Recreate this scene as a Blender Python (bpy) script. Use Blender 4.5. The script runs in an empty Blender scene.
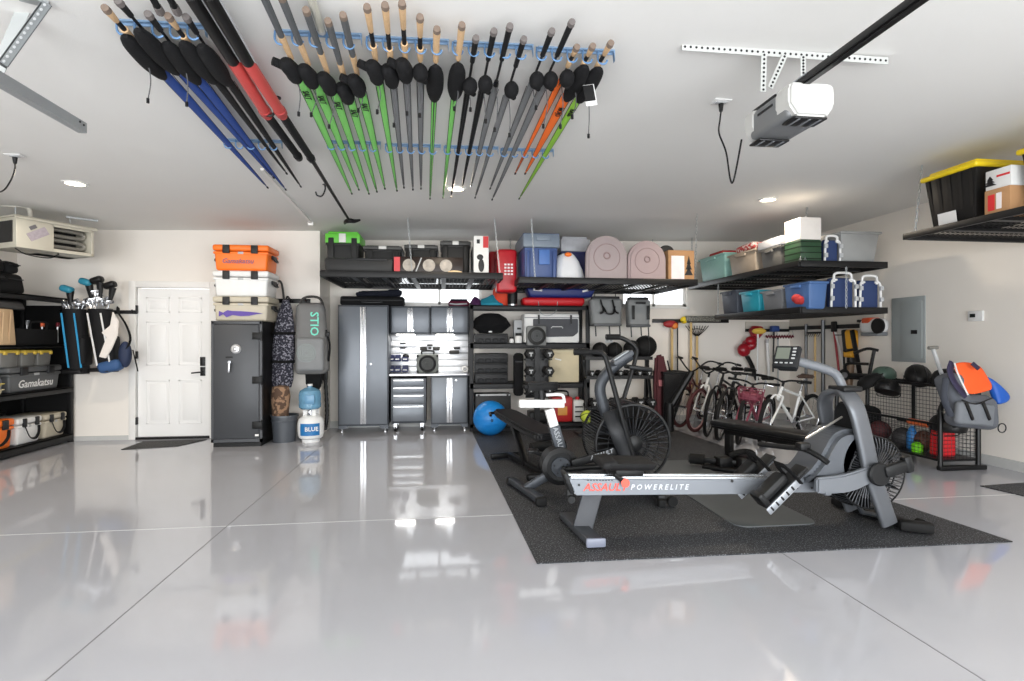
import bpy, bmesh, math, random
from mathutils import Vector as V, Matrix as Mx
R = math.radians
SC = bpy.context.scene
COL = SC.collection
rnd = random.Random(11)

# ------------------------------------------------------------------ camera, sky, lights, exposure
FPX, CAMH, YAW = 540.0, 1.34, R(7.1)
cs, sn = math.cos(YAW), math.sin(YAW)
cam_data = bpy.data.cameras.new('camera')
cam_data.sensor_width = 36.0
cam_data.lens = FPX / 1024 * 36.0
cam_data.clip_start = 0.05
cam = bpy.data.objects.new('camera', cam_data)
COL.objects.link(cam)
cam.location = (0, 0, CAMH)
cam.rotation_euler = (R(90), 0, -YAW)
SC.camera = cam

world = bpy.data.worlds.new('world')
SC.world = world
world.use_nodes = True
bg = world.node_tree.nodes['Background']
bg.inputs['Color'].default_value = (0.93, 0.965, 1.0, 1)
bg.inputs['Strength'].default_value = 2.6
SC.view_settings.view_transform = 'Standard'
SC.view_settings.look = 'None'
SC.view_settings.gamma = 1.0
SC.view_settings.use_curve_mapping = False
SC.view_settings.exposure = 0.2
SKYLIGHT = 150.0      # watts of each of the daylight portals in the garage door openings
CANLIGHT = 22.0

def area_light(name, loc, rot, sx, sy, power, color=(1, 1, 1)):
    l = bpy.data.lights.new(name, 'AREA')
    l.shape = 'RECTANGLE'; l.size = sx; l.size_y = sy; l.energy = power; l.color = color
    o = bpy.data.objects.new(name, l); COL.objects.link(o)
    o.location = loc; o.rotation_euler = rot
    return o
# daylight entering through the two open garage doors behind the camera
area_light('daylight_door', (-3.3, -2.3, 1.2), (R(90), 0, R(0)), 4.0, 2.3, SKYLIGHT * 1.3, (0.95, 0.98, 1.0))
area_light('daylight_door', (2.1, -2.3, 1.2), (R(90), 0, R(0)), 5.6, 2.3, SKYLIGHT * 1.8, (0.95, 0.98, 1.0))

# ------------------------------------------------------------------ pixel rays -> points of the place
def ray(px, py):
    u = (px - 512) / FPX; v = (340.5 - py) / FPX
    return V((u * cs + sn, cs - u * sn, v))
def aty(px, py, y):
    r = ray(px, py); t = y / r.y
    return V((r.x * t, y, CAMH + r.z * t))
def atx(px, py, x):
    r = ray(px, py); t = x / r.x
    return V((x, r.y * t, CAMH + r.z * t))
def atz(px, py, z):
    r = ray(px, py); t = (z - CAMH) / r.z
    return V((r.x * t, r.y * t, z))
def X(px, y): return aty(px, 340.5, y).x
def Z(px, py, y): return aty(px, py, y).z
def YX(px, x): return atx(px, 340.5, x).y
def ZX(px, py, x): return atx(px, py, x).z
def ceilz(x): return 2.915 + 0.019 * x

# ------------------------------------------------------------------ materials (procedural)
def lin(c):
    c = c / 255.0
    return c / 12.92 if c <= 0.04045 else ((c + 0.055) / 1.055) ** 2.4
def hexc(rgb): return (lin(rgb[0]), lin(rgb[1]), lin(rgb[2]), 1)
MATS = {}
def mat(name, rgb, rough=0.5, metal=0.0, var=0.06, scale=14.0, bump=0.0, bscale=60.0, emit=0.0, alpha=None, coat=0.0, spec=0.5, trans=0.0):
    if name in MATS: return MATS[name]
    m = bpy.data.materials.new(name); m.use_nodes = True
    nt = m.node_tree; b = nt.nodes['Principled BSDF']
    b.inputs['Roughness'].default_value = rough
    b.inputs['Metallic'].default_value = metal
    b.inputs['Specular IOR Level'].default_value = spec
    b.inputs['Coat Weight'].default_value = coat
    b.inputs['Transmission Weight'].default_value = trans
    if max(rgb) < 60: rgb = tuple(k * .66 for k in rgb); b.inputs['Specular IOR Level'].default_value = spec * .65
    col = hexc(rgb)
    tc = nt.nodes.new('ShaderNodeTexCoord')
    no = nt.nodes.new('ShaderNodeTexNoise'); no.inputs['Scale'].default_value = scale
    no.inputs['Detail'].default_value = 3
    nt.links.new(tc.outputs['Object'], no.inputs['Vector'])
    mx = nt.nodes.new('ShaderNodeMix'); mx.data_type = 'RGBA'
    mx.inputs['A'].default_value = tuple(min(1, k * (1 - var)) for k in col[:3]) + (1,)
    mx.inputs['B'].default_value = tuple(min(1, k * (1 + var)) for k in col[:3]) + (1,)
    nt.links.new(no.outputs['Fac'], mx.inputs['Factor'])
    nt.links.new(mx.outputs['Result'], b.inputs['Base Color'])
    if bump:
        n2 = nt.nodes.new('ShaderNodeTexNoise'); n2.inputs['Scale'].default_value = bscale
        nt.links.new(tc.outputs['Object'], n2.inputs['Vector'])
        bp = nt.nodes.new('ShaderNodeBump'); bp.inputs['Strength'].default_value = bump
        bp.inputs['Distance'].default_value = 0.01
        nt.links.new(n2.outputs['Fac'], bp.inputs['Height'])
        nt.links.new(bp.outputs['Normal'], b.inputs['Normal'])
    if emit:
        b.inputs['Emission Color'].default_value = col
        b.inputs['Emission Strength'].default_value = emit
    MATS[name] = m
    return m
def speckle(name, base, spot, scale=160, thr=0.62, rough=0.7, bump=0.0, spots2=None):
    if name in MATS: return MATS[name]
    m = mat(name, base, rough, var=0.0, bump=bump, bscale=scale)
    nt = m.node_tree; b = nt.nodes['Principled BSDF']
    tc = [n for n in nt.nodes if n.type == 'TEX_COORD'][0]
    no = nt.nodes.new('ShaderNodeTexNoise'); no.inputs['Scale'].default_value = scale; no.inputs['Detail'].default_value = 2
    nt.links.new(tc.outputs['Object'], no.inputs['Vector'])
    cr = nt.nodes.new('ShaderNodeValToRGB')
    cr.color_ramp.elements[0].position = thr - 0.02; cr.color_ramp.elements[0].color = hexc(base)
    cr.color_ramp.elements[1].position = thr + 0.02; cr.color_ramp.elements[1].color = hexc(spot)
    nt.links.new(no.outputs['Fac'], cr.inputs['Fac'])
    nt.links.new(cr.outputs['Color'], b.inputs['Base Color'])
    return m

BLACK = mat('black_plastic', (26, 26, 28), 0.45)
BLACKM = mat('black_metal', (24, 24, 26), 0.38, 0.0)
DARKF = mat('black_fabric', (22, 22, 25), 0.9, bump=0.3, bscale=200)
RUBBER = mat('black_rubber', (20, 20, 21), 0.75)
CHAR = mat('charcoal_plastic', (52, 53, 56), 0.5)
GREYP = mat('grey_plastic', (118, 121, 124), 0.5)
LGREY = mat('light_grey_plastic', (176, 178, 180), 0.45)
WHITE = mat('white_plastic', (226, 226, 225), 0.4)
STEEL = mat('brushed_steel', (200, 202, 206), 0.28, 0.9)
GALV = mat('galvanised_steel', (172, 176, 178), 0.42, 0.55)
SILVER = mat('silver_paint', (158, 162, 168), 0.36, 0.35)
ORANGE = mat('orange_plastic', (250, 120, 30), 0.45)
TAN = mat('tan_plastic', (190, 182, 164), 0.5)
RED = mat('red_plastic', (190, 26, 34), 0.45)
WOOD = mat('pale_wood', (206, 170, 112), 0.6, var=0.15)
CARD = mat('cardboard', (184, 140, 98), 0.8)
YELLOW = mat('yellow_plastic', (240, 208, 30), 0.4)
BLUE = mat('blue_plastic', (40, 84, 160), 0.45)

# ------------------------------------------------------------------ mesh builder
class MB:
    def __init__(s): s.bm = bmesh.new(); s.mi = 0
    def _new(s, f0):
        s.bm.faces.ensure_lookup_table()
        for f in s.bm.faces[f0:]: f.material_index = s.mi
    def raw(s, verts, faces):
        vs = [s.bm.verts.new(v) for v in verts]
        for f in faces:
            try: s.bm.faces.new([vs[i] for i in f]).material_index = s.mi
            except ValueError: pass
        return vs
    def box(s, c, size, rot=None, bev=0.0, taper=None, seg=2, top=None):
        """box centred at c; taper = scale of the bottom face, top = scale of the top face"""
        x, y, z = size[0] / 2, size[1] / 2, size[2] / 2
        tb = taper or (1, 1); tt = top or (1, 1)
        if not hasattr(tb, '__len__'): tb = (tb, tb)
        if not hasattr(tt, '__len__'): tt = (tt, tt)
        co = [(-x*tb[0], -y*tb[1], -z), (x*tb[0], -y*tb[1], -z), (x*tb[0], y*tb[1], -z), (-x*tb[0], y*tb[1], -z),
              (-x*tt[0], -y*tt[1], z), (x*tt[0], -y*tt[1], z), (x*tt[0], y*tt[1], z), (-x*tt[0], y*tt[1], z)]
        m = Mx.Identity(3)
        if rot is not None:
            m = rot if isinstance(rot, Mx) else (Mx.Rotation(rot[2], 3, 'Z') @ Mx.Rotation(rot[1], 3, 'Y') @ Mx.Rotation(rot[0], 3, 'X'))
        c = V(c)
        fc = [(0, 3, 2, 1), (4, 5, 6, 7), (0, 1, 5, 4), (1, 2, 6, 5), (2, 3, 7, 6), (3, 0, 4, 7)]
        if bev:
            t = bmesh.new()
            tv = [t.verts.new(p) for p in co]
            for f in fc: t.faces.new([tv[i] for i in f])
            bmesh.ops.bevel(t, geom=list(t.edges), offset=min(bev, 0.49 * min(size)), segments=seg, affect='EDGES', profile=0.5)
            t.verts.index_update()
            s.raw([c + m @ v.co for v in t.verts], [[v.index for v in f.verts] for f in t.faces]); t.free()
        else:
            s.raw([c + m @ V(p) for p in co], fc)
        return s
    def span(s, a, b, bev=0.0, **k):
        a, b = V(a), V(b)
        return s.box((a + b) / 2, [abs(b[i] - a[i]) for i in range(3)], bev=bev, **k)
    def bar(s, a, b, w, h, bev=0.0, up=(0, 0, 1)):
        """rectangular bar from a to b, w sideways and h along up"""
        a, b = V(a), V(b); d = b - a; L = d.length; d.normalize()
        u = V(up)
        if abs(d.dot(u)) > 0.999: u = V((0, 1, 0))
        sd = d.cross(u).normalized(); u2 = sd.cross(d).normalized()
        return s.box((a + b) / 2, (w, L, h), rot=Mx((sd, d, u2)).transposed(), bev=bev)
    def tube(s, pts, r, n=8, flat=1.0, closed=False, up=(0, 0, 1), e=1.0):
        pts = [V(p) for p in pts]; N = len(pts)
        sg = lambda q: math.copysign(abs(q) ** e, q)
        rs = r if hasattr(r, '__len__') else [r] * N
        rings = []; prev = None
        for i, p in enumerate(pts):
            if closed: d = pts[(i + 1) % N] - pts[i - 1]
            else: d = pts[min(i + 1, N - 1)] - pts[max(i - 1, 0)]
            if d.length < 1e-9: d = V((0, 0, 1))
            d.normalize()
            if prev is None:
                u = V(up)
                if abs(d.dot(u)) > 0.98: u = V((0, 1, 0)) if abs(d.y) < 0.9 else V((1, 0, 0))
            else: u = prev
            sd = d.cross(u).normalized(); u = sd.cross(d).normalized(); prev = u
            rings.append([s.bm.verts.new(p + (sd * sg(math.cos(2*math.pi*k/n)) + u * (flat * sg(math.sin(2*math.pi*k/n)))) * rs[i]) for k in range(n)])
        fs = []
        for i in range(N if closed else N - 1):
            a, b = rings[i], rings[(i + 1) % N]
            for k in range(n):
                fs.append(s.bm.faces.new((a[k], a[(k+1) % n], b[(k+1) % n], b[k])))
        if not closed:
            fs.append(s.bm.faces.new(rings[0][::-1])); fs.append(s.bm.faces.new(rings[-1]))
        for f in fs: f.material_index = s.mi
        return s
    def cyl(s, a, b, r0, r1=None, n=14):
        return s.tube([a, b], [r0, r0 if r1 is None else r1], n)
    def lathe(s, prof, c=(0, 0, 0), n=20, rot=None, sq=(1, 1)):
        c = V(c); m = Mx.Identity(3)
        if rot is not None: m = rot if isinstance(rot, Mx) else (Mx.Rotation(rot[2], 3, 'Z') @ Mx.Rotation(rot[1], 3, 'Y') @ Mx.Rotation(rot[0], 3, 'X'))
        rings = []
        for r, z in prof:
            if r < 1e-6: rings.append([s.bm.verts.new(c + m @ V((0, 0, z)))])
            else: rings.append([s.bm.verts.new(c + m @ V((r*sq[0]*math.cos(2*math.pi*k/n), r*sq[1]*math.sin(2*math.pi*k/n), z))) for k in range(n)])
        fs = []
        for a, b in zip(rings, rings[1:]):
            for k in range(n):
                k2 = (k + 1) % n
                if len(a) == 1 and len(b) == 1: continue
                if len(a) == 1: fs.append(s.bm.faces.new((a[0], b[k2], b[k])))
                elif len(b) == 1: fs.append(s.bm.faces.new((a[k], a[k2], b[0])))
                else: fs.append(s.bm.faces.new((a[k], a[k2], b[k2], b[k])))
        if len(rings[0]) > 1: fs.append(s.bm.faces.new(rings[0][::-1]))
        if len(rings[-1]) > 1: fs.append(s.bm.faces.new(rings[-1]))
        for f in fs: f.material_index = s.mi
        return s
    def ball(s, c, r, n=16, m=10, rot=None):
        if not hasattr(r, '__len__'): r = (r, r, r)
        pr = [(math.sin(math.pi*i/m) * 1.0, -math.cos(math.pi*i/m) * r[2]) for i in range(m + 1)]
        pr[0] = (0, -r[2]); pr[-1] = (0, r[2])
        return s.lathe(pr, c, n, rot, (r[0], r[1]))
    def prism(s, poly, d0, d1, axis='y', off=(0, 0, 0), bev=0.0):
        """polygon in the plane across axis, extruded from d0 to d1"""
        def P(a, b, d):
            if axis == 'y': p = (a, d, b)
            elif axis == 'x': p = (d, a, b)
            else: p = (a, b, d)
            return V(p) + V(off)
        n = len(poly)
        t = bmesh.new()
        v0 = [t.verts.new(P(a, b, d0)) for a, b in poly]; v1 = [t.verts.new(P(a, b, d1)) for a, b in poly]
        t.faces.new(v0); t.faces.new(v1[::-1])
        for i in range(n):
            j = (i + 1) % n; t.faces.new((v0[j], v0[i], v1[i], v1[j]))
        bmesh.ops.recalc_face_normals(t, faces=list(t.faces))
        if bev: bmesh.ops.bevel(t, geom=list(t.edges), offset=bev, segments=2, affect='EDGES')
        t.verts.index_update()
        s.raw([v.co.copy() for v in t.verts], [[v.index for v in f.verts] for f in t.faces]); t.free()
        return s
    def torus(s, c, Rr, r, axis='z', n=24, k=8, arc=1.0, start=0.0, rot=None):
        c = V(c); pts = []
        N = n if arc >= 1 else n + 1
        for i in range(N):
            a = start + 2*math.pi*arc*i/n
            p = V((Rr*math.cos(a), Rr*math.sin(a), 0))
            if axis == 'y': p = V((p.x, 0, p.y))
            elif axis == 'x': p = V((0, p.x, p.y))
            if rot is not None: p = rot @ p
            pts.append(c + p)
        up = {'z': V((0, 0, 1)), 'y': V((0, 1, 0)), 'x': V((1, 0, 0))}[axis]
        if rot is not None: up = rot @ up
        return s.tube(pts, r, k, closed=arc >= 1, up=up)
    def text(s, body, size, m):
        """letters as thin solid shapes; m maps local (x right, y up, z out) to place"""
        cu = bpy.data.curves.new('t', 'FONT'); cu.body = body; cu.size = size; cu.align_x = 'CENTER'; cu.align_y = 'CENTER'
        cu.extrude = 0.0012; cu.offset = size * .014; cu.resolution_u = 2
        o = bpy.data.objects.new('t', cu); COL.objects.link(o)
        bpy.context.view_layer.update()
        me = bpy.data.meshes.new_from_object(o)
        s.raw([m @ v.co for v in me.vertices], [list(p.vertices) for p in me.polygons])
        bpy.data.objects.remove(o); bpy.data.curves.remove(cu); bpy.data.meshes.remove(me)
        return s
    def build(s, name, mats, parent=None, world=False, smooth=35, loc=None, rz=0.0):
        me = bpy.data.meshes.new(name)
        if parent is not None and world: s.bm.transform(wmat(parent).inverted())
        bmesh.ops.recalc_face_normals(s.bm, faces=list(s.bm.faces)) if len(s.bm.faces) < 60000 else None
        s.bm.to_mesh(me); s.bm.free()
        for m in (mats if isinstance(mats, (list, tuple)) else [mats]): me.materials.append(m)
        if smooth:
            me.polygons.foreach_set('use_smooth', [True] * len(me.polygons))
            me.set_sharp_from_angle(angle=R(smooth))
        o = bpy.data.objects.new(name, me); COL.objects.link(o)
        if parent is not None: o.parent = parent
        if loc is not None: o.location = loc
        o.rotation_euler = (0, 0, rz)
        return o
def wmat(o):
    m = Mx.Identity(4)
    while o is not None:
        m = o.matrix_basis @ m; o = o.parent
    return m
def frame(o, x, z):
    """matrix: origin o, text x direction, text out direction z"""
    x = V(x).normalized(); z = V(z).normalized(); y = z.cross(x)
    return Mx.Translation(V(o)) @ Mx((x, y, z)).transposed().to_4x4()
def tag(o, label, cat, group=None, kind=None):
    o['label'] = label; o['category'] = cat
    if group: o['group'] = group
    if kind: o['kind'] = kind
    return o
def thing(name, label, cat, loc=(0, 0, 0), rz=0.0, group=None):
    o = bpy.data.objects.new(name, None); COL.objects.link(o)
    o.empty_display_size = 0.05
    o.location = loc; o.rotation_euler = (0, 0, rz)
    return tag(o, label, cat, group)
def struct(name, mb, m, parent=None, **k):
    o = mb.build(name, m, parent, **k)
    o['kind'] = 'structure'
    return o
def dup(root, loc=None, rz=None, label=None, group=None):
    kids = {}
    for o in COL.objects:
        if o.parent: kids.setdefault(o.parent, []).append(o)
    def cp(o, par):
        c = o.copy(); COL.objects.link(c)
        if par is not None: c.parent = par
        for ch in kids.get(o, []): cp(ch, c)
        return c
    c = cp(root, None)
    if loc is not None: c.location = loc
    if rz is not None: c.rotation_euler = (0, 0, rz)
    if label: c['label'] = label
    if group: c['group'] = group
    return c
def smoothpath(pts, n=6):
    """Catmull-Rom through the points"""
    pts = [V(p) for p in pts]; out = []
    P = [pts[0] * 2 - pts[1]] + pts + [pts[-1] * 2 - pts[-2]]
    for i in range(1, len(P) - 2):
        for k in range(n):
            t = k / n; a, b, c, d = P[i-1], P[i], P[i+1], P[i+2]
            out.append(0.5 * ((2*b) + (c - a)*t + (2*a - 5*b + 4*c - d)*t*t + (3*b - a - 3*c + d)*t**3))
    out.append(pts[-1])
    return out
# ------------------------------------------------------------------ the room
XL, XR, YB1, YB2, XC, YF = -5.6, 5.85, 7.88, 8.57, -1.744, -1.2
PAINT = mat('wall_paint', (236, 230, 222), 0.85, var=0.02, scale=3, bump=0.08, bscale=120)
CEILP = mat('ceiling_paint', (229, 228, 225), 0.9, var=0.015, scale=2, bump=0.08, bscale=120)
TRIMW = mat('white_trim', (236, 234, 230), 0.45, var=0.02)
EPOXY = mat('grey_epoxy', (177, 178, 184), 0.06, var=0.03, scale=1.3, spec=0.6, bump=0.015, bscale=3)
CONC = mat('concrete_curb', (190, 190, 188), 0.6, var=0.05)
b = MB(); b.span((XL - .2, YF, -0.12), (XR + .2, YB2 + .2, 0)); struct('floor', b, EPOXY)
b = MB(); b.span((-14, -16, -0.2), (14, YF, -0.01)); struct('floor_bounce_driveway', b, mat('driveway_concrete', (196, 194, 190), 0.9, scale=2))  # unseen slab added outside to bounce daylight up to the ceiling
JOINT = mat('floor_joint', (120, 121, 123), 0.6)
b = MB()
b.span((-1.563, YF, 0), (-1.557, YB2, 0.0012)); struct('trim_1', b, JOINT)
b = MB(); b.span((2.107, YF, 0), (2.113, YB2, 0.0012)); struct('trim_2', b, JOINT)
b = MB(); b.span((XL, 4.117, 0), (XR, 4.125, 0.001)); struct('trim_3', b, mat('pale_joint', (194, 195, 197), 0.3))
b = MB()
z0, z1 = ceilz(XL - .2), ceilz(XR + .2)
b.prism([(XL - .2, z0), (XR + .2, z1), (XR + .2, z1 + .2), (XL - .2, z0 + .2)], YF - .1, YB2 + .2)
struct('ceiling', b, CEILP)
# garage door header and piers behind the camera
b = MB()
b.span((XL - .2, YF - .2, 2.5), (XR + .2, YF, 3.2)); b.span((XL - .2, YF - .2, 0), (XL + .15, YF, 2.5)); b.span((-1.25, YF - .2, 0), (-0.75, YF, 2.5)); b.span((5.0, YF - .2, 0), (XR + .2, YF, 2.5))
struct('wall_front', b, PAINT)
b = MB(); b.span((XL - .2, YF, 0), (XL, YB1 + .2, 3.1)); struct('wall_left', b, PAINT)
b = MB(); b.span((XR, YF, 0), (XR + .2, YB2 + .2, 3.2)); struct('wall_right', b, PAINT)
DX0, DX1, DZ = X(136, YB1), X(210, YB1), 2.06
b = MB()
b.span((XL - .2, YB1, 0), (DX0, YB1 + .14, 3.1)); b.span((DX1, YB1, 0), (XC, YB1 + .14, 3.1)); b.span((DX0, YB1, DZ), (DX1, YB1 + .14, 3.1))
struct('wall_back', b, PAINT)
b = MB(); b.span((XC - .14, YB1 + .14, 0), (XC, YB2 + .15, 3.1)); struct('wall_return', b, PAINT)
W1 = (X(396, YB2), X(482, YB2)); W2 = (X(622, YB2), X(687, YB2)); WZ0, WZ1 = 1.90, 2.45
b = MB()
b.span((XC, YB2, 0), (XR + .2, YB2 + .15, WZ0)); b.span((XC, YB2, WZ1), (XR + .2, YB2 + .15, 3.2))
for x0, x1 in ((XC, W1[0]), (W1[1], W2[0]), (W2[1], XR + .2)): b.span((x0, YB2, WZ0), (x1, YB2 + .15, WZ1))
struct('wall_alcove', b, PAINT)
GLASS = bpy.data.materials.new('window_glass'); GLASS.use_nodes = True
nt = GLASS.node_tree; nt.nodes.clear()
o_ = nt.nodes.new('ShaderNodeOutputMaterial'); mi_ = nt.nodes.new('ShaderNodeMixShader'); tr_ = nt.nodes.new('ShaderNodeBsdfTransparent'); gl_ = nt.nodes.new('ShaderNodeBsdfGlossy')
gl_.inputs['Roughness'].default_value = 0.02; mi_.inputs['Fac'].default_value = 0.08
nt.links.new(tr_.outputs[0], mi_.inputs[1]); nt.links.new(gl_.outputs[0], mi_.inputs[2]); nt.links.new(mi_.outputs[0], o_.inputs[0])
for i, (x0, x1) in enumerate((W1, W2)):
    b = MB(); f = 0.045
    for q in ((x0, x0 + f), (x1 - f, x1), ((x0 + x1) / 2 - .02, (x0 + x1) / 2 + .02)): b.span((q[0], YB2 + .05, WZ0), (q[1], YB2 + .11, WZ1))
    b.span((x0, YB2 + .05, WZ0), (x1, YB2 + .11, WZ0 + f)); b.span((x0, YB2 + .05, WZ1 - f), (x1, YB2 + .11, WZ1))
    w = struct('window_%d' % (i + 1), b, TRIMW)
    b = MB(); b.span((x0 + f, YB2 + .075, WZ0 + f), (x1 - f, YB2 + .083, WZ1 - f)); struct('pane', b, GLASS, w)
    b = MB(); b.span((x0 - .03, YB2 - .03, WZ0 - .03), (x1 + .03, YB2 + .05, WZ0)); struct('sill', b, TRIMW, w)
# door: slab with raised panels, lever, deadbolt, hinges, casing
DW = mat('white_door', (240, 239, 237), 0.4, var=0.01)
b = MB(); yd = YB1 + .03
b.span((DX0 + .012, yd, 0.03), (DX1 - .012, yd + .045, DZ - .012))
door = struct('door_1', b, DW)
w = DX1 - DX0; cx = (DX0 + DX1) / 2
for dz0, dz1 in ((0.2, 0.80), (1.0, 1.60), (1.72, 1.93)):
    for sx in (-1, 1):
        b = MB()
        x0, x1 = sorted((cx + sx * .055, cx + sx * (w / 2 - .115)))
        # recessed look: a frame moulding and a raised field
        for a0, a1, c0, c1 in ((x0, x1, dz0, dz0 + .018), (x0, x1, dz1 - .018, dz1), (x0, x0 + .018, dz0, dz1), (x1 - .018, x1, dz0, dz1)):
            b.span((a0, yd - .006, c0), (a1, yd, c1), bev=.002)
        b.span((x0 + .05, yd - .005, dz0 + .05), (x1 - .05, yd, dz1 - .05), bev=.004)
        struct('panel', b, DW, door)
b = MB(); hx = X(202, YB1)
b.span((hx - .033, yd - .012, Z(202, 376, YB1)), (hx + .033, yd, Z(202, 367, YB1)), bev=.004)
b.bar((hx, yd - .05, Z(202, 372, YB1)), (hx - .13, yd - .05, Z(202, 373, YB1)), .016, .02, .004); b.cyl((hx, yd - .055, Z(202, 372, YB1)), (hx, yd, Z(202, 372, YB1)), .012)
struct('lever_handle', b, BLACKM, door)
b = MB(); b.span((hx - .033, yd - .02, Z(202, 366, YB1)), (hx + .033, yd, Z(202, 357, YB1)), bev=.006); struct('deadbolt', b, BLACKM, door)
for y in (309, 355, 421):
    b = MB(); z = Z(136, y, YB1); b.span((DX0 - .015, YB1 - .016, z - .05), (DX0 + .015, YB1 + .03, z + .05), bev=.003); struct('hinge', b, BLACKM, door)
b = MB(); c = .085
b.span((DX0 - c, YB1 - .018, 0), (DX0, YB1 + .06, DZ + c), bev=.004); b.span((DX1, YB1 - .018, 0), (DX1 + c, YB1 + .06, DZ + c), bev=.004); b.span((DX0, YB1 - .018, DZ), (DX1, YB1 + .06, DZ + c), bev=.004)
struct('trim_4', b, TRIMW)
b = MB(); b.span((DX0, YB1 - .02, 0), (DX1, YB1 + .08, .03)); struct('trim_5', b, BLACKM)
b = MB(); b.span((XL, YB1 - .02, 0), (DX0 - c, YB1, .06)); b.span((DX1 + c, YB1 - .02, 0), (XC, YB1, .06)); struct('baseboard_back', b, CONC)
b = MB(); b.span((XR - .03, YF, 0), (XR, YB2, .1)); struct('baseboard_right', b, CONC)
b = MB(); b.span((XC, YB2 - .02, 0), (XR, YB2, .1)); struct('baseboard_alcove', b, CONC)
# white cable channel on the ceiling, running to the wall corner
b = MB(); p0 = atz(262, 168, ceilz(-1.5)); p1 = atz(311, 222, ceilz(-1.85))
b.bar(p0 - V((0, 0, .01)), p1 - V((0, 0, .01)), .03, .024); b.box(p1 - V((0, 0, .025)), (.07, .07, .05), bev=.008); struct('trim_6', b, TRIMW)
# recessed ceiling lights
LAMP = mat('lamp_lens', (255, 236, 208), 0.4, emit=14.0)
CANW = mat('can_trim', (240, 240, 238), 0.5)
def can(x, y, label, pw=1.0):
    z = ceilz(x)
    t = thing('recessed_light', label, 'ceiling light', (x, y, z), 0, 'recessed ceiling lights')
    b = MB(); b.lathe([(.105, -.002), (.105, -.012), (.08, -.012), (.078, -.002)], n=24); b.build('trim_ring', CANW, t)
    b = MB(); b.lathe([(0, -.006), (.078, -.006), (.078, -.002)], n=24); b.build('lens', LAMP, t)
    l = bpy.data.lights.new('can', 'AREA'); l.shape = 'DISK'; l.size = .15; l.energy = CANLIGHT * pw; l.color = (1, .86, .68)
    o = bpy.data.objects.new('lamp_light', l); COL.objects.link(o); o.parent = t; o.location = (0, 0, -.02)
p = atz(75, 183, ceilz(-3.5)); can(p.x, p.y, 'recessed ceiling light above the heater near the door')
p = atz(456, 188, ceilz(.2)); can(p.x, p.y, 'recessed ceiling light behind the tips of the fishing rods')
p = atz(768, 200, ceilz(3.3)); can(p.x, p.y, 'recessed ceiling light in front of the totes by the right wall')

for x_, w_ in ((-3.6, 'left'), (.2, 'middle'), (3.6, 'right')): can(x_, 1.1, 'added unseen ceiling light near the garage doors, the %s one' % w_, .4)  # unseen lamps added to brighten the floor and walls
# ------------------------------------------------------------------ ceiling racks with wire decks
RACKM = mat('rack_black', (30, 30, 32), 0.45)
WIREM = mat('rack_wire', (38, 39, 42), 0.5)
def chain(p0, p1, parent, m=GALV):
    p0, p1 = V(p0), V(p1); L = (p1 - p0).length; n = max(3, int(L / .045)); d = (p1 - p0).normalized()
    b = MB()
    q = d.to_track_quat('Z', 'Y').to_matrix()
    for i in range(n):
        c = p0 + d * (L * (i + .5) / n)
        rr = q @ Mx.Rotation(R(90) * (i % 2), 3, 'Z')
        pts = [c + rr @ V((.010 * math.cos(a), 0, (L / n * .62) * math.sin(a))) for a in [2*math.pi*k/8 for k in range(8)]]
        b.tube(pts, .0035, 4, closed=True, up=rr @ V((0, 1, 0)))
    return b.build('chain', m, parent, world=True)
def deck(parent, x0, x1, y0, y1, z, bh=.07, nbars=4, along='y', lip=True):
    """steel frame, cross bars and a wire deck with its underside at z"""
    for a, c in (((x0, y0), (x1, y0)), ((x0, y1), (x1, y1)), ((x0, y0), (x0, y1)), ((x1, y0), (x1, y1))):
        b = MB(); b.bar((a[0], a[1], z + bh / 2), (c[0], c[1], z + bh / 2), .03, bh, .003)
        L = (V(c) - V(a)).length
        d = (V(c) - V(a)).normalized()
        b.build('edge_beam', RACKM, parent, world=True)
    for i in range(nbars):
        b = MB(); k = (i + 1) / (nbars + 1)
        if along == 'y': x = x0 + (x1 - x0) * k; b.span((x - .03, y0, z + .005), (x + .03, y1, z + .03))
        else: y = y0 + (y1 - y0) * k; b.span((x0, y - .03, z + .005), (x1, y + .03, z + .03))
        b.build('cross_bar', RACKM, parent, world=True)
    b = MB(); h = .003
    n = int((x1 - x0) / .05)
    for i in range(1, n): x = x0 + (x1 - x0) * i / n; b.span((x - h, y0, z + .03), (x + h, y1, z + .036))
    n = int((y1 - y0) / .10)
    for i in range(1, n): y = y0 + (y1 - y0) * i / n; b.span((x0, y - h, z + .036), (x1, y + h, z + .042))
    b.build('wire_deck', WIREM, parent, world=True, smooth=0)
RZ = 2.128                       # underside of the two racks over the cabinets
A0, A1, AY0, AY1 = X(321, 6.9), X(502, 6.9), 6.9, 8.4
t = thing('overhead_rack', 'black ceiling storage rack holding dark totes above the tall grey cabinet', 'rack', ((A0 + A1) / 2, 7.6, RZ), 0, 'ceiling storage racks')
deck(t, A0, A1, AY0, AY1, RZ, .08, 5)
for x, y in ((X(412, AY0), AY0), (X(506, AY0), AY0)): 
    x = min(x, A1 - .03); chain((x, y, RZ + .08), (x - .06, y + .1, ceilz(x)), t)
for x in (A0 + .05, A1 - .05): chain((x, AY1, RZ + .08), (x, AY1, ceilz(x)), t)
B0, B1, BY0, BY1 = X(520, 6.95), X(697, 6.95), 6.95, 8.4
RZB = RZ - .04
t = thing('overhead_rack', 'black ceiling storage rack under the two pink sled discs', 'rack', ((B0 + B1) / 2, 7.6, RZB), 0, 'ceiling storage racks')
deck(t, B0, B1, BY0, BY1, RZB, .08, 5)
chain((X(535, BY0), BY0, RZB + .06), (X(532, BY0) , BY0 + .05, ceilz(1.2)), t)
chain((B1 - .02, BY0 + .02, RZB + .06), (X(697, 6.6), 6.6, ceilz(3.3)), t)
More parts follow.
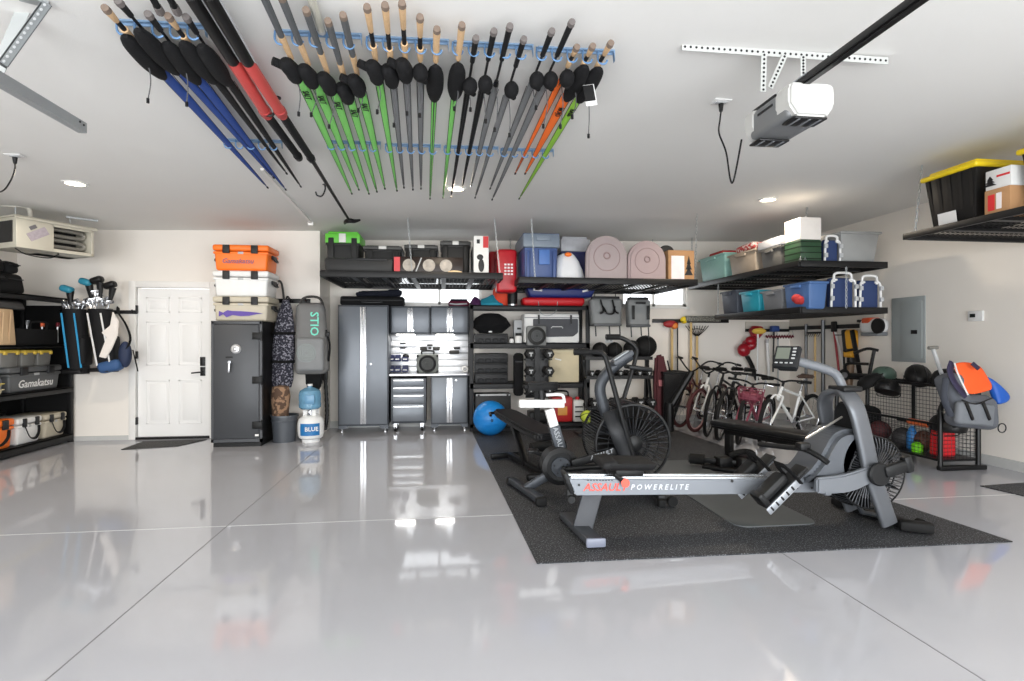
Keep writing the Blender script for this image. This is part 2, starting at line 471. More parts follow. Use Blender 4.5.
for x in (B0 + .05, B1 - .05): chain((x, BY1, RZB + .08), (x, BY1, ceilz(x)), t)
# two-tier rack at the right wall
CX0, CX1, CY0, CY1 = 3.93, 5.0, 5.58, 8.33
CZU = Z(800, 266.5, CY0); CZL = Z(800, 313, CY0)
t = thing('overhead_rack', 'black two-tier ceiling rack of totes in the back right corner', 'rack', ((CX0 + CX1) / 2, 7.5, CZL), 0, 'ceiling storage racks')
deck(t, CX0, CX1, CY0, CY1, CZU, .07, 6, 'x'); deck(t, 3.95, CX1, CY0, 7.5, CZL, .07, 6, 'x')
chain((X(805, CY0), CY0, CZU + .06), (atz(807, 208, 2.99).x, atz(807, 208, 2.99).y, ceilz(4.3)), t)
chain((X(800, CY0), CY0, CZU + .06), (atz(807, 208, 2.99).x, atz(807, 208, 2.99).y, ceilz(4.3)), t)
chain((CX0, CY1 - .1, CZU + .06), (CX0, CY1 - .1, ceilz(4.3)), t)
chain((X(845, CY0), CY0 - .02, CZL + .06), (X(845, CY0), CY0 - .02, CZU), t); chain((3.96, 7.45, CZL + .06), (3.96, 7.45, CZU), t)
# rack with the yellow-lidded totes, nearest the camera
D0, D1, DY0, DY1 = 4.32, 5.80, 2.2, 4.62
DZK = 1.34 + (340.5 - 240) / 540 * (D0 / (ray(903, 240).x))
t = thing('overhead_rack', 'black wire ceiling rack under the yellow-lidded tote on the right wall', 'rack', ((D0 + D1) / 2, 3.4, DZK), 0, 'ceiling storage racks')
deck(t, D0, D1, DY0, DY1, DZK, .055, 5, 'x')
chain((D0 + .02, DY1 - .1, DZK + .05), (atz(922, 165, ceilz(4.5)).x, atz(922, 165, ceilz(4.5)).y, ceilz(4.5)), t)
chain((D0 + .02, DY0 + .2, DZK + .05), (D0 + .05, DY0 + .3, ceilz(4.4)), t)

# ------------------------------------------------------------------ boxes and totes
def tote(name, label, loc, size, body, lid=None, rz=0, group=None, latches=None, ribs=0, tap=.86, lidh=.05, cat='tote', label_card=False, handles=True):
    """tapered storage tote: x width, y depth, z height; front faces -y"""
    t = thing(name, label, cat, loc, rz, group)
    w, d, h = size; bh = h - (lidh if lid else 0)
    b = MB(); b.box((0, 0, bh / 2), (w * .94, d * .94, bh), bev=min(.03, w * .1), taper=tap, seg=2)
    b.box((0, 0, bh - .015), (w * .985, d * .985, .028), bev=.008)
    if ribs:
        for i in range(ribs):
            x = (i - (ribs - 1) / 2) * w * .8 / ribs
            for s in (-1, 1):
                b.prism([(x - .008, .02), (x + .008, .02), (x + .008, bh - .04), (x - .008, bh - .04)], s * d * .5 * tap * .93, s * d * .475)
    b.build('body', body, t)
    if lid:
        b = MB(); b.box((0, 0, bh + lidh * .4), (w, d, lidh * .8), bev=.012); b.box((0, 0, bh + lidh * .75), (w * .86, d * .84, lidh * .5), bev=.01)
        b.build('lid', lid, t)
    if handles:
        for s in (-1, 1):
            b = MB(); b.box((s * w * .49, 0, bh - .045), (.03, d * .36, .035), bev=.008); b.build('handle', body, t)
    if latches:
        for s in (-1, 1):
            b = MB(); b.box((s * w * .46, 0, bh - .0), (.06, d * .25, .09), bev=.01); b.build('latch', latches, t)
    if label_card:
        b = MB(); b.box((-w*.1, -d * .475, bh * .18), (.22, .006, .12), rot=(R(-4), 0, 0)); b.build('label_card', mat('label_card', (225, 225, 225), .6), t)
    return t
def carton(name, label, loc, size, m, rz=0, cat='box', group=None, marks=()):
    """cardboard box with flap seams; marks = (x,z,w,h,mat) panels on the -y face"""
    t = thing(name, label, cat, loc, rz, group); w, d, h = size
    b = MB(); b.box((0, 0, h / 2), (w, d, h), bev=.006); b.box((0, 0, h + .0015), (w * .99, .006, .003)); b.build('carton', m, t)
    for x, z, ww, hh, mm in marks:
        b = MB(); b.box((x * w, -d / 2 - .0015, z * h), (ww * w, .003, hh * h)); b.build('printed_panel', mm, t)
    return t
WB = .042
# --- left rack: dark totes, green lid, game box, vacuum carton
DT = mat('dark_tote', (58, 58, 58), .5); DT2 = mat('dark_tote_lid', (66, 66, 65), .5); GREENL = mat('green_lid', (96, 190, 60), .45); SMOKE = mat('smoky_box', (52, 42, 36), .25)
WL = mat('white_latch', (214, 214, 210), .4)
az = RZ + WB
def latchtote(label, px0, px1, py0, py1, y, d, body, lid, lidh=.06, z=None, group=None, latch=WL, lw=.2):
    x0, x1 = X(px0, y), X(px1, y); z0 = Z((px0 + px1) / 2, py1, y) if z is None else z; h = Z((px0 + px1) / 2, py0, y) - z0
    t = tote('storage_tote', label, ((x0 + x1) / 2, y + d / 2, z0), (x1 - x0, d, h), body, lid, 0, group, tap=.93, lidh=lidh, handles=False)
    w = x1 - x0
    b = MB(); b.box((0, -d / 2 - .008, h - lidh * .6), (w * lw, .02, lidh * .75), bev=.005); b.build('latch', latch, t)
    for s in (-1, 1):
        b = MB(); b.box((s * w * .33, -d * .485, h * .5), (w * .16, .03, h * .72), bev=.008); b.build('rib', body, t)
    return t, z0 + h
# low row: long dark flat case
t = thing('flat_case', 'long low dark grey case lying along the front edge of the left ceiling rack', 'case', (X(359, 7.0), 7.2, az))
w = X(393, 7.0) - X(324, 7.0); hh = Z(360, 258, 7.0) - az
b = MB(); b.box((0, 0, hh / 2), (w, .42, hh), bev=.03, taper=(.98, .95)); b.build('shell', DT, t)
b = MB(); b.box((.1, -.2, hh * .92), (w * .6, .04, .03), bev=.01); b.build('handle', CHAR, t)
latchtote('dark tote with a green lid at the left end of the ceiling rack', 325, 360, 231, 258, 7.5, .5, DT, GREENL, .16, az, 'dark latching totes')
latchtote('dark latching tote with a pale clip, right of the green-lidded tote', 363, 402, 245, 260, 7.5, .5, DT, DT2, .06, az, 'dark latching totes')
latchtote('dark latching tote with a pale clip, behind the brown board game box', 404, 438, 244, 258, 7.5, .5, DT, DT2, .06, az, 'dark latching totes')
latchtote('tall dark tote with two pale clips, left of the white vacuum box', 440, 471, 240, 265, 7.45, .5, DT, DT2, .07, az, 'dark latching totes')
latchtote('dark tote at the edge of the rack between the tall tote and white carton', 472, 486, 246, 270, 7.4, .5, DT, DT2, .05, az, 'dark latching totes', latch=CHAR)
GB = mat('brown_print', (58, 42, 36), .35)
y = 7.0; x0, x1 = X(395, y), X(463, y); h = Z(430, 257, y) - az
t = thing('game_box', 'long brown box with round pictures and a red end on the left ceiling rack', 'box', ((x0 + x1) / 2, y + .15, az)); w = x1 - x0
b = MB(); b.box((0, 0, h / 2), (w, .3, h), bev=.005); b.build('carton', GB, t)
PIC = mat('round_picture', (168, 160, 150), .5, var=.6, scale=18)
for px in (409, 429, 446):
    b = MB(); b.cyl((X(px, y) - (x0 + x1) / 2, -.154, h * .55), (X(px, y) - (x0 + x1) / 2, -.15, h * .55), h * .33, n=20); b.build('round_picture', PIC, t)
b = MB(); b.box((X(397, y) - (x0 + x1) / 2, -.152, h / 2), (.075, .006, h * .94)); b.build('red_end_panel', mat('pinkish_red', (206, 66, 72), .5), t)
b = MB(); b.bar((X(415, y) - (x0 + x1) / 2, -.154, .02), (X(421.5, y) - (x0 + x1) / 2, -.154, h * .95), .006, .015); b.build('pale_stripe', LGREY, t)
b = MB(); b.ball((X(455, y) - (x0 + x1) / 2, -.15, h * .18), (.1, .004, .03)); b.build('pale_picture', mat('warm_picture', (236, 206, 160), .5), t)
y = 7.0; x0, x1 = X(474, y), X(489, y); h = Z(481, 235, y) - az
t = carton('appliance_box', 'tall white carton picturing a vacuum, with a red corner, on the left rack', ((x0 + x1) / 2, y + .2, az), (x1 - x0, .3, h), mat('white_carton', (226, 226, 224), .6), marks=((.3, .85, .36, .28, RED),))
b = MB(); w = x1 - x0
b.ball((0, -.153, h * .28), (w * .2, .004, h * .16)); b.box((0, -.153, h * .42), (w * .12, .004, h * .1)); b.ball((-w * .08, -.153, h * .48), (w * .22, .004, h * .07)); b.box((-.2 * w, -.153, h * .86), (.2 * w, .004, .1 * h)); b.build('printed_vacuum', CHAR, t)
REDB = mat('red_vinyl', (186, 20, 34), .4)
def bagprism(name, label, cat, px0, px1, py0, py1, y, d, z, m, top=1.0, bev=.04):
    x0, x1 = X(px0, y), X(px1, y); h = Z((px0 + px1) / 2, py0, y) - z
    t = thing(name, label, cat, ((x0 + x1) / 2, y + d / 2, z)); b = MB(); b.box((0, 0, h / 2), (x1 - x0, d, h), bev=bev, seg=3, top=top); b.build('body', m, t); return t, x1 - x0, h
t, w, h = bagprism('dry_bag', 'tall red vinyl bag with white print standing beside the white vacuum carton', 'bag', 497, 517, 249, 305, 7.4, .3, Z(507, 292, 7.4), REDB)
b = MB(); b.lathe([(w*.50, h - .03), (w * .52, h - .02), (w * .52, h + .0), (w * .48, h + .005)], n=16, sq=(1, .8)); b.build('rim', REDB, t)
b = MB()
for i in range(4):
    for k in range(3): b.box((w * .08 + (k - 1) * .045, -.151, h * (.64 - i * .075)), (.03, .003, .024))
b.build('white_print', mat('white_print', (240, 232, 232), .5), t)
t, w, h = bagprism('dry_bag', 'dark red bag tucked behind the tall red vinyl bag', 'bag', 489, 500, 251, 272, 7.75, .28, az, mat('dark_red_vinyl', (166, 16, 28), .45))
ORF = mat('orange_fabric', (222, 70, 40), .75, bump=.2)
y = 8.1
t = thing('stuff_sack', 'orange and red stuff sack on the shelf beside the teal tarp', 'bag', (X(504, y), y + .1, Z(505, 305, 8.05)))
b = MB(); b.lathe([(0, 0), (.12, .0), (.16, .08), (.16, .22), (.12, .33), (.05, .37), (0, .36)], n=18, sq=(1, .8)); b.build('sack', ORF, t)
b = MB(); b.torus((0, 0, .345), .06, .016); b.build('drawcord', RED, t)
# --- right rack: blue tote, clear tote, white bag, sled discs, light box
bz = RZB + WB
NAVYT = mat('navy_tote', (54, 78, 130), .45); GLID = mat('slate_lid', (112, 124, 138), .45); CLEAR = mat('cloudy_plastic', (176, 178, 184), .35, var=.25, scale=10)
y = 7.0; x0, x1 = X(531, y), X(560, y); h = Z(545, 233, y) - bz
t = tote('storage_tote', 'blue tote with a deep slate grey lid above the blue folded sled', ((x0 + x1) / 2 - .05, y + .42, bz), (x1 - x0 + .1, .8, h), NAVYT, None, tap=.95, handles=False)
w = x1 - x0 + .1; lh = .19
b = MB(); b.box((0, 0, h - lh / 2), (w * 1.03, .83, lh), bev=.03, top=(.98, .98)); b.box((w*.05, -.41, h - .06), (w * .4, .03, .08), bev=.01); b.build('lid', GLID, t)
b = MB(); b.box((w * .08, -.388, h * .5), (w * .3, .03, h * .32), bev=.01); b.build('label_panel', mat('mid_blue', (70, 110, 176), .5), t)
for s in (-1, 1):
    b = MB(); b.box((s * w * .36, -.385, h * .33), (.04, .03, h * .6), bev=.01); b.build('rib', NAVYT, t)
y = 7.55; x0, x1 = X(561, y), X(590, y); h = Z(575, 236, y) - bz
t = tote('storage_tote', 'cloudy clear tote over a dark blue base behind the white trash bag', ((x0 + x1) / 2, y + .3, bz), (x1 - x0, .6, h), mat('deep_blue', (34, 42, 96), .5), CLEAR, lidh=.22, tap=.95, handles=False)
WBAG = mat('white_bag', (222, 224, 228), .55, bump=.5, bscale=16)
y = 7.05
t = thing('trash_bag', 'full white plastic bag with an orange tie beside the blue tote', 'bag', (X(570, y), y + .2, bz)); s = (X(585, y) - X(561, y)) / 2 + .08; h = Z(566, 251, y) - bz
b = MB(); b.lathe([(0, 0), (s * .9, 0), (s, h * .15), (s * .92, h * .45), (s * .7, h * .72), (s * .5, h * .9), (s * .3, h), (0, h * .97)], n=20, sq=(1, .6))
for v in b.bm.verts: v.co += V((math.sin(v.co.z * 40 + v.co.x * 23), math.cos(v.co.x * 31), math.sin(v.co.y * 37 + v.co.x * 29))) * .008
b.build('bag', WBAG, t)
b = MB(); b.ball((0, -.09, h * .93), (.05, .03, .03)); b.build('tie', ORANGE, t)
# arched plastic lids (sled discs)
PINKG = mat('pinkish_grey_plastic', (160, 146, 146), .4)
def sled(label, px0, px1, py0, m):
    y = 7.02; x0, x1 = X(px0, y), X(px1, y); w = x1 - x0; h = Z((px0 + px1) / 2, py0, y) - bz
    t = thing('plastic_sled', label, 'sled', ((x0 + x1) / 2, y + .06, bz), 0, 'plastic sleds')
    def outline(k):
        a = w / 2 * k; pts = [(-a, (1 - k) * h * .5), (a, (1 - k) * h * .5)]
        zc = h - w / 2
        for i in range(0, 19): q = math.pi * i / 18; pts.append((a * math.cos(q), zc + a * math.sin(q)))
        return pts
    b = MB(); b.prism(outline(1.0), -.02, .05, bev=.008)
    b.build('shell', m, t)
    b = MB(); b.prism(outline(.88), -.035, -.018, bev=.004); b.build('raised_panel', m, t)
    b = MB(); b.torus((0, -.036, h - w * .52), w * .32, .006, 'y', 28, 6); b.torus((0, -.037, h - w * .48), w * .07, .012, 'y', 16, 6); b.build('ring', mat('mauve_line', (150, 128, 128), .4), t)
sled('pinkish grey arched plastic sled with ring moulding, the left of the pair', 587, 628, 235, PINKG)
sled('pinkish grey arched plastic sled with ring moulding, the right of the pair', 629, 667, 240, mat('pink_plastic', (166, 146, 146), .4))
y = 7.35; c = aty(667, 253, y)
t = thing('round_pan', 'dark round pan on a handle sticking up behind the right plastic sled', 'pan', (c.x, y, bz))
b = MB(); b.lathe([(0, .0), (.10, .0), (.115, -.03), (.118, -.03), (.105, .012), (0, .012)], (0, 0, c.z - bz), n=22, rot=(R(90), 0, 0)); b.build('dish', CHAR, t)
b = MB(); b.bar((0, 0, 0), (0, 0, c.z - bz - .1), .03, .02); b.build('handle', CHAR, t)
y = 7.1; x0, x1 = X(669, y), X(695, y); h = Z(682, 250, y) - bz
t = carton('light_box', 'brown carton with white label and a small fir tree picture on the rack end', ((x0 + x1) / 2, y + .2, bz), (x1 - x0, .36, h), CARD, marks=((-.14, .46, .5, .74, mat('white_print', (240, 232, 232), .5)),))
w = x1 - x0; b = MB()
for k, (hw, zz) in enumerate(((.06, .25), (.045, .42), (.03, .58))): b.prism([(w * .28 - hw, h * zz), (w * .28 + hw, h * zz), (w * .28, h * (zz + .25))], -.186, -.181)
b.build('printed_tree', CHAR, t)
# --- two-tier rack totes
cz = CZU + WB; TEAL = mat('sage_teal', (140, 184, 176), .5); BEIGE = mat('taupe_tote', (164, 150, 134), .5); DKG = mat('dark_grey_tote', (88, 88, 86), .5); FOREST = mat('forest_green', (34, 66, 42), .5, var=.2, scale=30)
def sidetote(label, pa, pb, py0, z, m, lid, depth=.62, lidh=.05, name='storage_tote', xx=None, group='totes on the two-tier rack', tap=.88, ribs=0):
    """tote whose narrow end shows on the left edge of the rack; pa/pb pixel columns of its far and near ends"""
    xx = CX0 + .03 if xx is None else xx
    ya, yb = YX(pa, xx), YX(pb, xx); ym = (ya + yb) / 2
    h = ZX((pa + pb) / 2, py0, xx) - z
    return tote(name, label, (xx + depth / 2, ym, z), (depth, abs(ya - yb) - .012, h), m, lid, 0, group, tap=tap, lidh=lidh, ribs=ribs)
sidetote('sage green tote at the far left end of the upper tier', 697, 724, 256, cz, TEAL, None)
sidetote('taupe tote with dark writing on its end, upper tier', 726, 755, 252, cz, BEIGE, None)
sidetote('dark grey tote with a clear lid beside the green case, upper tier', 757, 780, 238, cz, DKG, CLEAR, lidh=.12)
xx = CX0 + .03; p = V((xx - .003, YX(742, xx), ZX(742, 266, xx)))
o = thing('bundled_blanket', 'patterned red and white blanket lying over the taupe tote', 'blanket', (xx + .3, YX(740, xx), 0)); 
zt = ZX(740, 252, xx)
b = MB(); b.box((0, 0, zt + .05), (.5, .45, .1), bev=.045, seg=3)
for v in b.bm.verts: v.co.z += math.sin(v.co.x * 17) * .012 + math.sin(v.co.y * 23) * .01
b.build('folded_cloth', speckle('red_pattern', (206, 190, 186), (170, 60, 60), 26, .5), o); o.location.z = 0
o = thing('folded_cloth', 'red cloth folded on top of the sage green tote', 'cloth', (xx + .3, YX(712, xx), ZX(712, 256, xx)))
b = MB(); b.box((0, 0, .03), (.5, .4, .06), bev=.028, seg=3); b.build('cloth', mat('red_cloth', (168, 44, 44), .85, bump=.3), o)
ya, yb = YX(784, xx), CY0 + .03; x1 = X(822, yb); h = ZX(797, 240, xx) - cz; w = x1 - xx; d = ya - yb
t = thing('soft_case', 'dark green soft case at the near corner of the upper tier', 'case', (xx + w / 2, (ya + yb) / 2, cz))
b = MB(); b.box((0, 0, h / 2), (w, d, h), bev=.02); b.build('body', FOREST, t)
for zz in (.2, .45, .7, .9):
    b = MB(); b.box((0, 0, h * zz), (w * 1.01, d * 1.01, .012)); b.build('piping', mat('dark_green_line', (22, 46, 28), .6), t)
zt = cz + h; h2 = Z(806, 217, yb) - zt
carton('white_carton', 'plain white box on top of the dark green soft case', (xx + w / 2, (ya + yb) / 2, zt), (w * .97, d * .96, h2), mat('off_white_carton', (224, 218, 212), .6))
y = CY0 + .05; x0, x1 = X(841, y), X(883, y); h = Z(861, 231, y) - cz
tote('storage_tote', 'large grey tote at the right end of the upper tier', ((x0 + x1) / 2, y + .3, cz), (x1 - x0, .6, h), mat('stone_grey', (150, 151, 150), .5), None, tap=.84, lidh=.0)
carton('storage_bin', 'pale grey box behind the folded chair on the upper tier', (X(834, 6.4), 6.6, cz), (.4, .4, Z(832, 234, 6.4) - cz), LGREY)
CH_N = mat('navy_canvas', (40, 58, 100), .8, bump=.2, bscale=150)
def fold_chair(label, px0, px1, py0, py1, y, z):
    """folded camp chair standing upright: white tube loop frame over navy fabric"""
    x0, x1 = X(px0, y), X(px1, y); w = x1 - x0; h = Z((px0 + px1) / 2, py0, y) - z
    t = thing('folding_chair', label, 'chair', ((x0 + x1) / 2, y + .05, z), 0, 'folded camp chairs')
    b = MB(); b.box((0, .03, h * .44), (w * .86, .09, h * .84), bev=.03, seg=3); b.build('seat_fabric', CH_N, t)
    for s in (-1, 1):
        b = MB(); pts = smoothpath([(s * w * .45, -.03, 0.012), (s * w * .44, -.035, h * .55), (s * w * .40, -.03, h * .78), (s * w * .22, -.02, h * .8)], 5)
        b.tube(pts, .013, 8); b.build('side_tube', WHITE, t)
    b = MB(); b.tube(smoothpath([(-w * .32, -.02, h * .74), (-w * .3, -.02, h * .95), (0, -.02, h * .99), (w * .3, -.02, h * .95), (w * .32, -.02, h * .74)], 5), .014, 8); b.build('top_tube', WHITE, t)
    for s in (-1, 1):
        for q in (.3, .62):
            b = MB(); b.box((s * w * .445, -.05, h * q), (.04, .03, .05), bev=.006); b.build('joint', LGREY, t)
fold_chair('folded navy camp chair with white tubes standing on the upper tier', 825, 842, 235, 262, CY0 + .04, cz)
lz = CZL + WB; LX = 3.97
fold_chair('folded navy camp chair with white tubes on the lower tier, the left one', 831, 858, 272, 304, CY0 + .03, lz)
fold_chair('folded navy camp chair with white tubes on the lower tier, by the wall', 860, 883, 275, 304, CY0 + .03, lz)
sidetote('dark slate bin at the far end of the lower tier', 719, 736, 291, lz, mat('slate_bin', (70, 76, 88), .5), None, .5, xx=LX)
sidetote('bright turquoise bin on the lower tier', 738, 758, 291, lz, mat('turquoise', (40, 156, 178), .4), None, .5, ribs=3, xx=LX)
sidetote('mid grey tote with moulded mark between turquoise and blue bins', 759, 781, 290, lz, mat('mid_grey', (118, 120, 124), .5), None, .5, xx=LX)
sidetote('blue tote with moulded mark on the lower tier', 782, 810, 283, lz, mat('denim_blue', (66, 100, 150), .5), None, .24, xx=LX)
tote('storage_tote', 'dark grey tote on the lower tier left of the navy chairs', (X(824, 6.1), 6.3, lz), (.34, .4, Z(824, 280, 6.1) - lz), mat('plain_dark_grey', (78, 80, 86), .5), None)  # even dark grey is the tote's own colour
c = V((X(808, CY0 + .05), CY0 + .05, lz))
t = thing('cloth_bundle', 'small red and yellow cloth bundle on the edge of the lower tier', 'cloth', c)
b = MB()
for k in range(7): b.ball((rnd.uniform(-.12, .12), rnd.uniform(-.04, .04), .06 + rnd.uniform(0, .07)), (.06, .05, .05), 10, 6)
b.build('bundle', mat('red_cloth', (168, 44, 44), .85, bump=.3), t)
b = MB(); b.ball((.02, -.06, .07), (.05, .03, .04), 10, 6); b.build('yellow_patch', YELLOW, t)
# --- yellow-lidded totes and cartons on the near rack
dz = DZK + WB; BT = mat('tote_black', (30, 28, 28), .5)
xx = D0 + .02
def ytote(label, pa, pb, py0, dpt=.62):
    ya, yb = YX(pa, xx), YX(pb, xx); h = ZX(pa + 2, py0, xx) - dz
    t = thing('storage_tote', label, 'tote', (xx + dpt / 2, (ya + yb) / 2, dz), R(-90), 'yellow-lidded black totes')
    w, d = abs(ya - yb), dpt; lh = .06; bh = h - lh * .5
    b = MB(); b.box((0, 0, bh / 2), (w * .93, d * .93, bh), bev=.03, taper=.82)
    b.build('body', BT, t)
    for i in range(5):
        x = (i - 2) * w * .19
        for s in (-1, 1):
            b = MB(); b.raw([(x*.85 - .014, s*d*.5*.765, .03), (x*.85 + .014, s*d*.5*.765, .03), (x + .016, s*d*.472, bh - .03), (x - .016, s*d*.472, bh - .03), (x*.85 - .014, s*d*.5*.72, .03), (x*.85 + .014, s*d*.5*.72, .03), (x + .016, s*d*.43, bh - .03), (x - .016, s*d*.43, bh - .03)], [(0, 1, 2, 3), (4, 7, 6, 5), (0, 4, 5, 1), (1, 5, 6, 2), (2, 6, 7, 3), (3, 7, 4, 0)])
            b.build('rib', BT, t)
    b = MB(); b.box((0, 0, bh - .005), (w, d, lh * .75), bev=.02, seg=3); b.box((0, 0, bh + .025), (w * .84, d * .82, .05), bev=.015)
    b.build('lid', YELLOW, t)
    b = MB(); b.box((-w*.06, -d * .425, bh * .16), (.17, .006, .11), rot=(R(8), 0, 0)); b.build('label_card', mat('label_card', (225, 225, 225), .6), t)
    return t
ytote('black tote with yellow lid and a white label at the far end of the rack', 919, 976, 177)
ty = YX(982, xx) - .01
h1 = ZX(1000, 187, xx) - dz; ya, yb = ty, YX(1009, xx); 
t = carton('tree_carton', 'brown cardboard carton with a red mark under the white tree carton', (xx + .25, (ya + yb) / 2, dz), (ya - yb, .48, h1), CARD, R(-90), marks=((-.22, .5, .26, .6, mat('red_print', (214, 40, 44), .6)), (.08, .52, .2, .6, mat('white_print', (240, 232, 232), .5))))
h2 = ZX(1000, 167, xx) - dz - h1
t = carton('tree_carton', 'white carton with a red stripe and fir tree picture stacked on cardboard carton', (xx + .25, (ya + yb) / 2, dz + h1), (ya - yb, .46, h2), mat('white_carton', (226, 226, 224), .6), R(-90), marks=((.2, .62, .5, .1, mat('red_print', (214, 40, 44), .6)),))
w = ya - yb
b = MB()
for k, (hw, zz) in enumerate(((.05, .2), (.038, .34), (.025, .48))): b.prism([(-w * .3 - hw, h2 * zz), (-w * .3 + hw, h2 * zz), (-w * .3, h2 * (zz + .22))], -.236, -.231)
b.build('printed_tree', CHAR, t)
t = ytote('black tote with yellow lid at the frame edge, beside the tree cartons', 1012, 1090, 148, .62)
t.location.x += .02
# ------------------------------------------------------------------ shelf unit along the left wall
SHM = mat('shelf_black', (28, 28, 30), .5)
SX, SY0, SY1, SD = -4.89, 5.5, 7.84, .62
t = thing('storage_shelf', 'black heavy-duty steel shelf unit along the left wall', 'shelf', (SX - SD / 2, 6.4, 0))
LV = []
for z0, z1 in ((.02, .112), (.66, .73), (1.25, 1.287), (1.82, 1.888)):
    b = MB(); b.span((SX - SD, SY0, z1 - .02), (SX, SY1, z1)); b.span((SX - .03, SY0, z0), (SX, SY1, z1), bev=.004); b.span((SX - SD, SY0, z0), (SX - SD + .03, SY1, z1)); b.build('shelf_board', SHM, t, world=True); LV.append(z1)
for x in (SX - .025, SX - SD + .025):
    for y in (SY0 + .025, SY1 - .025):
        b = MB(); b.span((x - .025, y - .025, 0), (x + .025, y + .025, 1.888), bev=.004); b.lathe([(.035, 0), (.035, .012), (.02, .02)], (x, y, 0), 12); b.build('post', SHM, t, world=True)
b = MB(); b.span((SX - SD, SY0, .06), (SX - SD + .01, SY1, 1.8)); b.span((SX - SD + .01, SY1 - .012, .06), (SX - .05, SY1 - .004, 1.8)); b.build('mesh_back', mat('shelf_back', (16, 16, 17), .8), t, world=True)

def cooler(label, loc, size, m, rz=0, latch=CHAR, group=None, handle='side', writing=None, wm=None, art=None):
    """hard cooler, front faces -y: rounded body, thick lid, two latches, grips"""
    t = thing('cooler', label, 'cooler', loc, rz, group); w, d, h = size; lh = h * .24; bh = h - lh - .006
    b = MB(); b.box((0, 0, bh / 2), (w * .95, d * .95, bh), bev=.03, taper=(.95, .93), seg=3); b.box((0, 0, bh - .02), (w * .975, d * .975, .035), bev=.012)
    b.build('body', m, t)
    b = MB(); b.box((0, 0, bh + .006 + lh / 2), (w, d, lh), bev=.025, seg=3); b.build('lid', m, t)
    for s in (-1, 1):
        b = MB(); b.box((s * w * .25, -d * .5 - .006, h - lh * .75), (w * .12, .03, lh * 1.35), bev=.008); b.build('latch', latch, t)
        b = MB()
        if handle == 'side':
            b.box((s * w * .5, 0, bh * .78), (.03, d * .34, .05), bev=.008)
            b.tube(smoothpath([(s * w * .5, -d * .15, bh * .78), (s * (w * .5 + .03), -d * .13, bh * .6), (s * (w * .5 + .03), d * .13, bh * .6), (s * w * .5, d * .15, bh * .78)], 4), .011, 6)
            b.build('grip', CHAR, t)
        elif s == 1:
            b.tube(smoothpath([(-w * .2, -d * .49, bh * .9), (-w * .12, -d * .56, bh * .35), (w * .1, -d * .56, bh * .25), (w * .3, -d * .52, bh * .5), (w * .36, -d * .49, bh * .85)], 5), .016, 8, flat=.35); b.build('strap', DARKF, t)
    b = MB(); b.box((0, -d * .477, bh * .92), (w * .1, .012, .03), bev=.004); b.build('badge', LGREY, t)
    if writing:
        b = MB(); b.text(writing[0], writing[1], frame((writing[2], -d * .482, bh * .45), (1, 0, 0), (0, -1, 0)) @ Mx.Rotation(R(0), 4, 'X')); b.build('lettering', wm, t)
    return t, bh
# the shelf faces +x, so coolers there are turned a quarter
def shelfy(px): return YX(px, SX)
def on_shelf(pa, pb): return shelfy(pa), shelfy(pb)
z = LV[0]
for label, pa, pb, py, m in (('orange hard cooler on the bottom shelf at the left edge', -28, 19, 422, ORANGE), ('white hard cooler with a black strap on the bottom shelf', 20, 46, 417, WHITE), ('sand coloured hard cooler on the bottom shelf by the end post', 47.5, 70.5, 413, TAN)):
    ya, yb = on_shelf(pa, pb); h = ZX((pa + pb) / 2, py, SX) - z
    cooler(label, (SX - .25, (ya + yb) / 2, z), (abs(yb - ya) - .02, .44, h), m, R(90), handle='strap', group='coolers on the bottom shelf')
z = LV[1]
ya, yb = on_shelf(11, 64); h = ZX(38, 366, SX) - z
t, bh = cooler('charcoal hard cooler with white script lettering on the middle shelf', (SX - .22, (ya + yb) / 2, z), (yb - ya, .40, h), mat('slate_cooler', (84, 86, 88), .5), R(90))
b = MB(); b.text('Gamakatsu', .125, frame((.0, -.19, bh * .42), (1, 0, 0), (0, -1, 0)) @ Mx(((1, .25, 0, 0), (0, 1, 0, 0), (0, 0, 1, 0), (0, 0, 0, 1)))); b.build('lettering', WHITE, t)
zt = z + h; SMK = mat('smoked_bin', (112, 112, 110), .35); YLID = mat('mustard_lid', (206, 178, 74), .5)
for label, pa, pb in (('smoked box with mustard lid on the charcoal cooler, left of three', 5, 24.5), ('smoked box with mustard lid on the charcoal cooler, middle of three', 26, 41), ('smoked box with mustard lid on the charcoal cooler, right of three', 42, 56.5)):
    ya, yb = on_shelf(pa, pb); h2 = ZX((pa + pb) / 2, 350, SX) - zt
    tt = thing('tackle_box', label, 'box', (SX - .2, (ya + yb) / 2, zt), R(90), 'mustard-lidded boxes'); w = yb - ya - .01
    b = MB(); b.box((0, 0, h2 * .43), (w * .95, .3, h2 * .86), bev=.012, taper=.93); b.build('body', SMK, tt)
    b = MB(); b.box((0, 0, h2 * .91), (w, .32, h2 * .18), bev=.01); b.build('lid', YLID, tt)
    for s in (-1, 1):
        b = MB(); b.box((s * w * .33, -.165, h2 * .82), (w * .16, .02, h2 * .2), bev=.004); b.build('latch', YLID, tt)
t = thing('blanket_roll', 'grey rolled blanket on the middle shelf at the left edge', 'blanket', (SX - .2, shelfy(0) - .04, z)); 
b = MB(); b.cyl((-.16, 0, .12), (.16, 0, .12), .12, n=18); b.build('roll', mat('grey_blanket', (126, 128, 136), .9, bump=.4), t)
for k in range(4): b = MB(); b.torus((.165, 0, .12), .025 + k * .026, .005, 'x', 18, 5); b.build('fold', mat('grey_blanket2', (100, 102, 110), .9), t)
